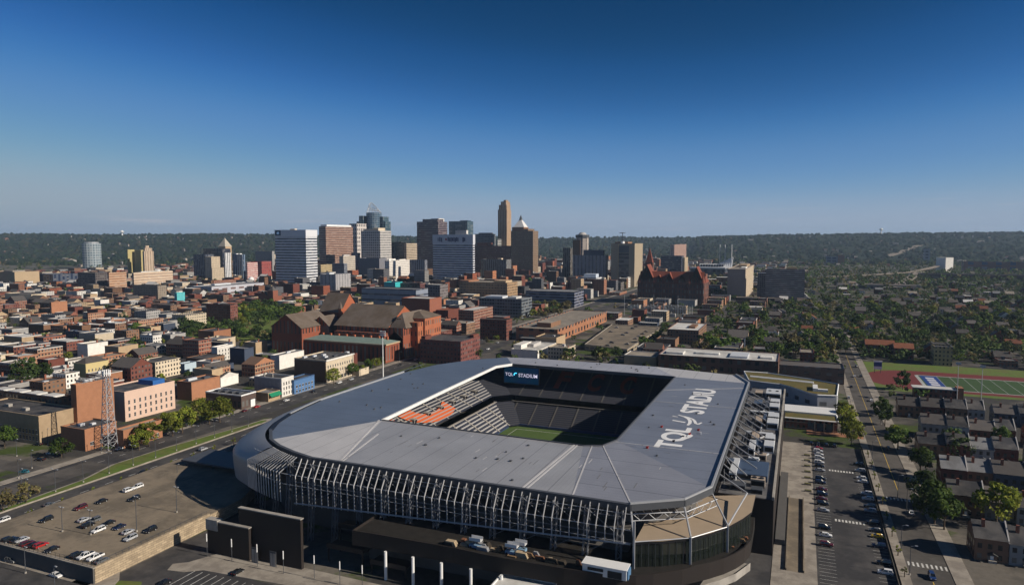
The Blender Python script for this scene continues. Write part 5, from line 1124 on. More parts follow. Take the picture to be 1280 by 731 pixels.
# parking deck
a1, a2, a3, a4 = P(731, 431, 5), P(784, 437.5, 5), P(828, 409, 5), P(765, 406, 5)
PD_ = thing('parking_deck', 'flat tan parking deck with pale edge walls beyond the stadium', 'parking deck', (a2[0], a2[1], 0)); LAND.append(('the tan parking deck', 780, 420))
b = MB(); b.prism([a1, a2, a3, a4], 0, 5, 0, 1); b.build('deck', [facade('deck_walls', (.34, .28, .2), (.02, .02, .02), 6, 5, .8, .4, .9, .9, 0), M_lot], PD_)
b = MB()
for p, q in ((a1, a2), (a2, a3), (a3, a4), (a4, a1)): b.tube((*p, 5.6), (*q, 5.6), .5, 4)
b.build('edge_wall', M_walk, PD_); OCC.append((min(a1[0], a4[0]), a2[1], a2[0], a3[1]))
random.seed(8)
k = 0
for i in range(9):
    for j in range(3):
        if random.random() < .45: continue
        s_, u_ = (i + .5) / 9, (j + .5) / 3; x = (a1[0] * (1 - u_) + a2[0] * u_) * (1 - s_) + (a4[0] * (1 - u_) + a3[0] * u_) * s_; y = (a1[1] * (1 - u_) + a2[1] * u_) * (1 - s_) + (a4[1] * (1 - u_) + a3[1] * u_) * s_
        c = random.choice(['white', 'black', 'silver', 'grey', 'navy']); q = proj(x, y, 5.6); t = car(random.choice(['car', 'suv']), c, x, y, 5.0, random.choice([0, math.pi]), None, 'cars on the tan parking deck'); CARS.append((t, 'car', c, 'on the tan parking deck', *q))
# substation: grey poles and bus bars
SS = thing('substation', 'electric substation of many grey steel poles and bars beyond the parking deck', 'substation', (*P(825, 396), 0)); sx, sy, _ = ORG[SS.name]; LAND.append(('the substation', 830, 392))
b = MB()
for i in range(9):
    for j in range(3):
        x, y = sx - 40 + i * 10, sy - 10 + j * 22; b.tube((x, y, 0), (x, y, 15), .35, 4)
        if i < 8: b.tube((x, y, 13), (x + 10, y, 13), .25, 4); b.tube((x, y, 9.5), (x + 10, y, 9.5), .2, 4)
b.build('bus_frame', M_steel, SS)
for k in range(5): b = MB(); b.box(sx - 38 + k * 17, sy + 2, 0, sx - 30 + k * 17, sy + 9, 5); b.tube((sx - 36 + k * 17, sy + 5, 5), (sx - 36 + k * 17, sy + 5, 8), .5, 6); b.build('transformer', blank['grey'], SS)
for k, (dx, dy) in enumerate(((-52, 0), (-14, 24), (8, -6), (22, 18))): b = MB(); b.tube((sx + dx, sy + dy, 0), (sx + dx, sy + dy, 30), .4, 5, 0, .2); b.build('lightning_pole', M_steel, SS)
OCC.append((sx - 50, sy - 15, sx + 50, sy + 40))
bld('brick_house', 'square brick house with bright worn flat roof right of the parking deck', 'house', (834, 873, 883, 413), yb=431, wall=BR['brown'], roof=RF['white'], units=[(.6, .3, .8, .7, 2, blank['brown'])])
t = bld('school_block', 'long low brick school block with bright white roof beyond the stadium corner', 'school', (823, 972, 985, 452), yb=471, dep=46, wall=bricks('school', (.16, .075, .05), pu=7, pv=6.5), roof=RF['white'], units=[(.05, .2, .2, .5, 1.8, RF['white']), (.3, .4, .5, .6, 1.4, RF['white']), (.6, .2, .75, .7, 1.6, AC), (.85, .3, .95, .6, 1.2, RF['white'])]); LAND.append(('the white-roofed school', 900, 450))
bld('brick_block', 'long dark two-storey brick block with large windows right of the white-roofed school block', 'building', (974, 1055, 1060, 461), yb=481, dep=24, wall=grid('dark_brick', (.10, .06, .045), (.03, .035, .045), 8, 5, .45, .5), roof=RF['shingle'])
bld('brick_house', 'dark brick house with cream flat roof above the long dark brick block', 'house', (1000, 1017, 1022, 441), yb=458, dep=22, wall=BR['dark'], roof=RF['gravel'])
bld('brick_house', 'low dark house with pale grey roof left of the cream-roofed house', 'house', (941, 964, 968, 437), yb=448, dep=20, wall=BR['dark'], roof=RF['grey'])
t = bld('apartment_block', 'small tan two-part apartment block beyond the running track', 'apartments', (1168, 1190, 1214, 434), yb=458, dep=18, wall=bricks('khaki', (.30, .23, .13)), roof=RF['tar'])
bld('apartment_block', 'taller left half of the tan apartments beyond the running track', 'apartments', (1167, 1186, 1190, 430.5), yb=455, dep=14, wall=BR['khaki'], roof=RF['tar'])
t = bld('town_terrace', 'terrace with rust red roof on the far side of the running track', 'houses', (1082, 1118, 1125, 432), yb=447, dep=16, wall=BR['dark'], roof=RF['rust']); x0, y0, x1, y1, h = box(t); b = MB(); b.gable(x0, y0, x1, y1, h, h + 4, 'x', 0, 1); b.build('gable_roof', [RF['rust'], blank['cream']], t)
t = bld('town_terrace', 'second rust-roofed terrace, with pale gable, on the far side of the running track', 'houses', (1118, 1142, 1150, 436), yb=450, dep=16, wall=BR['red'], roof=RF['rust']); x0, y0, x1, y1, h = box(t); b = MB(); b.gable(x0, y0, x1, y1, h, h + 4, 'x', 0, 1); b.build('gable_roof', [RF['rust'], blank['white']], t)
# ---- city hall
xa, ya = P(799, 379); xb = PD(884, depth(xa, ya))[0]; hD = depth(xa, ya); Zc = lambda py: ZT(py, hD)
CH = thing('city_hall', 'dark red sandstone city hall with steep red roofs and a tall spired tower', 'city hall', ((xa + xb) / 2, ya + 40, 0)); LAND.append(('the red-roofed city hall', 840, 355))
M_ch = facade('sandstone', (.125, .052, .036), (.03, .02, .02), 5, 9, .4, .6, .9, .4, 0); M_cr = matte('red_roof_tile', (.19, .052, .03), .8, .2, .2)
b = MB(); b.walls(xa, ya, 0, xb, ya + 80, Zc(352)); b.build('wall', M_ch, CH)
W = xb - xa
b = MB(); b.gable(xa, ya, xb, ya + 26, Zc(352), Zc(339), 'x', 0, 1, 1); b.gable(xb - 26, ya + 26, xb, ya + 80, Zc(352), Zc(340), 'y', 0, 1, 1); b.gable(xa, ya + 26, xa + 26, ya + 80, Zc(352), Zc(340), 'y', 0, 1, 1); b.build('roof', [M_cr, M_ch], CH)
for fx, w_, top in ((.0, .24, 330.5), (.80, .2, 332.5), (.42, .12, 340), (.62, .1, 342), (.28, .08, 343)):
    x = xa + W * fx; b = MB(); b.walls(x, ya - 1.5, 0, x + W * w_, ya + 14, Zc(350)); b.gable(x, ya - 1.5, x + W * w_, ya + 30, Zc(350), Zc(top), 'y', 0, 1, .6); b.build('gabled_bay', [M_cr if 0 else M_ch, M_ch], CH).data.materials[0] = M_ch
    b = MB(); b.gable(x, ya - 1.5, x + W * w_, ya + 30, Zc(350) + .3, Zc(top) + .3, 'y', 0, 0, .9); b.build('bay_roof', M_cr, CH)
for fx in (.0, .24, .79, 1.0): b = MB(); x = xa + W * fx; b.cone(x, ya, 0, 3.4, Zc(352), 3.4, 10, 0); b.cone(x, ya, Zc(352), 3.8, Zc(343), .1, 10, 1); b.build('turret', [M_ch, M_cr], CH)
x, y = PD(812.5, hD + 95); b = MB(); b.box(x - 7, y - 7, 0, x + 7, y + 7, ZT(328, hD + 95)); b.build('tower', M_ch, CH); b = MB(); b.cone(x, y, ZT(328, hD + 95), 9, ZT(309.5, hD + 95), .2, 4, 0, ph=.5); b.build('spire', M_cr, CH)
OCC.append((xa, ya, xb, ya + 110))
# ---- residential slabs on the right
t = bld('apartment_tower', 'blank tan apartment tower with a ribbed lit side right of the city hall', 'tower', (909.5, 931, 942, 336.5), yb=375, wall=matte('tan_panel', (.36, .29, .235), .9, .08, .1), roof=RF['gravel'], units=[(.3, .5, .8, .9, 4, blank['tan']), (.6, .2, .9, .4, 2, blank['white'])]); LAND.append(('the tan apartment tower', 925, 350))
x0, y0, x1, y1, h = box(t); b = MB(); b.wall((x1 + .15, y0 + 2), (x1 + .15, y1 - 2), 3, h - 2); b.build('balcony_side', facade('balconies', (.55, .45, .32), (.2, .15, .1), 8, 3, .55, .6, .8, .5, 0), t)
t = bld('apartment_slab', 'wide grey banded apartment slab right of the tan apartment tower', 'tower', (957, 1005, 1009, 337), yb=378, dep=22, wall=band('grey_slab', (.40, .34, .30), (.03, .03, .035), 3.4, .5, .8), roof=RF['gravel'], units=[(.55, .2, .8, .8, 4, blank['tan'])])
x0, y0, x1, y1, h = box(t); b = MB(); b.box(x0 - 14, y0 + 14, 0, x0 - .02, y0 + 34, h - 8); b.build('rear_wing', grid('slab_wing', (.2, .18, .17), (.03, .03, .035), 3.4, 3.4), t)
LAND.append(('the grey apartment slab', 980, 355))
bld('parking_building', 'low brown building with cream end at the foot of the grey slab', 'building', (920, 975, 985, 373), yb=381, dep=20, wall=band('garage', (.2, .15, .11), (.02, .02, .02), 5, .5), roof=RF['gravel'])
# ------------------------------------------------------------------ the towers of the centre
M_trib = ribs('gold', (.40, .28, .16), (.06, .045, .03), 5, .35); CITY = [
 # label, (xl, xm, xr, ytop), depth, wall, roof, rooftop units
 ('office_tower', 'broad grey and white banded office tower, tallest on the left of the centre', (343.5, 382, 396, 287.5), 1500, band('grey_white', (.60, .61, .64), (.02, .025, .04), 6.0, .45), 'grey', [(.35, .4, .5, .6, 4, blank['cream'])]),
 ('office_tower', 'brown banded office tower with a white plant storey on its roof', (398.5, 407, 441, 283), 1900, band('brown', (.36, .22, .165), (.05, .035, .03), 5, .45), 'grey', [(.05, .05, .95, .95, 6, M_white)]),
 ('office_tower', 'slim pale grey tower just left of the glass tower with the crown', (436.5, 446, 458, 279.5), 2050, grid('pale_slim', (.55, .50, .46), (.03, .035, .05), 9, 12, .5, .6), 'grey', []),
 ('office_tower', 'pale grid-fronted tower in front of the glass tower with the crown', (451, 475, 489, 288.5), 1820, grid('cream_grid', (.46, .44, .42), (.03, .03, .035), 6, 6.5, .6, .55), 'grey', [(.1, .1, .85, .6, 6, blank['cream']), (.5, .2, .8, .8, 9, blank['cream'])]),
 ('office_block', 'plain dark grey windowless slab in the centre', (448, 474, 483.5, 323), 1690, matte('slab_grey', (.17, .17, .19), .85, .08, .05), 'grey', []),
 ('office_block', 'squat black glass block left of the small tan banded tower', (488, 506, 510, 303), 2150, band('black', (.03, .03, .035), (.008, .01, .014), 4, .6), 'tar', [(.3, .2, .7, .8, 3, M_dsteel)]),
 ('office_block', 'small tan banded tower left of the dark twin-topped tower', (505, 508, 522, 304), 2080, band('tan', (.50, .41, .30), (.09, .07, .06), 5, .4), 'gravel', []),
 ('apartment_block', 'white low apartment block with rows of small windows in the centre', (481, 486.5, 512.5, 326), 1620, grid('white_flats', (.66, .62, .57), (.08, .075, .07), 4, 4, .4, .45), 'white', [(.3, .1, .5, .4, 5, blank['white']), (.6, .5, .9, .8, 3, blank['white'])]),
 ('office_tower', 'dark brown banded tower with a stepped top', (521, 547.6, 559, 277), 1900, band('dark_brown', (.16, .115, .12), (.025, .022, .032), 5, .5), 'tar', [(.25, .05, .95, .7, 8, band('dark_brown', (.16, .115, .12))), (.55, .3, .9, .9, 10, blank['white'])]),
 ('office_tower', 'white banded office tower with dark lettering across its blank top', (541, 591, 593.5, 293.5), 1560, band('white_blue', (.66, .67, .72), (.018, .022, .045), 5.2, .55), 'white', [(.55, .5, .85, .8, 3, blank['pale'])]),
 ('glass_tower', 'blue-green glass tower rising behind the white tower with lettering', (561, 584, 591.5, 276.5), 2250, grid('blue_green', (.09, .14, .17), (.02, .05, .07), 6, 6, .8, .8), 'grey', [(.5, .3, .95, .8, 4, M_bglass)]),
 ('office_block', 'pale sign-topped block between white lettered tower and blue-green glass tower', (569, 583, 585, 287.8), 1960, blank['white'], 'white', []),
 ('office_tower', 'dark grey tower left of the tall brown art-deco tower', (593, 616, 619.5, 292.5), 2150, grid('dark_grey', (.15, .16, .17), (.02, .022, .03), 5, 6), 'grey', [(.2, .2, .9, .8, 5, blank['grey'])]),
 ('office_block', 'small pale gridded block at the foot of the tall art-deco tower', (620.5, 622, 627, 299), 2080, band('pale_small', (.42, .42, .40), (.05, .05, .06), 5), 'grey', []),
 ('brick_block', 'wide dark red brick block before the tall art-deco tower', (593, 638, 645.5, 307.5), 1980, grid('dark_red', (.13, .045, .035), (.03, .02, .02), 4, 5), 'rust', [(.05, .1, .35, .9, 10, blank['dark'])]),
 ('office_block', 'grey vertical-ribbed block with cream side below the brown pyramid tower', (601.5, 633, 639, 324.5), 1680, ribs('grey', (.20, .20, .20), (.05, .05, .055), 5, .45), 'gravel', [(.6, .3, .75, .6, 4, blank['cream'])]),
 ('office_block', 'cream corner block at the foot of the white lettered tower', (556, 567.5, 577, 329), 1640, matte('cream_slab', (.50, .38, .22), .9, .1, .1), 'gravel', []),
 ('office_block', 'grey stepped block with dark windows left of the cream corner block', (512, 531, 534, 325), 1630, ribs('blue_grey', (.22, .23, .27), (.04, .045, .07), 6, .4), 'grey', []),
 ('apartment_block', 'grey and white apartment block in front of the brown banded tower', (400, 419.5, 438.5, 343), 1390, grid('grey_white_flats', (.34, .33, .34), (.06, .06, .07), 9, 4, .3, .5), 'grey', [(.2, .2, .4, .5, 3, AC)]),
 ('office_block', 'tan block with yellow-lit side below the brown banded tower', (397, 401, 415, 331), 1720, grid('yellow_tan', (.46, .36, .20), (.12, .09, .05), 5, 5), 'gravel', []),
 ('office_block', 'pale stone block, left of the plain grey windowless slab', (424, 429, 444, 320), 1780, grid('pale_stone', (.50, .44, .37), (.1, .09, .08), 4, 5), 'grey', [(.1, .2, .5, .7, 4, blank['pale'])]),
 ('office_block', 'blue-grey block with flat dark roof beside the pale stone block', (415, 430, 434, 329.5), 1650, grid('slate_block', (.18, .20, .24), (.05, .05, .07), 4, 4), 'grey', []),
 ('office_block', 'dark blue-roofed block, between pale stone block and slab', (439, 447, 450, 316), 1850, grid('navy_block', (.10, .12, .17), (.03, .035, .05), 4, 4), 'tar', []),
 ('office_tower', 'dark tan slim tower left of the round-topped concrete tower', (703.5, 713, 716, 310), 1750, ribs('dark_tan', (.13, .115, .10), (.03, .03, .03), 5), 'tar', []),
 ('office_block', 'wide grey ribbed block below the round-topped concrete tower', (716, 757, 760, 319.5), 1640, ribs('grey_block', (.24, .24, .26), (.08, .08, .09), 9, .3), 'grey', [(.3, .3, .9, .9, 14, matte('dark_plant', (.08, .09, .12), .8))]),
 ('office_tower', 'large tan slab tower with a dark glazed centre and roof mast', (764, 793.5, 803.5, 304.5), 1600, matte('tan_slab', (.33, .27, .19), .9, .1, .06), 'gravel', [(.05, .3, .6, .8, 5, blank['brown'])]),
 ('office_block', 'white banded low block at the foot of the large tan slab tower', (783, 785, 795.5, 347), 1580, band('white_low', (.70, .67, .62), (.12, .11, .10), 4, .3), 'white', []),
 ('clinic', 'low white modern building with glass front below the grey ribbed block', (722, 745, 752, 347), 1520, band('white_modern', (.62, .62, .64), (.05, .06, .09), 6, .45), 'white', [(.25, .3, .9, .8, 8, matte('pale_blue_plant', (.5, .56, .64), .7))]),
 ('brick_house', 'small cube of orange brick with pale parapet in front of the large tan slab tower', (760, 774.5, 783.5, 366), 1370, grid('cube_brick', (.25, .10, .055), (.5, .42, .3), 6, 12, .2, .6), 'grey', []),
 ('brick_house', 'grey and brick corner house left of the red-roofed city hall', (787, 802, 808, 369), 1290, BR['orange'], 'grey', []),
 ('office_block', 'low grey brown block with flat roof right of the clinic', (752, 776, 780, 353), 1500, grid('grey_brown', (.13, .11, .10), (.04, .04, .04), 5, 5), 'tar', []),
 ('brick_building', 'narrow orange brick house between strip-windowed office and clinic', (726, 729, 734, 358), 1420, BR['orange'], 'rust', []),
 ('office_block', 'grey block with pale roof right of the narrow orange brick house', (745, 762, 767, 361), 1420, grid('shade_block', (.22, .21, .2), (.05, .05, .05), 5, 4), 'white', []),
 ('office_block', 'long dark office block beyond the spired city hall tower', (826, 852, 855, 320), 2150, band('dark_long', (.07, .075, .11), (.02, .02, .035), 6, .6), 'grey', []),
 ('apartment_tower', 'group of pink-tan towers far beyond the city hall', (838, 843, 858, 306), 2900, ribs('pink_tan', (.42, .26, .20), (.1, .06, .05), 14, .35), 'gravel', []),
 ('office_block', 'tan slim block right of the long dark office block', (853, 856, 860, 322), 2050, matte('tan_slim', (.38, .30, .2), .9), 'gravel', []),
 ('office_tower', 'dark brown slab far left of the broad banded tower', (319, 340, 343, 314), 2150, blank['grey'], 'grey', []),
 ('office_block', 'red and white banded block left of the broad banded tower', (307, 309, 322, 328), 1720, band('red_white', (.60, .50, .46), (.30, .05, .05), 5, .5), 'white', []),
 ('office_block', 'maroon block right of the red and white banded block', (322, 327, 339, 327), 1800, grid('maroon_block', (.28, .06, .05), (.15, .05, .05), 8, 8, .4, .4), 'rust', []),
 ('glass_tower', 'dark blue glass tower left of the pyramid-topped tower', (241.5, 256, 258, 318), 1850, ribs('dark_glass', (.10, .12, .16), (.02, .025, .04), 6, .6), 'tar', []),
 ('glass_tower', 'long dark glass slab behind the stepped tan tower', (254, 278, 280, 311), 1950, ribs('navy_glass', (.06, .065, .09), (.015, .018, .03), 5, .7), 'tar', []),
 ('office_tower', 'stepped tan stone tower in the left of the centre', (256, 264, 275, 321), 1760, grid('stepped_tan', (.48, .39, .28), (.2, .16, .12), 5, 5, .35, .5), 'gravel', []),
 ('office_block', 'lower step of the tan stone tower facing the river hills', (264, 265, 280, 335), 1720, grid('stepped_tan'  , (.48, .39, .28)), 'gravel', []),
 ('office_tower', 'white and dark striped tower below the pyramid top', (279.5, 281, 289, 316), 1800, ribs('white_stripe', (.66, .66, .66), (.04, .05, .08), 6, .4), 'white', []),
 ('office_tower', 'blue glass tower with white stripes right of the striped tower', (291, 303, 306.5, 318), 1820, ribs('blue_stripe', (.16, .22, .30), (.02, .035, .07), 7, .55), 'grey', [(.2, .1, .35, .9, 3, M_white), (.55, .1, .7, .9, 3, M_white)]),
 ('department_store', 'long blue-white strip-windowed store building left of the broad banded tower', (240, 264.5, 330, 358.5), 1330, grid('store', (.42, .42, .46), (.16, .10, .09), 22, 9, .6, .4), 'grey', [(.1, .3, .3, .6, 3, AC)]),
 ('brick_block', 'red brick block with pale parapet above the long store building', (266, 267, 295, 351), 1480, BR['red'], 'grey', []),
 ('brick_building', 'brown two-part building in front of the long store building', (256, 279, 286, 369), 1180, BR['brown'], 'tar', []),
 ('warehouse', 'long dark blue glass-fronted warehouse left of the art-deco church tower', (47, 66, 97, 343), 1600, ribs('blue_ware', (.06, .075, .11), (.02, .03, .06), 10, .5), 'grey', []),
 ('office_block', 'dark gridded block right of the long blue warehouse', (97, 119, 134, 341), 1450, grid('dark_grid', (.10, .09, .09), (.04, .025, .025), 5, 5), 'gravel', []),
 ('office_block', 'orange tan banded block with pale roof in the left distance', (135, 136, 158, 341), 1440, band('orange_tan', (.46, .29, .18), (.25, .13, .08), 5, .45), 'white', []),
 ('office_block', 'long cream block with white flat roof in the left distance', (165, 167, 216, 341), 1500, band('cream_long', (.50, .38, .27), (.3, .2, .15), 6, .35), 'white', [(.1, .2, .4, .7, 3, RF['white'])]),
 ('apartment_block', 'grey and tan gridded flats before the long cream block', (166, 197, 208, 357), 1250, grid('tan_flats', (.26, .21, .16), (.10, .08, .07), 4, 4, .5, .5), 'tar', []),
 ('warehouse', 'tan low hall with pale stepped roof at the far left', (-10, 18, 49, 340), 1560, matte('tan_hall', (.40, .30, .19), .9, .15, .05), 'gravel', [(.3, .2, .7, .7, 3, RF['gravel'])]),
 ('warehouse', 'long gable-ended pale warehouse in the left distance', (6, 39, 58, 368), 1150, blank['cream'], 'shingle', []),
 ('brick_block', 'orange brick block with blank lit side, left distance', (62, 64, 84, 378), 1000, blank['orange'], 'tar', []),
 ('brick_block', 'wide orange brick block with window rows, left of the park', (171, 173, 204, 401), 800, BR['orange'], 'grey', []),
 ('apartment_block', 'cream and white narrow buildings joined in a row by the park', (215, 232, 258, 394), 860, BR['cream'], 'gravel', []),
 ('brick_block', 'long reddish block with pale roof, left of the broad park', (108, 110, 130, 392), 900, BR['orange'], 'tar', []),
 ('apartment_block', 'white narrow house with teal painted wall in the left distance', (218, 221, 231, 366), 1200, matte('teal_wall', (.10, .42, .45), .8), 'grey', []),
 ('theatre', 'flat-roofed brick theatre with a white roof behind the music hall', (502, 537, 552, 373.5), 900, blank['red'], 'white', []),
 ('office_block', 'long low grey-blue hall with flat roof behind the music hall', (452, 520, 535, 362), 1090, band('grey_hall', (.22, .25, .31), (.06, .07, .1), 9, .3), 'grey', []),
 ('theatre', 'low hall with bright turquoise roof cloth behind the music hall', (480, 494, 503, 353), 1230, matte('turquoise', (.04, .40, .42), .7), 'grey', []),
 ('brick_block', 'dark red block with white end left of the flat brick theatre', (494, 525, 532, 354), 1230, grid('red_white_end', (.13, .05, .045), (.05, .03, .03), 5, 5), 'grey', []),
 ('brick_block', 'grey block with pale side in front of the dark red brick block', (531, 550, 560, 356), 1180, grid('grey_red', (.17, .15, .15), (.06, .05, .05), 5, 5), 'white', []),
 ('church', 'small brick hall with steep red gable right of the music hall', (545, 560, 575, 388), 900, blank['dark'], 'rust', []),
 ('brick_block', 'low red brick block behind the dark red block by the stadium', (600, 633, 640, 400), 760, BR['dark'], 'tar', []),
 ('brick_block', 'pale-topped brick house row left of the dark glass office', (573, 592, 616, 388), 850, BR['red'], 'white', []),
 ('stadium_hall', 'distant blue glass building on the right by the river', (1033, 1048, 1051, 321), 2900, grid('river_glass', (.10, .16, .24), (.03, .07, .14), 20, 12, .7, .6), 'grey', []),
 ('office_block', 'distant brown tower on the right by the river', (1048, 1056, 1058, 319), 2850, blank['brown'], 'grey', []),
 ('office_block', 'distant pale banded tower far right below the hills', (1156, 1163, 1168, 311), 3300, grid('far_tower', (.16, .18, .22), (.04, .05, .07), 20, 14), 'grey', []),
 ('white_hall', 'bright white block at the far right beside the viaduct', (1176, 1189, 1193, 322), 2300, blank['white'], 'white', []),
 ('terminal', 'long low building with pale roof and green sign panels by the railway', (1047, 1150, 1160, 357), 1500, band('terminal', (.17, .16, .15), (.03, .035, .04), 9, .5), 'gravel', []),
 ('rail_shed', 'long dark red shed across the right distance', (1150, 1330, 1340, 345), 1750, grid('shed', (.07, .04, .038), (.03, .025, .03), 24, 16, .6, .5), 'tar', []),
 ('rail_shed', 'far dark shed with blue panels on the right', (1205, 1290, 1300, 328), 2300, grid('far_shed', (.10, .05, .05), (.03, .06, .14), 40, 20, .4, .7), 'rust', []),
]
for nm, lb, px, D, wall, rf, un in CITY:
    t = bld(nm, lb, {'office_tower': 'tower', 'glass_tower': 'tower', 'apartment_tower': 'tower', 'brick_house': 'house'}.get(nm, 'building'), px, D=D, dep=(40 if px[2] > 1000 else None), wall=wall, roof=RF[rf], units=un, par=1.0)
    t['_nm'] = lb
    if nm == 'white_hall': t.rotation_euler = (0, 0, .6)
byl = {l: o for l, o in ((o.get('label'), o) for o in list(COL.objects)) if l}
def tw(s): return byl[s], box(byl[s])
# lettered top of the white tower, crest of the banded tower
t, (x0, y0, x1, y1, h) = tw('white banded office tower with dark lettering across its blank top')
b = MB(); b.box(x0 - .6, y0 - .6, h - 20, x1 + .6, y1 + .6, h + .4); b.build('blank_top', matte('pale_panel', (.55, .56, .6), .6, .05), t)
M_sl = matte('dark_sign_letter', (.04, .05, .12), .6); b = MB(); W = x1 - x0
for k, (a, c) in enumerate(((.13, .15), (.17, .20), (.215, .24), (.38, .41), (.42, .45), (.46, .48), (.49, .52), (.53, .55), (.56, .585), (.595, .62), (.63, .65), (.75, .785), (.79, .82))): b.box(x0 + W * a, y0 - 1.2, h - 14.5 - (k % 3) * .8, x0 + W * c, y0 - .7, h - 6.5 + (k % 2) * 1.2)
b.build('sign_lettering', M_sl, t); b = MB(); b.box(x0 + W * .32, y0 - 1.2, h - 12.5, x0 + W * .36, y0 - .7, h - 8); b.build('sign_mark', matte('sign_red', (.35, .04, .06), .6), t)
t, (x0, y0, x1, y1, h) = tw('broad grey and white banded office tower, tallest on the left of the centre')
b = MB(); b.box(x0 - .6, y0 - .6, h - 14, x1 + .6, y1 + .6, h + .4); b.build('blank_top', matte('grey_white_panel', (.62, .63, .66), .6, .05), t); W = x1 - x0
b = MB(); b.box(x0 + W * .02, y0 - 1, h - 12, x0 + W * .2, y0 - .62, h - .5, 0); b.cone(x0 + W * .1, y0 - 1.4, h - 9, 3, h - 4, 3, 12, 1); b.box(x0 + W * .06, y0 - 1.2, h - 10, x0 + W * .18, y0 - 1.02, h - 4, 1); b.build('crest_sign', [matte('sign_blue_dark', (.03, .06, .10), .6), matte('sign_blue', (.06, .13, .25), .6)], t)
# tan slab: dark glazed centre, mast with discs
t, (x0, y0, x1, y1, h) = tw('large tan slab tower with a dark glazed centre and roof mast'); W = x1 - x0
b = MB(); b.box(x0 + W * .33, y0 - .5, 6, x0 + W * .76, y0 + 1, h - 22); b.build('glazed_centre', band('glazed', (.14, .125, .11), (.02, .022, .028), 9, .6), t)
b = MB(); b.box(x0 + W * .33, y0 - .8, h - 21, x0 + W * .76, y0 + 1, h - 5); b.build('dark_panel', M_dsteel, t); b = MB(); b.box(x0 + W * .30, y0 - .9, 0, x0 + W * .325, y0 + 1, h - 2); b.build('corner_rib', matte('rib_tan', (.5, .38, .22), .8), t)
b = MB(); xm_, ym_ = x0 + W * .35, y0 + 30; b.tube((xm_, ym_, h), (xm_, ym_, h + 26), .8, 6); 
for dz in (9, 16, 24): b.cone(xm_, ym_, h + dz, 7 if dz > 9 else 6, h + dz + 1.4, 7 if dz > 9 else 5, 12)
b.build('roof_mast', M_dsteel, t); b = MB(); b.cone(xm_ + 2, ym_ - 6, h, 5, h + 5, 4, 10); b.build('radome', M_white, t)
# crowned glass tower
gx, gy = PD(468, 2150); gD = 2150; Zg = lambda py: ZT(py, gD); mpp = gD / F
t = thing('glass_tower', 'blue glass tower with an open curved steel crown', 'tower', (gx, gy, 0)); LAND.append(('the crowned glass tower', 467, 265))
b = MB(); b.cone(gx, gy, 0, 10.5 * mpp, Zg(266), 9.5 * mpp, 20); b.build('round_shaft', grid('crown_glass', (.12, .17, .22), (.025, .06, .10), 6, 6, .7, .7, .3), t)
for dx, top in ((-12.5, 270), (12, 271), (-15.5, 277), (14.5, 277)): b = MB(); x = gx + dx * mpp * CYW; y = gy + dx * mpp * SYW; b.box(x - 3 * mpp, y - 16, 0, x + 3 * mpp, y + 16, Zg(top)); b.build('side_shaft', MATS['grid_blue_green'], t)
b = MB(); n = 16; top = Zg(253.5); zb = Zg(266)
for i in range(n):
    a0, a1 = 2 * math.pi * i / n, 2 * math.pi * (i + 1) / n; hh = lambda a: zb + (top - zb) * (.62 + .38 * math.cos(a - 2.7)); r0 = 9.3 * mpp; rr = lambda a: r0 * (.34 + .5 * (1 - (hh(a) - zb) / (top - zb)))
    p0 = (gx + r0 * math.cos(a0), gy + r0 * math.sin(a0), zb); q0 = (gx - 5 + rr(a0) * math.cos(a0), gy + rr(a0) * math.sin(a0), hh(a0)); q1 = (gx - 5 + rr(a1) * math.cos(a1), gy + rr(a1) * math.sin(a1), hh(a1))
    b.tube(p0, q0, .7, 4); b.tube(q0, q1, .9, 4); m0 = tuple((p0[k] + q0[k]) / 2 for k in range(3)); p1 = (gx + r0 * math.cos(a1), gy + r0 * math.sin(a1), zb); m1 = tuple((p1[k] + q1[k]) / 2 for k in range(3)); b.tube(m0, m1, .5, 4)
b.build('crown', M_steel, t)
# art-deco tower with setbacks
M_ad = ribs('art_deco', (.42, .28, .165), (.17, .11, .07), 5.5, .35)
def steps(name, label, specs, D, wall, cat='tower', roof=None):
    t = thing(name, label, cat, (*PD(specs[0][1], D), 0))
    for (xl, xm, xr, yt, d) in specs:
        x0, x1, y0, y1, h = foot(xl, xm, xr, yt, None, D + d); b = MB(); b.box(x0, y0, 0, x1, y1, h, 0, 1); b.build('shaft', [wall, roof or RF['gravel']], t); OCC.append((x0, y0, x1, y1))
    return t
t = steps('art_deco_tower', 'tall slim brown art-deco tower with stepped crown, highest in the centre', [(622.3, 633.5, 639, 262, 0), (623.5, 633.2, 638, 256, 6), (626, 632.5, 637.5, 252, 14), (629.5, 632.5, 635.5, 250, 22)], 2100, M_ad); LAND.append(('the tallest tower', 631, 280))
t = steps('pyramid_tower', 'broad dark brown tower with white pyramid crown and dark finial', [(638.7, 666.3, 672.8, 288.5, 0), (641, 660, 668, 286, 8)], 1950, grid('pyr_brown', (.19, .125, .075), (.10, .07, .05), 4, 5, .4, .5)); D_ = 1985; x, y = PD(651, D_); k = D_ / F; LAND.append(('the brown pyramid tower', 655, 300))
b = MB(); b.box(x - 8.5 * k, y - 8 * k, 0, x + 7 * k, y + 8 * k, ZT(284, D_)); b.build('shaft', blank['brown'], t)
b = MB(); b.cone(x, y, ZT(284, D_), 10 * k, ZT(275, D_), 2.2 * k, 4, 0, ph=.5); b.build('pyramid_crown', matte('crown_white', (.66, .64, .62), .5, .1), t); b = MB(); b.cone(x, y, ZT(275, D_), 2.4 * k, ZT(272.5, D_), 1.5 * k, 8); b.cone(x, y, ZT(272.5, D_), 1.8 * k, ZT(268.5, D_), .1, 8); b.build('finial', M_dsteel, t)
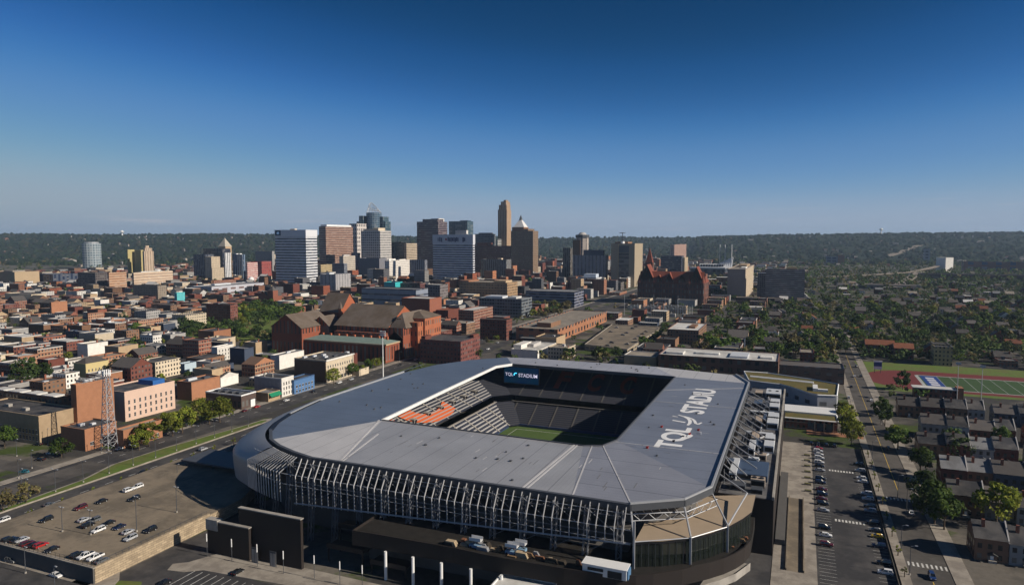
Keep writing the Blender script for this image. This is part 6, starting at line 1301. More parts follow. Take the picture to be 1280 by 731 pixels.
# round-topped concrete tower
D_ = 1720; x, y = PD(728, D_); k = D_ / F; t = thing('round_tower', 'concrete tower with an octagonal overhanging top floor and pale dome', 'tower', (x, y, 0)); LAND.append(('the round-topped tower', 727, 310))
b = MB(); b.cone(x, y, 0, 8 * k, ZT(297, D_), 8 * k, 10, 0); b.build('shaft', ribs('round', (.36, .31, .27), (.12, .10, .10), 12, .3), t); b = MB(); b.cone(x, y, ZT(297, D_), 9 * k, ZT(293.5, D_), 9 * k, 10); b.build('top_floor', M_dsteel, t); b = MB(); b.cone(x, y, ZT(293.5, D_), 6 * k, ZT(290.5, D_), 3 * k, 10); b.build('dome', blank['pale'], t)
x0, y0 = PD(718.5, D_ - 10); b = MB(); b.box(x0 - 5, y0, 0, x0 + 14, y0 + 30, ZT(300, D_)); b.build('side_wing', blank['brown'], t)
# pyramid top among the left towers, glass cylinder, church-like tower
D_ = 2000; x, y = PD(281, D_); k = D_ / F; t = thing('pyramid_topped_tower', 'tan tower with pointed pyramid roof in the left of the centre', 'tower', (x, y, 0)); b = MB(); b.box(x - 5.5 * k, y - 5 * k, 0, x + 5.5 * k, y + 5 * k, ZT(308, D_)); b.build('shaft', blank['tan'], t); b = MB(); b.cone(x, y, ZT(308, D_), 8 * k, ZT(297.5, D_), .3, 4, ph=.5); b.build('pyramid_roof', matte('pyr_stone', (.42, .38, .31), .8), t); LAND.append(('the pyramid-topped tower', 281, 305))
D_ = 2600; x, y = PD(114, D_); k = D_ / F; t = thing('round_glass_tower', 'broad rounded glass apartment tower far left before the hills', 'tower', (x, y, 0)); b = MB(); b.cone(x, y, 0, 10.5 * k, ZT(304, D_), 10.5 * k, 16); b.build('shaft', grid('round_glass', (.30, .34, .36), (.06, .10, .13), 9, 9, .6, .6), t); b = MB(); b.cone(x, y, ZT(304, D_), 8 * k, ZT(302.5, D_), 8 * k, 12); b.build('top_floor', M_steel, t)
t = steps('church_tower', 'tan art-deco tower with rounded shoulders in the left distance', [(178, 180, 192, 314, 0), (179, 181, 190, 310, 10), (180.5, 182, 186, 307, 20)], 1900, ribs('deco_tan', (.44, .34, .25), (.22, .16, .11), 8, .3)); LAND.append(('the tan deco tower', 185, 320))
t = steps('scaffolded_building', 'yellow sheeted building beside the tan art-deco tower on the left', [(158.5, 159.5, 168, 312, 0), (168, 176, 178, 312.5, 0)], 1950, matte('yellow_sheet', (.42, .35, .16), .8)); 
D_ = 1150; x, y = PD(339, D_); t = thing('church_tower', 'dark brick church tower with short point before the broad banded tower', 'church', (x, y, 0)); b = MB(); b.box(x - 6, y - 6, 0, x + 6, y + 6, ZT(363, D_)); b.build('shaft', blank['red'], t); b = MB(); b.cone(x, y, ZT(363, D_), 7, ZT(357, D_), .3, 4, ph=.5); b.build('spire', RF['shingle'], t); b = MB(); b.box(x - 26, y - 5, 0, x - 6.1, y + 30, 16); b.gable(x - 26, y - 5, x - 6.1, y + 30, 16, 25, 'y', 1, 0); b.build('nave', [blank['red'], RF['shingle']], t)
for k, (px, py, nm) in enumerate(((133 + 181, 388, ''),)): pass
for k, px in enumerate((312.5, 323)): # white tanks
    x, y = PD(px, 1700); t = thing('storage_tank', ['left one of two white round tanks above the long store building', 'right one of two white round tanks above the long store building'][k], 'tank', (x, y, 0)); b = MB(); b.cone(x, y, 0, 7, ZT(347, 1700) - 3, 7, 16); b.cone(x, y, ZT(347, 1700) - 3, 7, ZT(346, 1700), 3, 16); b.build('shell', M_white, t)
# football bowl far right of the centre
D_ = 1950; x0, x1, y0, y1, h = foot(863, 906, 918, 336, None, D_, 150); t = thing('sports_stadium', 'far white-edged stadium with upswept white stands right of the city hall', 'stadium', ((x0 + x1) / 2, y0, 0)); LAND.append(('the far white stadium', 890, 330))
b = MB(); b.box(x0, y0, 0, x1, y1, h, 0, 1); b.build('base', [grid('bowl', (.05, .06, .075), (.02, .025, .04), 12, 14), RF['grey']], t); b = MB(); b.box(x0 - 2, y0 - 2, h, x1 + 2, y0 + 6, h + 3.4); b.build('rim', M_white, t)
b = MB(); W = x1 - x0
for i in range(16):
    a, c = i / 16, (i + 1) / 16; zf = lambda u: h + 9 + 20 * max(0, (u - .5) / .5) ** 1.6; za, zc = zf(a), zf(c); b.face([(x0 + W * (.15 + a), y0 + 60, h), (x0 + W * (.15 + c), y0 + 60, h), (x0 + W * (.15 + c), y0 + 90, zc), (x0 + W * (.15 + a), y0 + 90, za)]); b.tube((x0 + W * (.15 + a), y0 + 90, za), (x0 + W * (.15 + c), y0 + 90, zc), 3.4 if i > 9 else 2, 5)
b.build('upper_stand', M_white, t); b = MB()
for i in range(9): b.box(x0 + W * (.2 + .08 * i), y0 + 66, h + 3, x0 + W * (.25 + .08 * i), y0 + 84, h + 9)
b.build('seat_block', M_dsteel, t); b = MB()
for px in (896, 903, 912): xx = PD(px, D_)[0]; b.tube((xx, y0 + 80, h), (xx, y0 + 80, ZT(306, D_)), 1.2, 4)
b.build('light_mast', M_steel, t)
# viaduct and motorway at the right, water towers
def ribbon(name, pts, w, mat, label=None, cat=None, th=1.6):
    b = MB()
    for i in range(len(pts) - 1):
        p, q = Vector(pts[i]), Vector(pts[i + 1]); d = (q - p); n = Vector((-d.y, d.x, 0)).normalized() * w / 2; dz = Vector((0, 0, th))
        b.face([p - n, q - n, q + n, p + n]); b.face([p - n - dz, q - n - dz, q - n, p - n]); b.face([q + n - dz, p + n - dz, p + n, q + n])
        for s_ in range(3): m = p + (q - p) * (s_ + .5) / 3; b.tube((m.x, m.y, 0), (m.x, m.y, m.z - th), 1.4, 5)
    o = b.build(name, mat); return tag(o, label, cat) if label else tag(o, kind='structure')
M_via = matte('viaduct_concrete', (.25, .21, .165), .9, .15, .1)
g = lambda px, D, z: (*PD(px, D), z)
ribbon('viaduct', [g(1040, 1900, 9), g(1090, 1950, 11), g(1140, 2050, 14), g(1168, 2250, 20), g(1185, 2500, 24)], 16, M_via, 'long pale concrete viaduct curving across the right distance', 'viaduct')
ribbon('viaduct', [g(1120, 1500, 7), g(1138, 1750, 11), g(1152, 2050, 15)], 22, M_via, 'wide viaduct ramp joining the long pale viaduct from below', 'viaduct')
ribbon('hill_road', [g(1108, 3600, hill_z(1108, 3600) + 4), g(1128, 3900, hill_z(1128, 3900) + 4), g(1150, 4300, hill_z(1150, 4300) + 4)], 40, M_via)
for k, (px, yt, D) in enumerate(((1101, 285.2, 6000), (153, 288, 5300))):
    x, y = PD(px, D); zz = ZT(yt, D); t = thing('water_tower', ['small pale water tower on the right skyline', 'small pale water tower on the left skyline'][k], 'water tower', (x, y, 0)); b = MB(); b.tube((x, y, 60), (x, y, zz - 16), 5, 8); b.build('shaft', M_white, t); b = MB(); b.cone(x, y, zz - 20, 8, zz - 12, 17, 12); b.cone(x, y, zz - 12, 17, zz, 4, 12); b.build('tank', M_white, t)
# ------------------------------------------------------------------ parks and lawns
PARK = [P(*q) for q in ((222, 424), (300, 428), (352, 424), (385, 398), (330, 378), (300, 398), (228, 404))]
polysheet('park_lawn', [P(*q) for q in ((222, 425), (352, 426), (388, 400), (332, 378), (228, 402))], .022, M_grass)
polysheet('open_lawn', [P(*q) for q in ((1190, 412), (1290, 420), (1290, 440), (1195, 432))], .018, M_grass)
def inpoly(x, y, pl):
    c = False; j = len(pl) - 1
    for i in range(len(pl)):
        (xi, yi), (xj, yj) = pl[i], pl[j]
        if (yi > y) != (yj > y) and x < (xj - xi) * (y - yi) / (yj - yi) + xi: c = not c
        j = i
    return c
# ------------------------------------------------------------------ the ordinary houses of the old town
GEN = []                                        # (root, colour word, roof word, storeys, kind)
WORD = dict(red='red brick', orange='orange brick', dark='dark brick', brown='brown brick', tan='tan brick', cream='cream', white='white', grey='grey', navy='dark blue', pale='pale grey')
RW = dict(tar='dark roof', grey='grey roof', white='white roof', gravel='tan roof', shingle='dark gables', rust='red gables')
def generic(x0, y0, x1, y1, h, wk, rk, kind, detail=True):
    pitched = rk in ('shingle', 'rust'); t = thing(kind, '', {'town_house': 'house', 'brick_row_house': 'house', 'flat_roofed_building': 'building', 'small_house': 'house'}[kind], ((x0 + x1) / 2, (y0 + y1) / 2, 0), {'town_house': 'painted houses of the old town', 'brick_row_house': 'brick houses of the old town', 'flat_roofed_building': 'larger flat-roofed buildings of the town', 'small_house': 'small houses among the trees'}[kind])
    b = MB(); b.walls(x0, y0, 0, x1, y1, h); blankside = random.random() < .45 and not pitched
    b.build('wall', BR[wk] if not blankside else blank[wk], t); b = MB()
    if pitched: b.gable(x0, y0, x1, y1, h, h + min(x1 - x0, y1 - y0) * random.uniform(.28, .42), random.choice('xy') if kind == 'small_house' else ('x' if x1 - x0 > y1 - y0 else 'y'), 0, 1, .35); r = b.build('roof', [RF[rk], blank[wk]], t)
    else:
        p = random.choice([.4, .7, 1.0]); b.face([(x0, y0, h - p), (x1, y0, h - p), (x1, y1, h - p), (x0, y1, h - p)]); r = b.build('roof', RF[rk], t)
        if detail:
            b = MB()
            for q in ((x0 - .1, y0 - .1, x1 + .1, y0 + .35), (x0 - .1, y1 - .35, x1 + .1, y1 + .1), (x0 - .1, y0 + .35, x0 + .35, y1 - .35), (x1 - .35, y0 + .35, x1 + .1, y1 - .35)): b.box(q[0], q[1], h - p, q[2], q[3], h + .1)
            b.build('parapet', blank[wk] if random.random() < .6 else blank['pale'], t)
            if random.random() < .6: b = MB(); ux, uy = random.uniform(x0 + 2, x1 - 4), random.uniform(y0 + 2, max(y0 + 2.1, y1 - 5)); s_ = random.uniform(1.5, 3.2); b.box(ux, uy, h - p, ux + s_, uy + s_ * 1.2, h - p + random.uniform(.9, 2.6)); b.build('rooftop_unit', random.choice([AC, M_dsteel, blank[wk], blank['pale']]), r)
    if detail and random.random() < .75: b = MB(); cx_ = random.choice([x0 + .8, x1 - 1.6]); cy_ = random.uniform(y0 + 1, y1 - 2); b.box(cx_, cy_, h - 1, cx_ + .9, cy_ + 1.3, h + random.uniform(1.4, 3) + (2 if pitched else 0)); b.build('chimney', blank['red'], r)
    GEN.append((t, WORD[wk], RW[rk], max(1, round(h / 3.6)), kind)); OCC.append((x0, y0, x1, y1))
for q in (((0, 556), (78, 612)), ((140, 555), (300, 515)), ((250, 515), (300, 508))): (ax, ay), (bx, by) = P(*q[0]), P(*q[1]); OCC.append((min(ax, bx), min(ay, by), max(ax, bx), max(ay, by)))
OCC.append((-306, -55, -246, 78))
random.seed(77)
def inview(x, y, m=30):
    q = proj(x, y, 5); return q and -m - 60 < q[0] < 1280 + m + 130 and q[1] < 745
DV, DC = MB(), MB()                             # far rooftops: one mesh each
PALW = [(.27, .085, .045), (.36, .15, .075), (.2, .11, .065), (.15, .05, .035), (.4, .29, .18), (.5, .42, .32), (.62, .6, .56), (.3, .29, .28), (.1, .1, .11), (.28, .13, .08)]
PALR = [(.045, .045, .05), (.07, .065, .065), (.2, .2, .205), (.24, .23, .22), (.6, .58, .55), (.3, .26, .21), (.12, .1, .09), (.18, .08, .05)]
slots = []
def lotgrid(x0, x1, y0, y1, sw=11, gx=(38, 46), fr=(9, 20)):
    """row plots either side of streets that run away from the viewer"""
    X = x0
    while X < x1:
        dpt = random.uniform(*gx)
        Y = y0 + random.uniform(0, 12)
        while Y < y1:
            f = random.uniform(*fr)
            for side in (0, 1): slots.append((X + (0 if side == 0 else dpt + 1), Y, X + (dpt * random.uniform(.5, .95) if side == 0 else dpt * 2 + 1), Y + f - random.choice([0, 0, .2, 3]), side, dpt))
            Y += f
            if (Y - y0) % 118 < fr[0]: Y += 11
        X += dpt * 2 + 1 + sw
lotgrid(-2100, -247, -60, 3300, fr=(10, 25), gx=(22, 34)); lotgrid(-220, 60, 330, 3000, fr=(14, 30), gx=(24, 36)); lotgrid(60, 1300, 330, 1700, fr=(13, 26), gx=(16, 26), sw=14)
slots.sort(key=lambda s: depth((s[0] + s[2]) / 2, s[1]))
cnt = dict(town_house=0, brick_row_house=0, flat_roofed_building=0, small_house=0)
TREEGAPS = []
FIELD = [(140, 296, 420, 430)]
for (x0, y0, x1, y1, side, dp) in slots:
    xm_, ym_ = (x0 + x1) / 2, (y0 + y1) / 2; D = depth(xm_, ym_)
    if D < 300 or D > 3300 or (D > 1700 and random.random() < .45) or not inview(xm_, ym_) or y1 - y0 < 5: continue
    right = xm_ > 60; q = proj(xm_, ym_, 5)
    if side == 1: x0 = x1 - (x1 - x0) * random.uniform(.45, .95)
    if right and q[0] > 860:
        if random.random() < (.66 if D < 1300 else .8): TREEGAPS.append((xm_, ym_)); continue
        x1 = x0 + random.uniform(9, 15); y1 = y0 + random.uniform(9, 14)
    elif random.random() < .13: TREEGAPS.append((xm_, ym_)); continue
    if taken(x0, y0, x1, y1, 1.0) or inpoly(xm_, ym_, PARK) or (-246 < x1 and x0 < -206) or (x0 < 146 and x1 > 124) or (-188 < x1 and x0 < -166) or (-22 < x1 and x0 < -4 and D < 1500): continue
    if ym_ > 900 and -700 < xm_ < 0 and D > 1400 and random.random() < .2: continue
    if xm_ > 60 and ym_ < 440 and xm_ < 430: continue
    qq = proj(x1, y0, 14)
    r_ = random.random()
    near = D < 820
    if right and q[0] > 860: kind, wk, rk, h = 'small_house', random.choice(['grey', 'white', 'brown', 'dark', 'red', 'pale', 'tan']), random.choice(['shingle', 'shingle', 'shingle', 'grey', 'rust', 'tar', 'shingle']), random.uniform(5.5, 8.5)
    else:
        big = (x1 - x0) * (y1 - y0) > 420
        if big: kind, wk, rk, h = 'flat_roofed_building', random.choice(['red', 'brown', 'tan', 'grey', 'cream', 'orange', 'dark', 'dark']), random.choice(['tar', 'tar', 'tar', 'grey', 'white', 'gravel']), random.uniform(8, 14)
        elif r_ < .52: kind, wk, rk, h = 'brick_row_house', random.choice(['red', 'orange', 'dark', 'brown', 'red', 'dark', 'brown']), random.choice(['tar', 'tar', 'tar', 'grey', 'grey', 'shingle', 'gravel', 'white']), random.choice([7.4, 10.8, 10.8, 13.4]) + random.uniform(-.6, .6)
        else: kind, wk, rk, h = 'town_house', random.choice(['cream', 'white', 'tan', 'grey', 'pale', 'navy', 'tan', 'grey']), random.choice(['tar', 'tar', 'grey', 'white', 'shingle', 'gravel', 'grey']), random.choice([7.4, 7.4, 10.6, 12.5]) + random.uniform(-.6, .6)
    lim = dict(town_house=220, brick_row_house=220, flat_roofed_building=110, small_house=120)[kind]
    if cnt[kind] < lim and (D < 1500):
        cnt[kind] += 1; generic(x0, y0, x1, y1, h, wk, rk, kind, D < 900)
    else:
        wc = random.choice(PALW); rc = random.choice(PALR); v = random.uniform(.75, 1.25); wc = tuple(c * v for c in wc); h = h * random.uniform(.8, 1.3)
        if D > 1300: h *= 1.2
        if 330 < q[0] < 830 and D > 1150: h *= random.choice([1, 1.3, 1.6, 2.2]); x1 += random.choice([0, 0, 8, 14]) * 0
        if D > 1700: y1 += random.uniform(0, 12)
        if rk in ('shingle',): DV.walls(x0, y0, 0, x1, y1, h); 
        DV.box(x0, y0, 0, x1, y1, h, 0, 1, False, wc, rc)
        if rk == 'shingle': DV.gable(x0, y0, x1, y1, h, h + min(x1 - x0, y1 - y0) * .35, 'x' if x1 - x0 > y1 - y0 else 'y', 1, 0, .3, rc, wc)
        elif random.random() < .5: DV.box(x0 + 2, y0 + 2, h, x0 + 5, y0 + 5, h + 2, 1, 1, False, rc, rc)
        OCC.append((x0, y0, x1, y1))
# shading of the far rooftops: stored house colours, window pattern on the walls
def farmat(name, win):
    m, nt, b = _nt(name); a = nt.nodes.new('ShaderNodeVertexColor'); a.layer_name = 'Col'; c = a.outputs['Color']
    if win:
        uv = nt.nodes.new('ShaderNodeUVMap'); s = nt.nodes.new('ShaderNodeSeparateXYZ'); nt.links.new(uv.outputs[0], s.inputs[0])
        f = lambda o, per, wd: _math(nt, 'LESS_THAN', _math(nt, 'ABSOLUTE', _math(nt, 'SUBTRACT', _math(nt, 'FRACT', _math(nt, 'DIVIDE', o, per)), .5)), wd)
        c = _mix(nt, _math(nt, 'MULTIPLY', f(s.outputs[0], 3.2, .22), f(s.outputs[1], 3.7, .25)), c, (.02, .022, .025))
    nt.links.new(_scalecol(nt, c, _ramp(nt, _noise(nt, _wpos(nt), .2, 4), .7, 1.3)), b.inputs['Base Color']); b.inputs['Roughness'].default_value = .9; b.inputs['Specular IOR Level'].default_value = .15; return m
if DV.f: tag(DV.build('distant_rooftops', [farmat('far_walls', True), farmat('far_roofs', False)], usecol=True), 'countless small far roofs and walls of the town below the towers', kind='stuff')

# ------------------------------------------------------------------ trees
def leafmat(name, col, col2):
    m, nt, b = _nt(name); p = _wpos(nt); n1 = _noise(nt, p, .35, 3); k = nt.nodes.new('ShaderNodeClamp'); nt.links.new(_math(nt, 'MULTIPLY', _math(nt, 'SUBTRACT', n1, .4), 4), k.inputs[0])
    c = _mix(nt, k.outputs[0], col, col2); f = _math(nt, 'MULTIPLY', _ramp(nt, _rand(nt), .6, 1.5), _ramp(nt, _noise(nt, p, 2.2, 2), .6, 1.4))
    nt.links.new(_scalecol(nt, c, f), b.inputs['Base Color']); b.inputs['Roughness'].default_value = .7; b.inputs['Specular IOR Level'].default_value = .15
    tr = nt.nodes.new('ShaderNodeBsdfTranslucent'); nt.links.new(_scalecol(nt, c, 1.2), tr.inputs[0]); mx = nt.nodes.new('ShaderNodeMixShader'); mx.inputs[0].default_value = .25
    nt.links.new(b.outputs[0], mx.inputs[1]); nt.links.new(tr.outputs[0], mx.inputs[2]); nt.links.new(mx.outputs[0], nt.nodes['Material Output'].inputs[0]); return m
LEAF = dict(spring=leafmat('spring_leaves', (.13, .165, .02), (.19, .19, .03)), green=leafmat('green_leaves', (.055, .10, .018), (.09, .13, .024)), deep=leafmat('deep_green_leaves', (.030, .054, .014), (.055, .082, .02)), bare=leafmat('budding_twigs', (.13, .10, .05), (.12, .12, .035)), far=leafmat('woodland_leaves', (.038, .058, .016), (.075, .088, .026)))
M_bark = matte('bark', (.09, .065, .045), .95, .3, 1.5)
def crown(b, cx, cy, cz, rx, rz, nclump, nleaf, s, rng, mi=0):
    cl = []
    for i in range(nclump):
        th = rng.uniform(0, 2 * math.pi); u = rng.uniform(-.75, 1); rr = math.sqrt(max(0, 1 - u * u)) * rng.uniform(.4, 1.0)
        cl.append((cx + rx * rr * math.cos(th), cy + rx * rr * math.sin(th), cz + rz * u * .75, rx * rng.uniform(.2, .48)))
    for i in range(nleaf):
        x, y, z, r = cl[i % nclump]; d = Vector((rng.gauss(0, 1), rng.gauss(0, 1), rng.gauss(0, 1))); d.normalize(); rr = r * rng.uniform(.55, 1.05); p = Vector((x, y, z)) + Vector((d.x * rr, d.y * rr, d.z * rr * .8))
        n = (d + Vector((rng.gauss(0, .5), rng.gauss(0, .5), rng.gauss(0, .5) + .25))).normalized(); a = n.cross(Vector((0, 0, 1)))
        if a.length < .05: a = Vector((1, 0, 0))
        a.normalize(); c = n.cross(a); t = rng.uniform(0, 3.14); a, c = a * math.cos(t) + c * math.sin(t), c * math.cos(t) - a * math.sin(t); k = s * rng.uniform(.6, 1.3)
        b.face([p - a * k, p + c * k * .7, p + a * k, p - c * k * .7], mi)
TREE = {}
def treeproto(key, leaf, nclump, nleaf, s, rx=4.2, rz=3.8, ht=8.6, trunk=3.6, seed=1):
    rng = random.Random(seed); b = MB(); crown(b, 0, 0, ht - rz, rx, rz, nclump, nleaf, s, rng); cm = b.mesh('crown', LEAF[leaf])
    b = MB(); b.tube((0, 0, -.1), (.1, .05, trunk), .26, 6, 0, .18)
    for k in range(5):
        a = k * 1.3 + rng.random(); b.tube((.1, .05, trunk * rng.uniform(.75, 1)), (rx * .6 * math.cos(a), rx * .6 * math.sin(a), ht - rz * rng.uniform(.5, 1.2)), .11, 4, 0, .04)
    TREE[key] = (cm, b.mesh('trunk', M_bark))
for i, lf in enumerate(('spring', 'green', 'deep', 'bare')):
    for v in range(3): treeproto((lf, 'near', v), lf, 18 + v * 3, 1350 if lf != 'bare' else 520, .44, 4.0 + .5 * v, 3.6 + .4 * v, 8.6 + v, 3.2, i * 7 + v)
    for v in range(3): treeproto((lf, 'mid', v), lf, 12 + v * 2, 300, .85, 4.3 + .4 * v, 3.8, 8.4 + v, 3, 50 + i * 7 + v)
treeproto(('spring', 'young', 0), 'spring', 7, 120, .3, 1.5, 1.9, 5.4, 3.2, 99)
TWORD = dict(spring='light spring-green', green='mid green', deep='dark green', bare='thin budding brownish')
def tree(x, y, leaf, lod, sc_=1.0, label=None, group=None, z=0, name='leafy_tree'):
    v = random.randrange(3) if lod != 'young' else 0; cm, tm = TREE[(leaf, lod, v)]
    t = thing(name, label, 'tree', (x, y, z), group, random.uniform(0, 6.28)); t.scale = (sc_ * random.uniform(.9, 1.1), sc_ * random.uniform(.9, 1.1), sc_ * random.uniform(.9, 1.12))
    link('crown', cm, t); link('trunk', tm, t); return t
random.seed(19)
SPT = [(77, 572, 'green', .8, 'round green tree standing alone in the yard left of the lattice mast'), (6, 560, 'green', 1.0, 'green tree at the left edge by the brown warehouse'), (186, 558, 'spring', 1.0, 'light green tree in the verge below the low brick workshops'), (174, 563, 'spring', .8, 'smaller light green tree left of another in the verge below the workshops'), (216, 545, 'spring', 1.0, 'light green tree on the parkway verge, below the pink warehouse'), (228, 541, 'spring', 1.15, 'large light green tree on the parkway verge, right of the pink warehouse'), (240, 533, 'bare', .9, 'thin brownish tree on the verge right of the pink warehouse'), (252, 527, 'spring', 1.0, 'yellow-green tree at the inner side of the verge near the restaurant'), (262, 530, 'spring', 1.25, 'tall yellow-green tree on the verge before the dark restaurant'), (275, 528, 'spring', 1.1, 'yellow-green tree nearest the dark restaurant'), (205, 538, 'spring', .7, 'yellow-green shrub-like tree under the pink warehouse wall'), (195, 542, 'bare', .7, 'brownish shrub-like tree by the workshop corner'),
       (33, 628, 'bare', .8, 'thin tree on the near verge of the far carriageway at the left'), (4, 640, 'bare', .8, 'thin tree on the verge cut by the left edge'), (417, 481, 'spring', 1.0, 'light green street tree before the cream commercial block'), (441, 471, 'green', 1.0, 'green street tree by the low garage on the parkway'), (452, 467, 'spring', .8, 'smaller light street tree beside the low garage'), (461, 463, 'green', .9, 'green street tree before the music hall wing'), (470, 460, 'spring', .8, 'light street tree below the floodlight mast'),
       (22, 486, 'deep', 1.4, 'dark green tree cluster member left of the long low factory'), (36, 480, 'deep', 1.5, 'tall dark tree behind the long low factory'), (50, 476, 'deep', 1.5, 'dark tree nearest the yellow town house'), (160, 477, 'deep', 1.2, 'dark tree behind the tall orange brick building'), (148, 473, 'deep', 1.1, 'dark tree beside the yellow town house'), (187, 463, 'green', 1.0, 'green tree behind the pink warehouse'), (168, 420, 'green', 1.3, 'round green tree among the houses left of the park'),
       (712, 450, 'deep', 1.2, 'dark round tree just beyond the stadium roof, left of the parking deck'), (757, 450, 'green', 1.1, 'bright green tree just beyond the stadium roof'), (746, 449, 'deep', 1.0, 'dark green tree beside the bright green tree beyond the stadium roof'), (770, 448, 'deep', .9, 'dark green tree in front of the parking deck edge'),
       (1057, 530, 'spring', 1.0, 'bright green tree nearest the street by the green-roofed hall'), (1054, 522, 'spring', .9, 'bright green tree by the brick forecourt of the hall'), (1060, 545, 'spring', 1.0, 'bright green tree at the back of the side car park'), (1064, 556, 'spring', .9, 'bright green tree at the corner of the side car park'),
       (1101, 520, 'green', 1.0, 'green street tree nearest the running track'), (1106, 532, 'deep', 1.0, 'dark street tree by the first row houses'), (1122, 562, 'green', 1.1, 'green street tree midway along the row houses'), (1150, 592, 'green', 1.1, 'green street tree before the third row of houses'), (1158, 632, 'deep', 1.2, 'dark street tree by the near crossing'), (1168, 655, 'green', 1.2, 'green street tree before the second row of houses'), (1180, 662, 'green', 1.1, 'green tree in the garden of the second row of houses'), (1245, 657, 'spring', 1.3, 'light green tree between the second and third row of houses'), (1190, 565, 'green', 1.0, 'green tree behind the fifth row of houses'), (1200, 575, 'deep', .9, 'dark tree in the gardens behind the fourth row'), (1250, 560, 'green', .9, 'green tree in the back gardens at the right edge'), (1117, 545, 'spring', .6, 'small light green shrub tree by the kerb of the house street'), (1128, 487, 'deep', 1.1, 'dark tree at the brick entrance of the sports field')]
for px, py, lf, s_, lb in SPT: x, y = P(px, py); tree(x, y, lf, 'near', s_ * (1.35 if px > 1000 else 1.35 if px < 300 else 1.15), lb, 'trees named by their place')
for k in range(14):
    px = 30 + k * 30; x, y = -188.5, -100 + k * 13.5; tree(x, y, 'spring', 'young', .9, 'slim young street tree in the pavement row left of the raised car park', 'young trees along the parkway', name='young_tree')
for k in range(9): x, y = 127.2, -20 + k * 17; tree(x, y, 'spring', 'young', .75, 'slim young tree in the pavement beside the side car park', 'young trees by the side car park', name='young_tree')
NT = [0]
def scatter(poly, n, leaves, s0, s1, label, group, lod='mid', name='leafy_tree', pad=1):
    W_ = [P(*q) for q in poly]; xs = [p[0] for p in W_]; ys = [p[1] for p in W_]; c = 0
    for _ in range(n * 12):
        if c >= n: break
        x, y = random.uniform(min(xs), max(xs)), random.uniform(min(ys), max(ys))
        if not inpoly(x, y, W_) or taken(x, y, x, y, pad): continue
        tree(x, y, random.choice(leaves), lod, random.uniform(s0, s1), label, group, name=name); c += 1; NT[0] += 1
scatter([(222, 424), (300, 421), (300, 409), (228, 412)], 34, ('green', 'deep', 'deep'), 1.0, 1.5, 'dark leafy tree in the front row of the wooded park left of the music hall', 'trees along the front of the park', name='park_tree')
scatter([(302, 410), (388, 396), (400, 386), (332, 376), (296, 390)], 60, ('spring', 'green', 'green', 'deep'), 1.1, 1.7, 'leafy tree in the wood of the park beyond its lawn', 'trees in the wooded part of the park', name='park_tree')
scatter([(280, 424), (352, 428), (356, 420), (290, 416)], 18, ('deep', 'green'), .8, 1.2, 'leafy tree at the foot of the park lawn before the music hall', 'trees at the foot of the park lawn', name='park_tree')
scatter([(448, 368), (500, 372), (500, 382), (440, 378)], 16, ('deep', 'green'), 1.2, 1.6, 'dark tree behind the music hall roof', 'trees behind the music hall', name='park_tree')
scatter([(664, 398), (700, 398), (716, 386), (668, 382)], 26, ('bare', 'spring', 'bare', 'green'), 1.1, 1.5, 'thin pale tree in the grove right of the dark glass office block', 'grove right of the dark glass office block', name='grove_tree')
scatter([(800, 436), (812, 432), (836, 412), (826, 408)], 12, ('green', 'deep'), .8, 1.1, 'green tree in the strip along the parking deck edge', 'trees along the parking deck', name='leafy_tree')
for x, y in TREEGAPS:
    D = depth(x, y); q = proj(x, y, 4)
    if D > 760 or q[0] > 880 or NT[0] > 235 or taken(x, y, x, y, 2) or inpoly(x, y, PARK): continue
    NT[0] += 1; tree(x, y, random.choice(('deep', 'green', 'bare', 'spring')), 'mid', random.uniform(.7, 1.1), 'leafy tree in a gap between the houses of the old town', 'trees between the old town houses', name='yard_tree')
# the wooded quarter right of the centre: trees one can tell apart in front, one mass behind
RT = [[(880, 445), (1060, 452), (1060, 425), (880, 420)], [(1060, 440), (1180, 425), (1290, 428), (1290, 400), (1060, 405)], [(880, 420), (1290, 405), (1290, 375), (1000, 380), (880, 400)]]
for i, (poly, n, lb) in enumerate(zip(RT, (70, 70, 110), ('leafy tree among the houses behind the white-roofed school block', 'leafy tree among the roofs beyond the running track', 'leafy tree in the wooded quarter below the grey apartment slab'))):
    scatter(poly, n, ('green', 'deep', 'deep', 'spring', 'bare', 'green'), .95, 1.6, lb, 'trees of the wooded quarter', name='garden_tree')
rng = random.Random(5); WD = MB(); n_ = 0
for _ in range(26000):
    if n_ > 4200: break
    px = rng.uniform(-60, 1440); D = 480 * (3300 / 480) ** rng.random(); X, Y = PD(px, D)
    right = px > 890 and D > 620 or px > 1290
    dens = 1.0 if right and px > 1010 else .75 if right else .10 if D < 1300 else .16
    if px > 600 and px < 880 and D < 900: dens = .12
    if rng.random() > dens or taken(X, Y, X, Y, 3) or (-246 < X < -204) or (126 < X < 146 and Y < 700) or (Y < 200 and px < 1290) or (X < 425 and 290 < Y < 432 and X > 138): continue
    if D > 2700: dens = 0
    n_ += 1; r_ = rng.uniform(3.6, 6.5) * (1 + (D > 1500) * .5); k = 26 if D > 1400 else 60; crown(WD, X, Y, r_ * 1.15, r_, r_ * .95, 6, k, r_ * (.34 if D > 1400 else .24), rng, rng.choice((0, 0, 0, 1, 2, 3)))
tag(WD.build('woodland', [LEAF['far'], LEAF['deep'], LEAF['green'], LEAF['bare']]), 'far leafy woodland spread between the houses and motorways', kind='stuff')
HF = MB(); HH = MB()
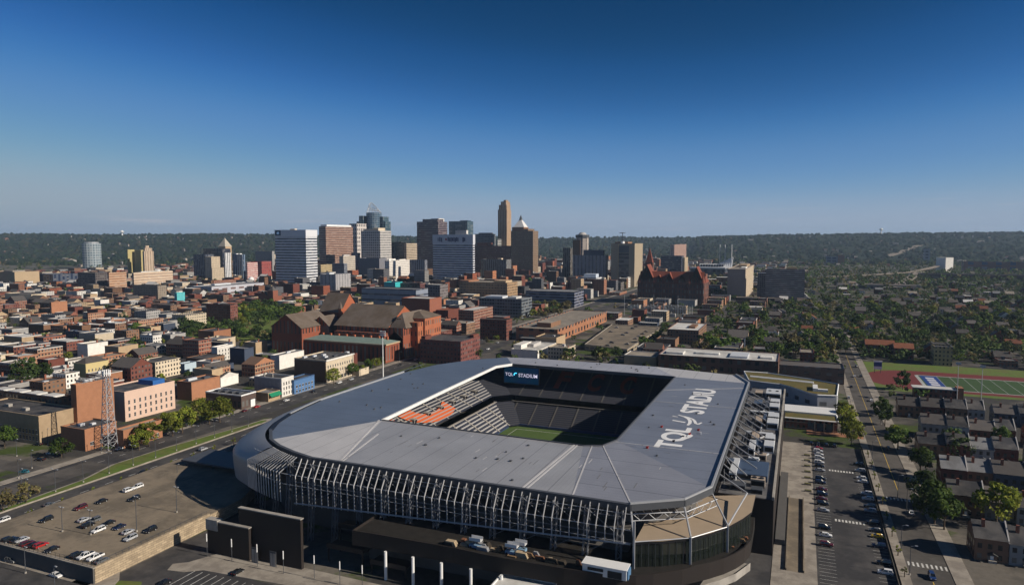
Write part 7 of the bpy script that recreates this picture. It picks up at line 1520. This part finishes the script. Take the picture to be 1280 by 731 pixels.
for _ in range(9000):
    px = rng.uniform(-60, 1340); D = rng.uniform(2900, 6400); X, Y = PD(px, D); z = hill_z(px, D)
    if z < 1: z = 0
    r_ = rng.uniform(9, 17); n = 6; a0 = rng.random() * 6; hh = r_ * rng.uniform(.8, 1.4)
    ring1 = [(X + r_ * math.cos(a0 + 2 * math.pi * i / n) * rng.uniform(.8, 1.1), Y + r_ * math.sin(a0 + 2 * math.pi * i / n) * rng.uniform(.8, 1.1), z - 2) for i in range(n)]; ring2 = [(X + (p[0] - X) * .8, Y + (p[1] - Y) * .8, z + hh * rng.uniform(.45, .7)) for p in ring1]; top = (X + rng.uniform(-2, 2), Y, z + hh); mi = rng.choice((0, 0, 0, 1, 2))
    for i in range(n): j = (i + 1) % n; HF.face([ring1[i], ring1[j], ring2[j], ring2[i]], mi); HF.face([ring2[i], ring2[j], top], mi)
tag(HF.build('hillside_forest', [matte('hill_tree_dark', (.013, .023, .010), 1, .4, .02, spec=.05), matte('hill_tree', (.021, .033, .013), 1, .4, .02, spec=.05), matte('hill_tree_bud', (.036, .037, .02), 1, .4, .02, spec=.05)]), 'dense forest covering the far hills', kind='stuff')
for _ in range(300):
    px = rng.uniform(-60, 1340); D = rng.uniform(2600, 5200); X, Y = PD(px, D); z = max(0, hill_z(px, D)); w_ = rng.uniform(7, 16) * (2.2 if rng.random() < .1 else 1); h = rng.uniform(7, 13); c = rng.choice([(.34, .32, .3), (.26, .22, .18), (.2, .1, .07), (.22, .21, .2), (.35, .31, .26), (.18, .16, .14)]); rc = rng.choice([(.1, .09, .09), (.2, .19, .18), (.15, .08, .06), (.3, .28, .26)])
    if D < 3100 and rng.random() < .3: continue
    HH.box(X, Y, z - 4, X + w_, Y + w_ * .8, z + h, 0, 0, False, c, rc); HH.gable(X, Y, X + w_, Y + w_ * .8, z + h, z + h + 4, 'x', 0, 0, .4, rc, c)
tag(HH.build('hillside_houses', [MATS['far_roofs']], usecol=True), 'scattered tiny houses on the far wooded hills', kind='stuff')
for i in range(12):                              # low shrubs along walls
    pass
# ------------------------------------------------------------------ labels that single out one thing each
LAND.sort(key=lambda l: l[1])
ORD = ['', 'second', 'third', 'fourth', 'fifth', 'sixth', 'seventh', 'eighth', 'ninth', 'tenth', 'eleventh', 'twelfth', 'thirteenth', 'fourteenth', 'fifteenth', 'sixteenth']
STW = {1: 'one-storey', 2: 'two-storey', 3: 'three-storey', 4: 'four-storey', 5: 'five-storey'}
def rel(px, py):
    best = min(LAND, key=lambda l: (l[1] - px) ** 2 + ((l[2] - py) * 1.6) ** 2 + (9e9 if l[0] == 'the stadium' else 0)); dx, dy = px - best[1], (py - best[2]) * 1.6
    return (('left of ' if dx < 0 else 'right of ') if abs(dx) > abs(dy) else ('beyond ' if dy < 0 else 'before ')) + best[0]
def assign(items):
    """items: (object, base words, relation, px); adds an order word wherever two would read alike"""
    by = {}
    for it in items: by.setdefault((it[1], it[2]), []).append(it)
    for (base, r), its in by.items():
        its.sort(key=lambda i: i[3])
        for k, i in enumerate(its):
            i[0]['label'] = '%s %s' % (base, r) if len(its) == 1 else '%s %s, %s' % (base, r, ('leftmost' if k == 0 else 'rightmost' if k == len(its) - 1 else (ORD[k] if k < len(ORD) else str(k + 1) + 'th') + ' from left'))
items = []
for t, wc, rf, st, kind in GEN:
    q = proj(t.location.x, t.location.y, 6); items.append((t, '%s %s house with %s' % (wc, STW.get(st, 'low'), rf) if kind != 'flat_roofed_building' else 'broad %s block with %s' % (wc, rf), rel(*q), q[0]))
assign(items)
assign([(t, '%s %s' % (c if c != 'maroon' else 'dark red', kn.get(k, 'car')), w_, px) for t, k, c, w_, px, py in CARS])
for o in list(COL.objects):
    for k in ('_box', '_nm'):
        if k in o.keys(): del o[k]
    if o.parent is None and o.get('label'):
        ws = o['label'].split()
        if len(ws) > 16: print('LONG', o['label'])
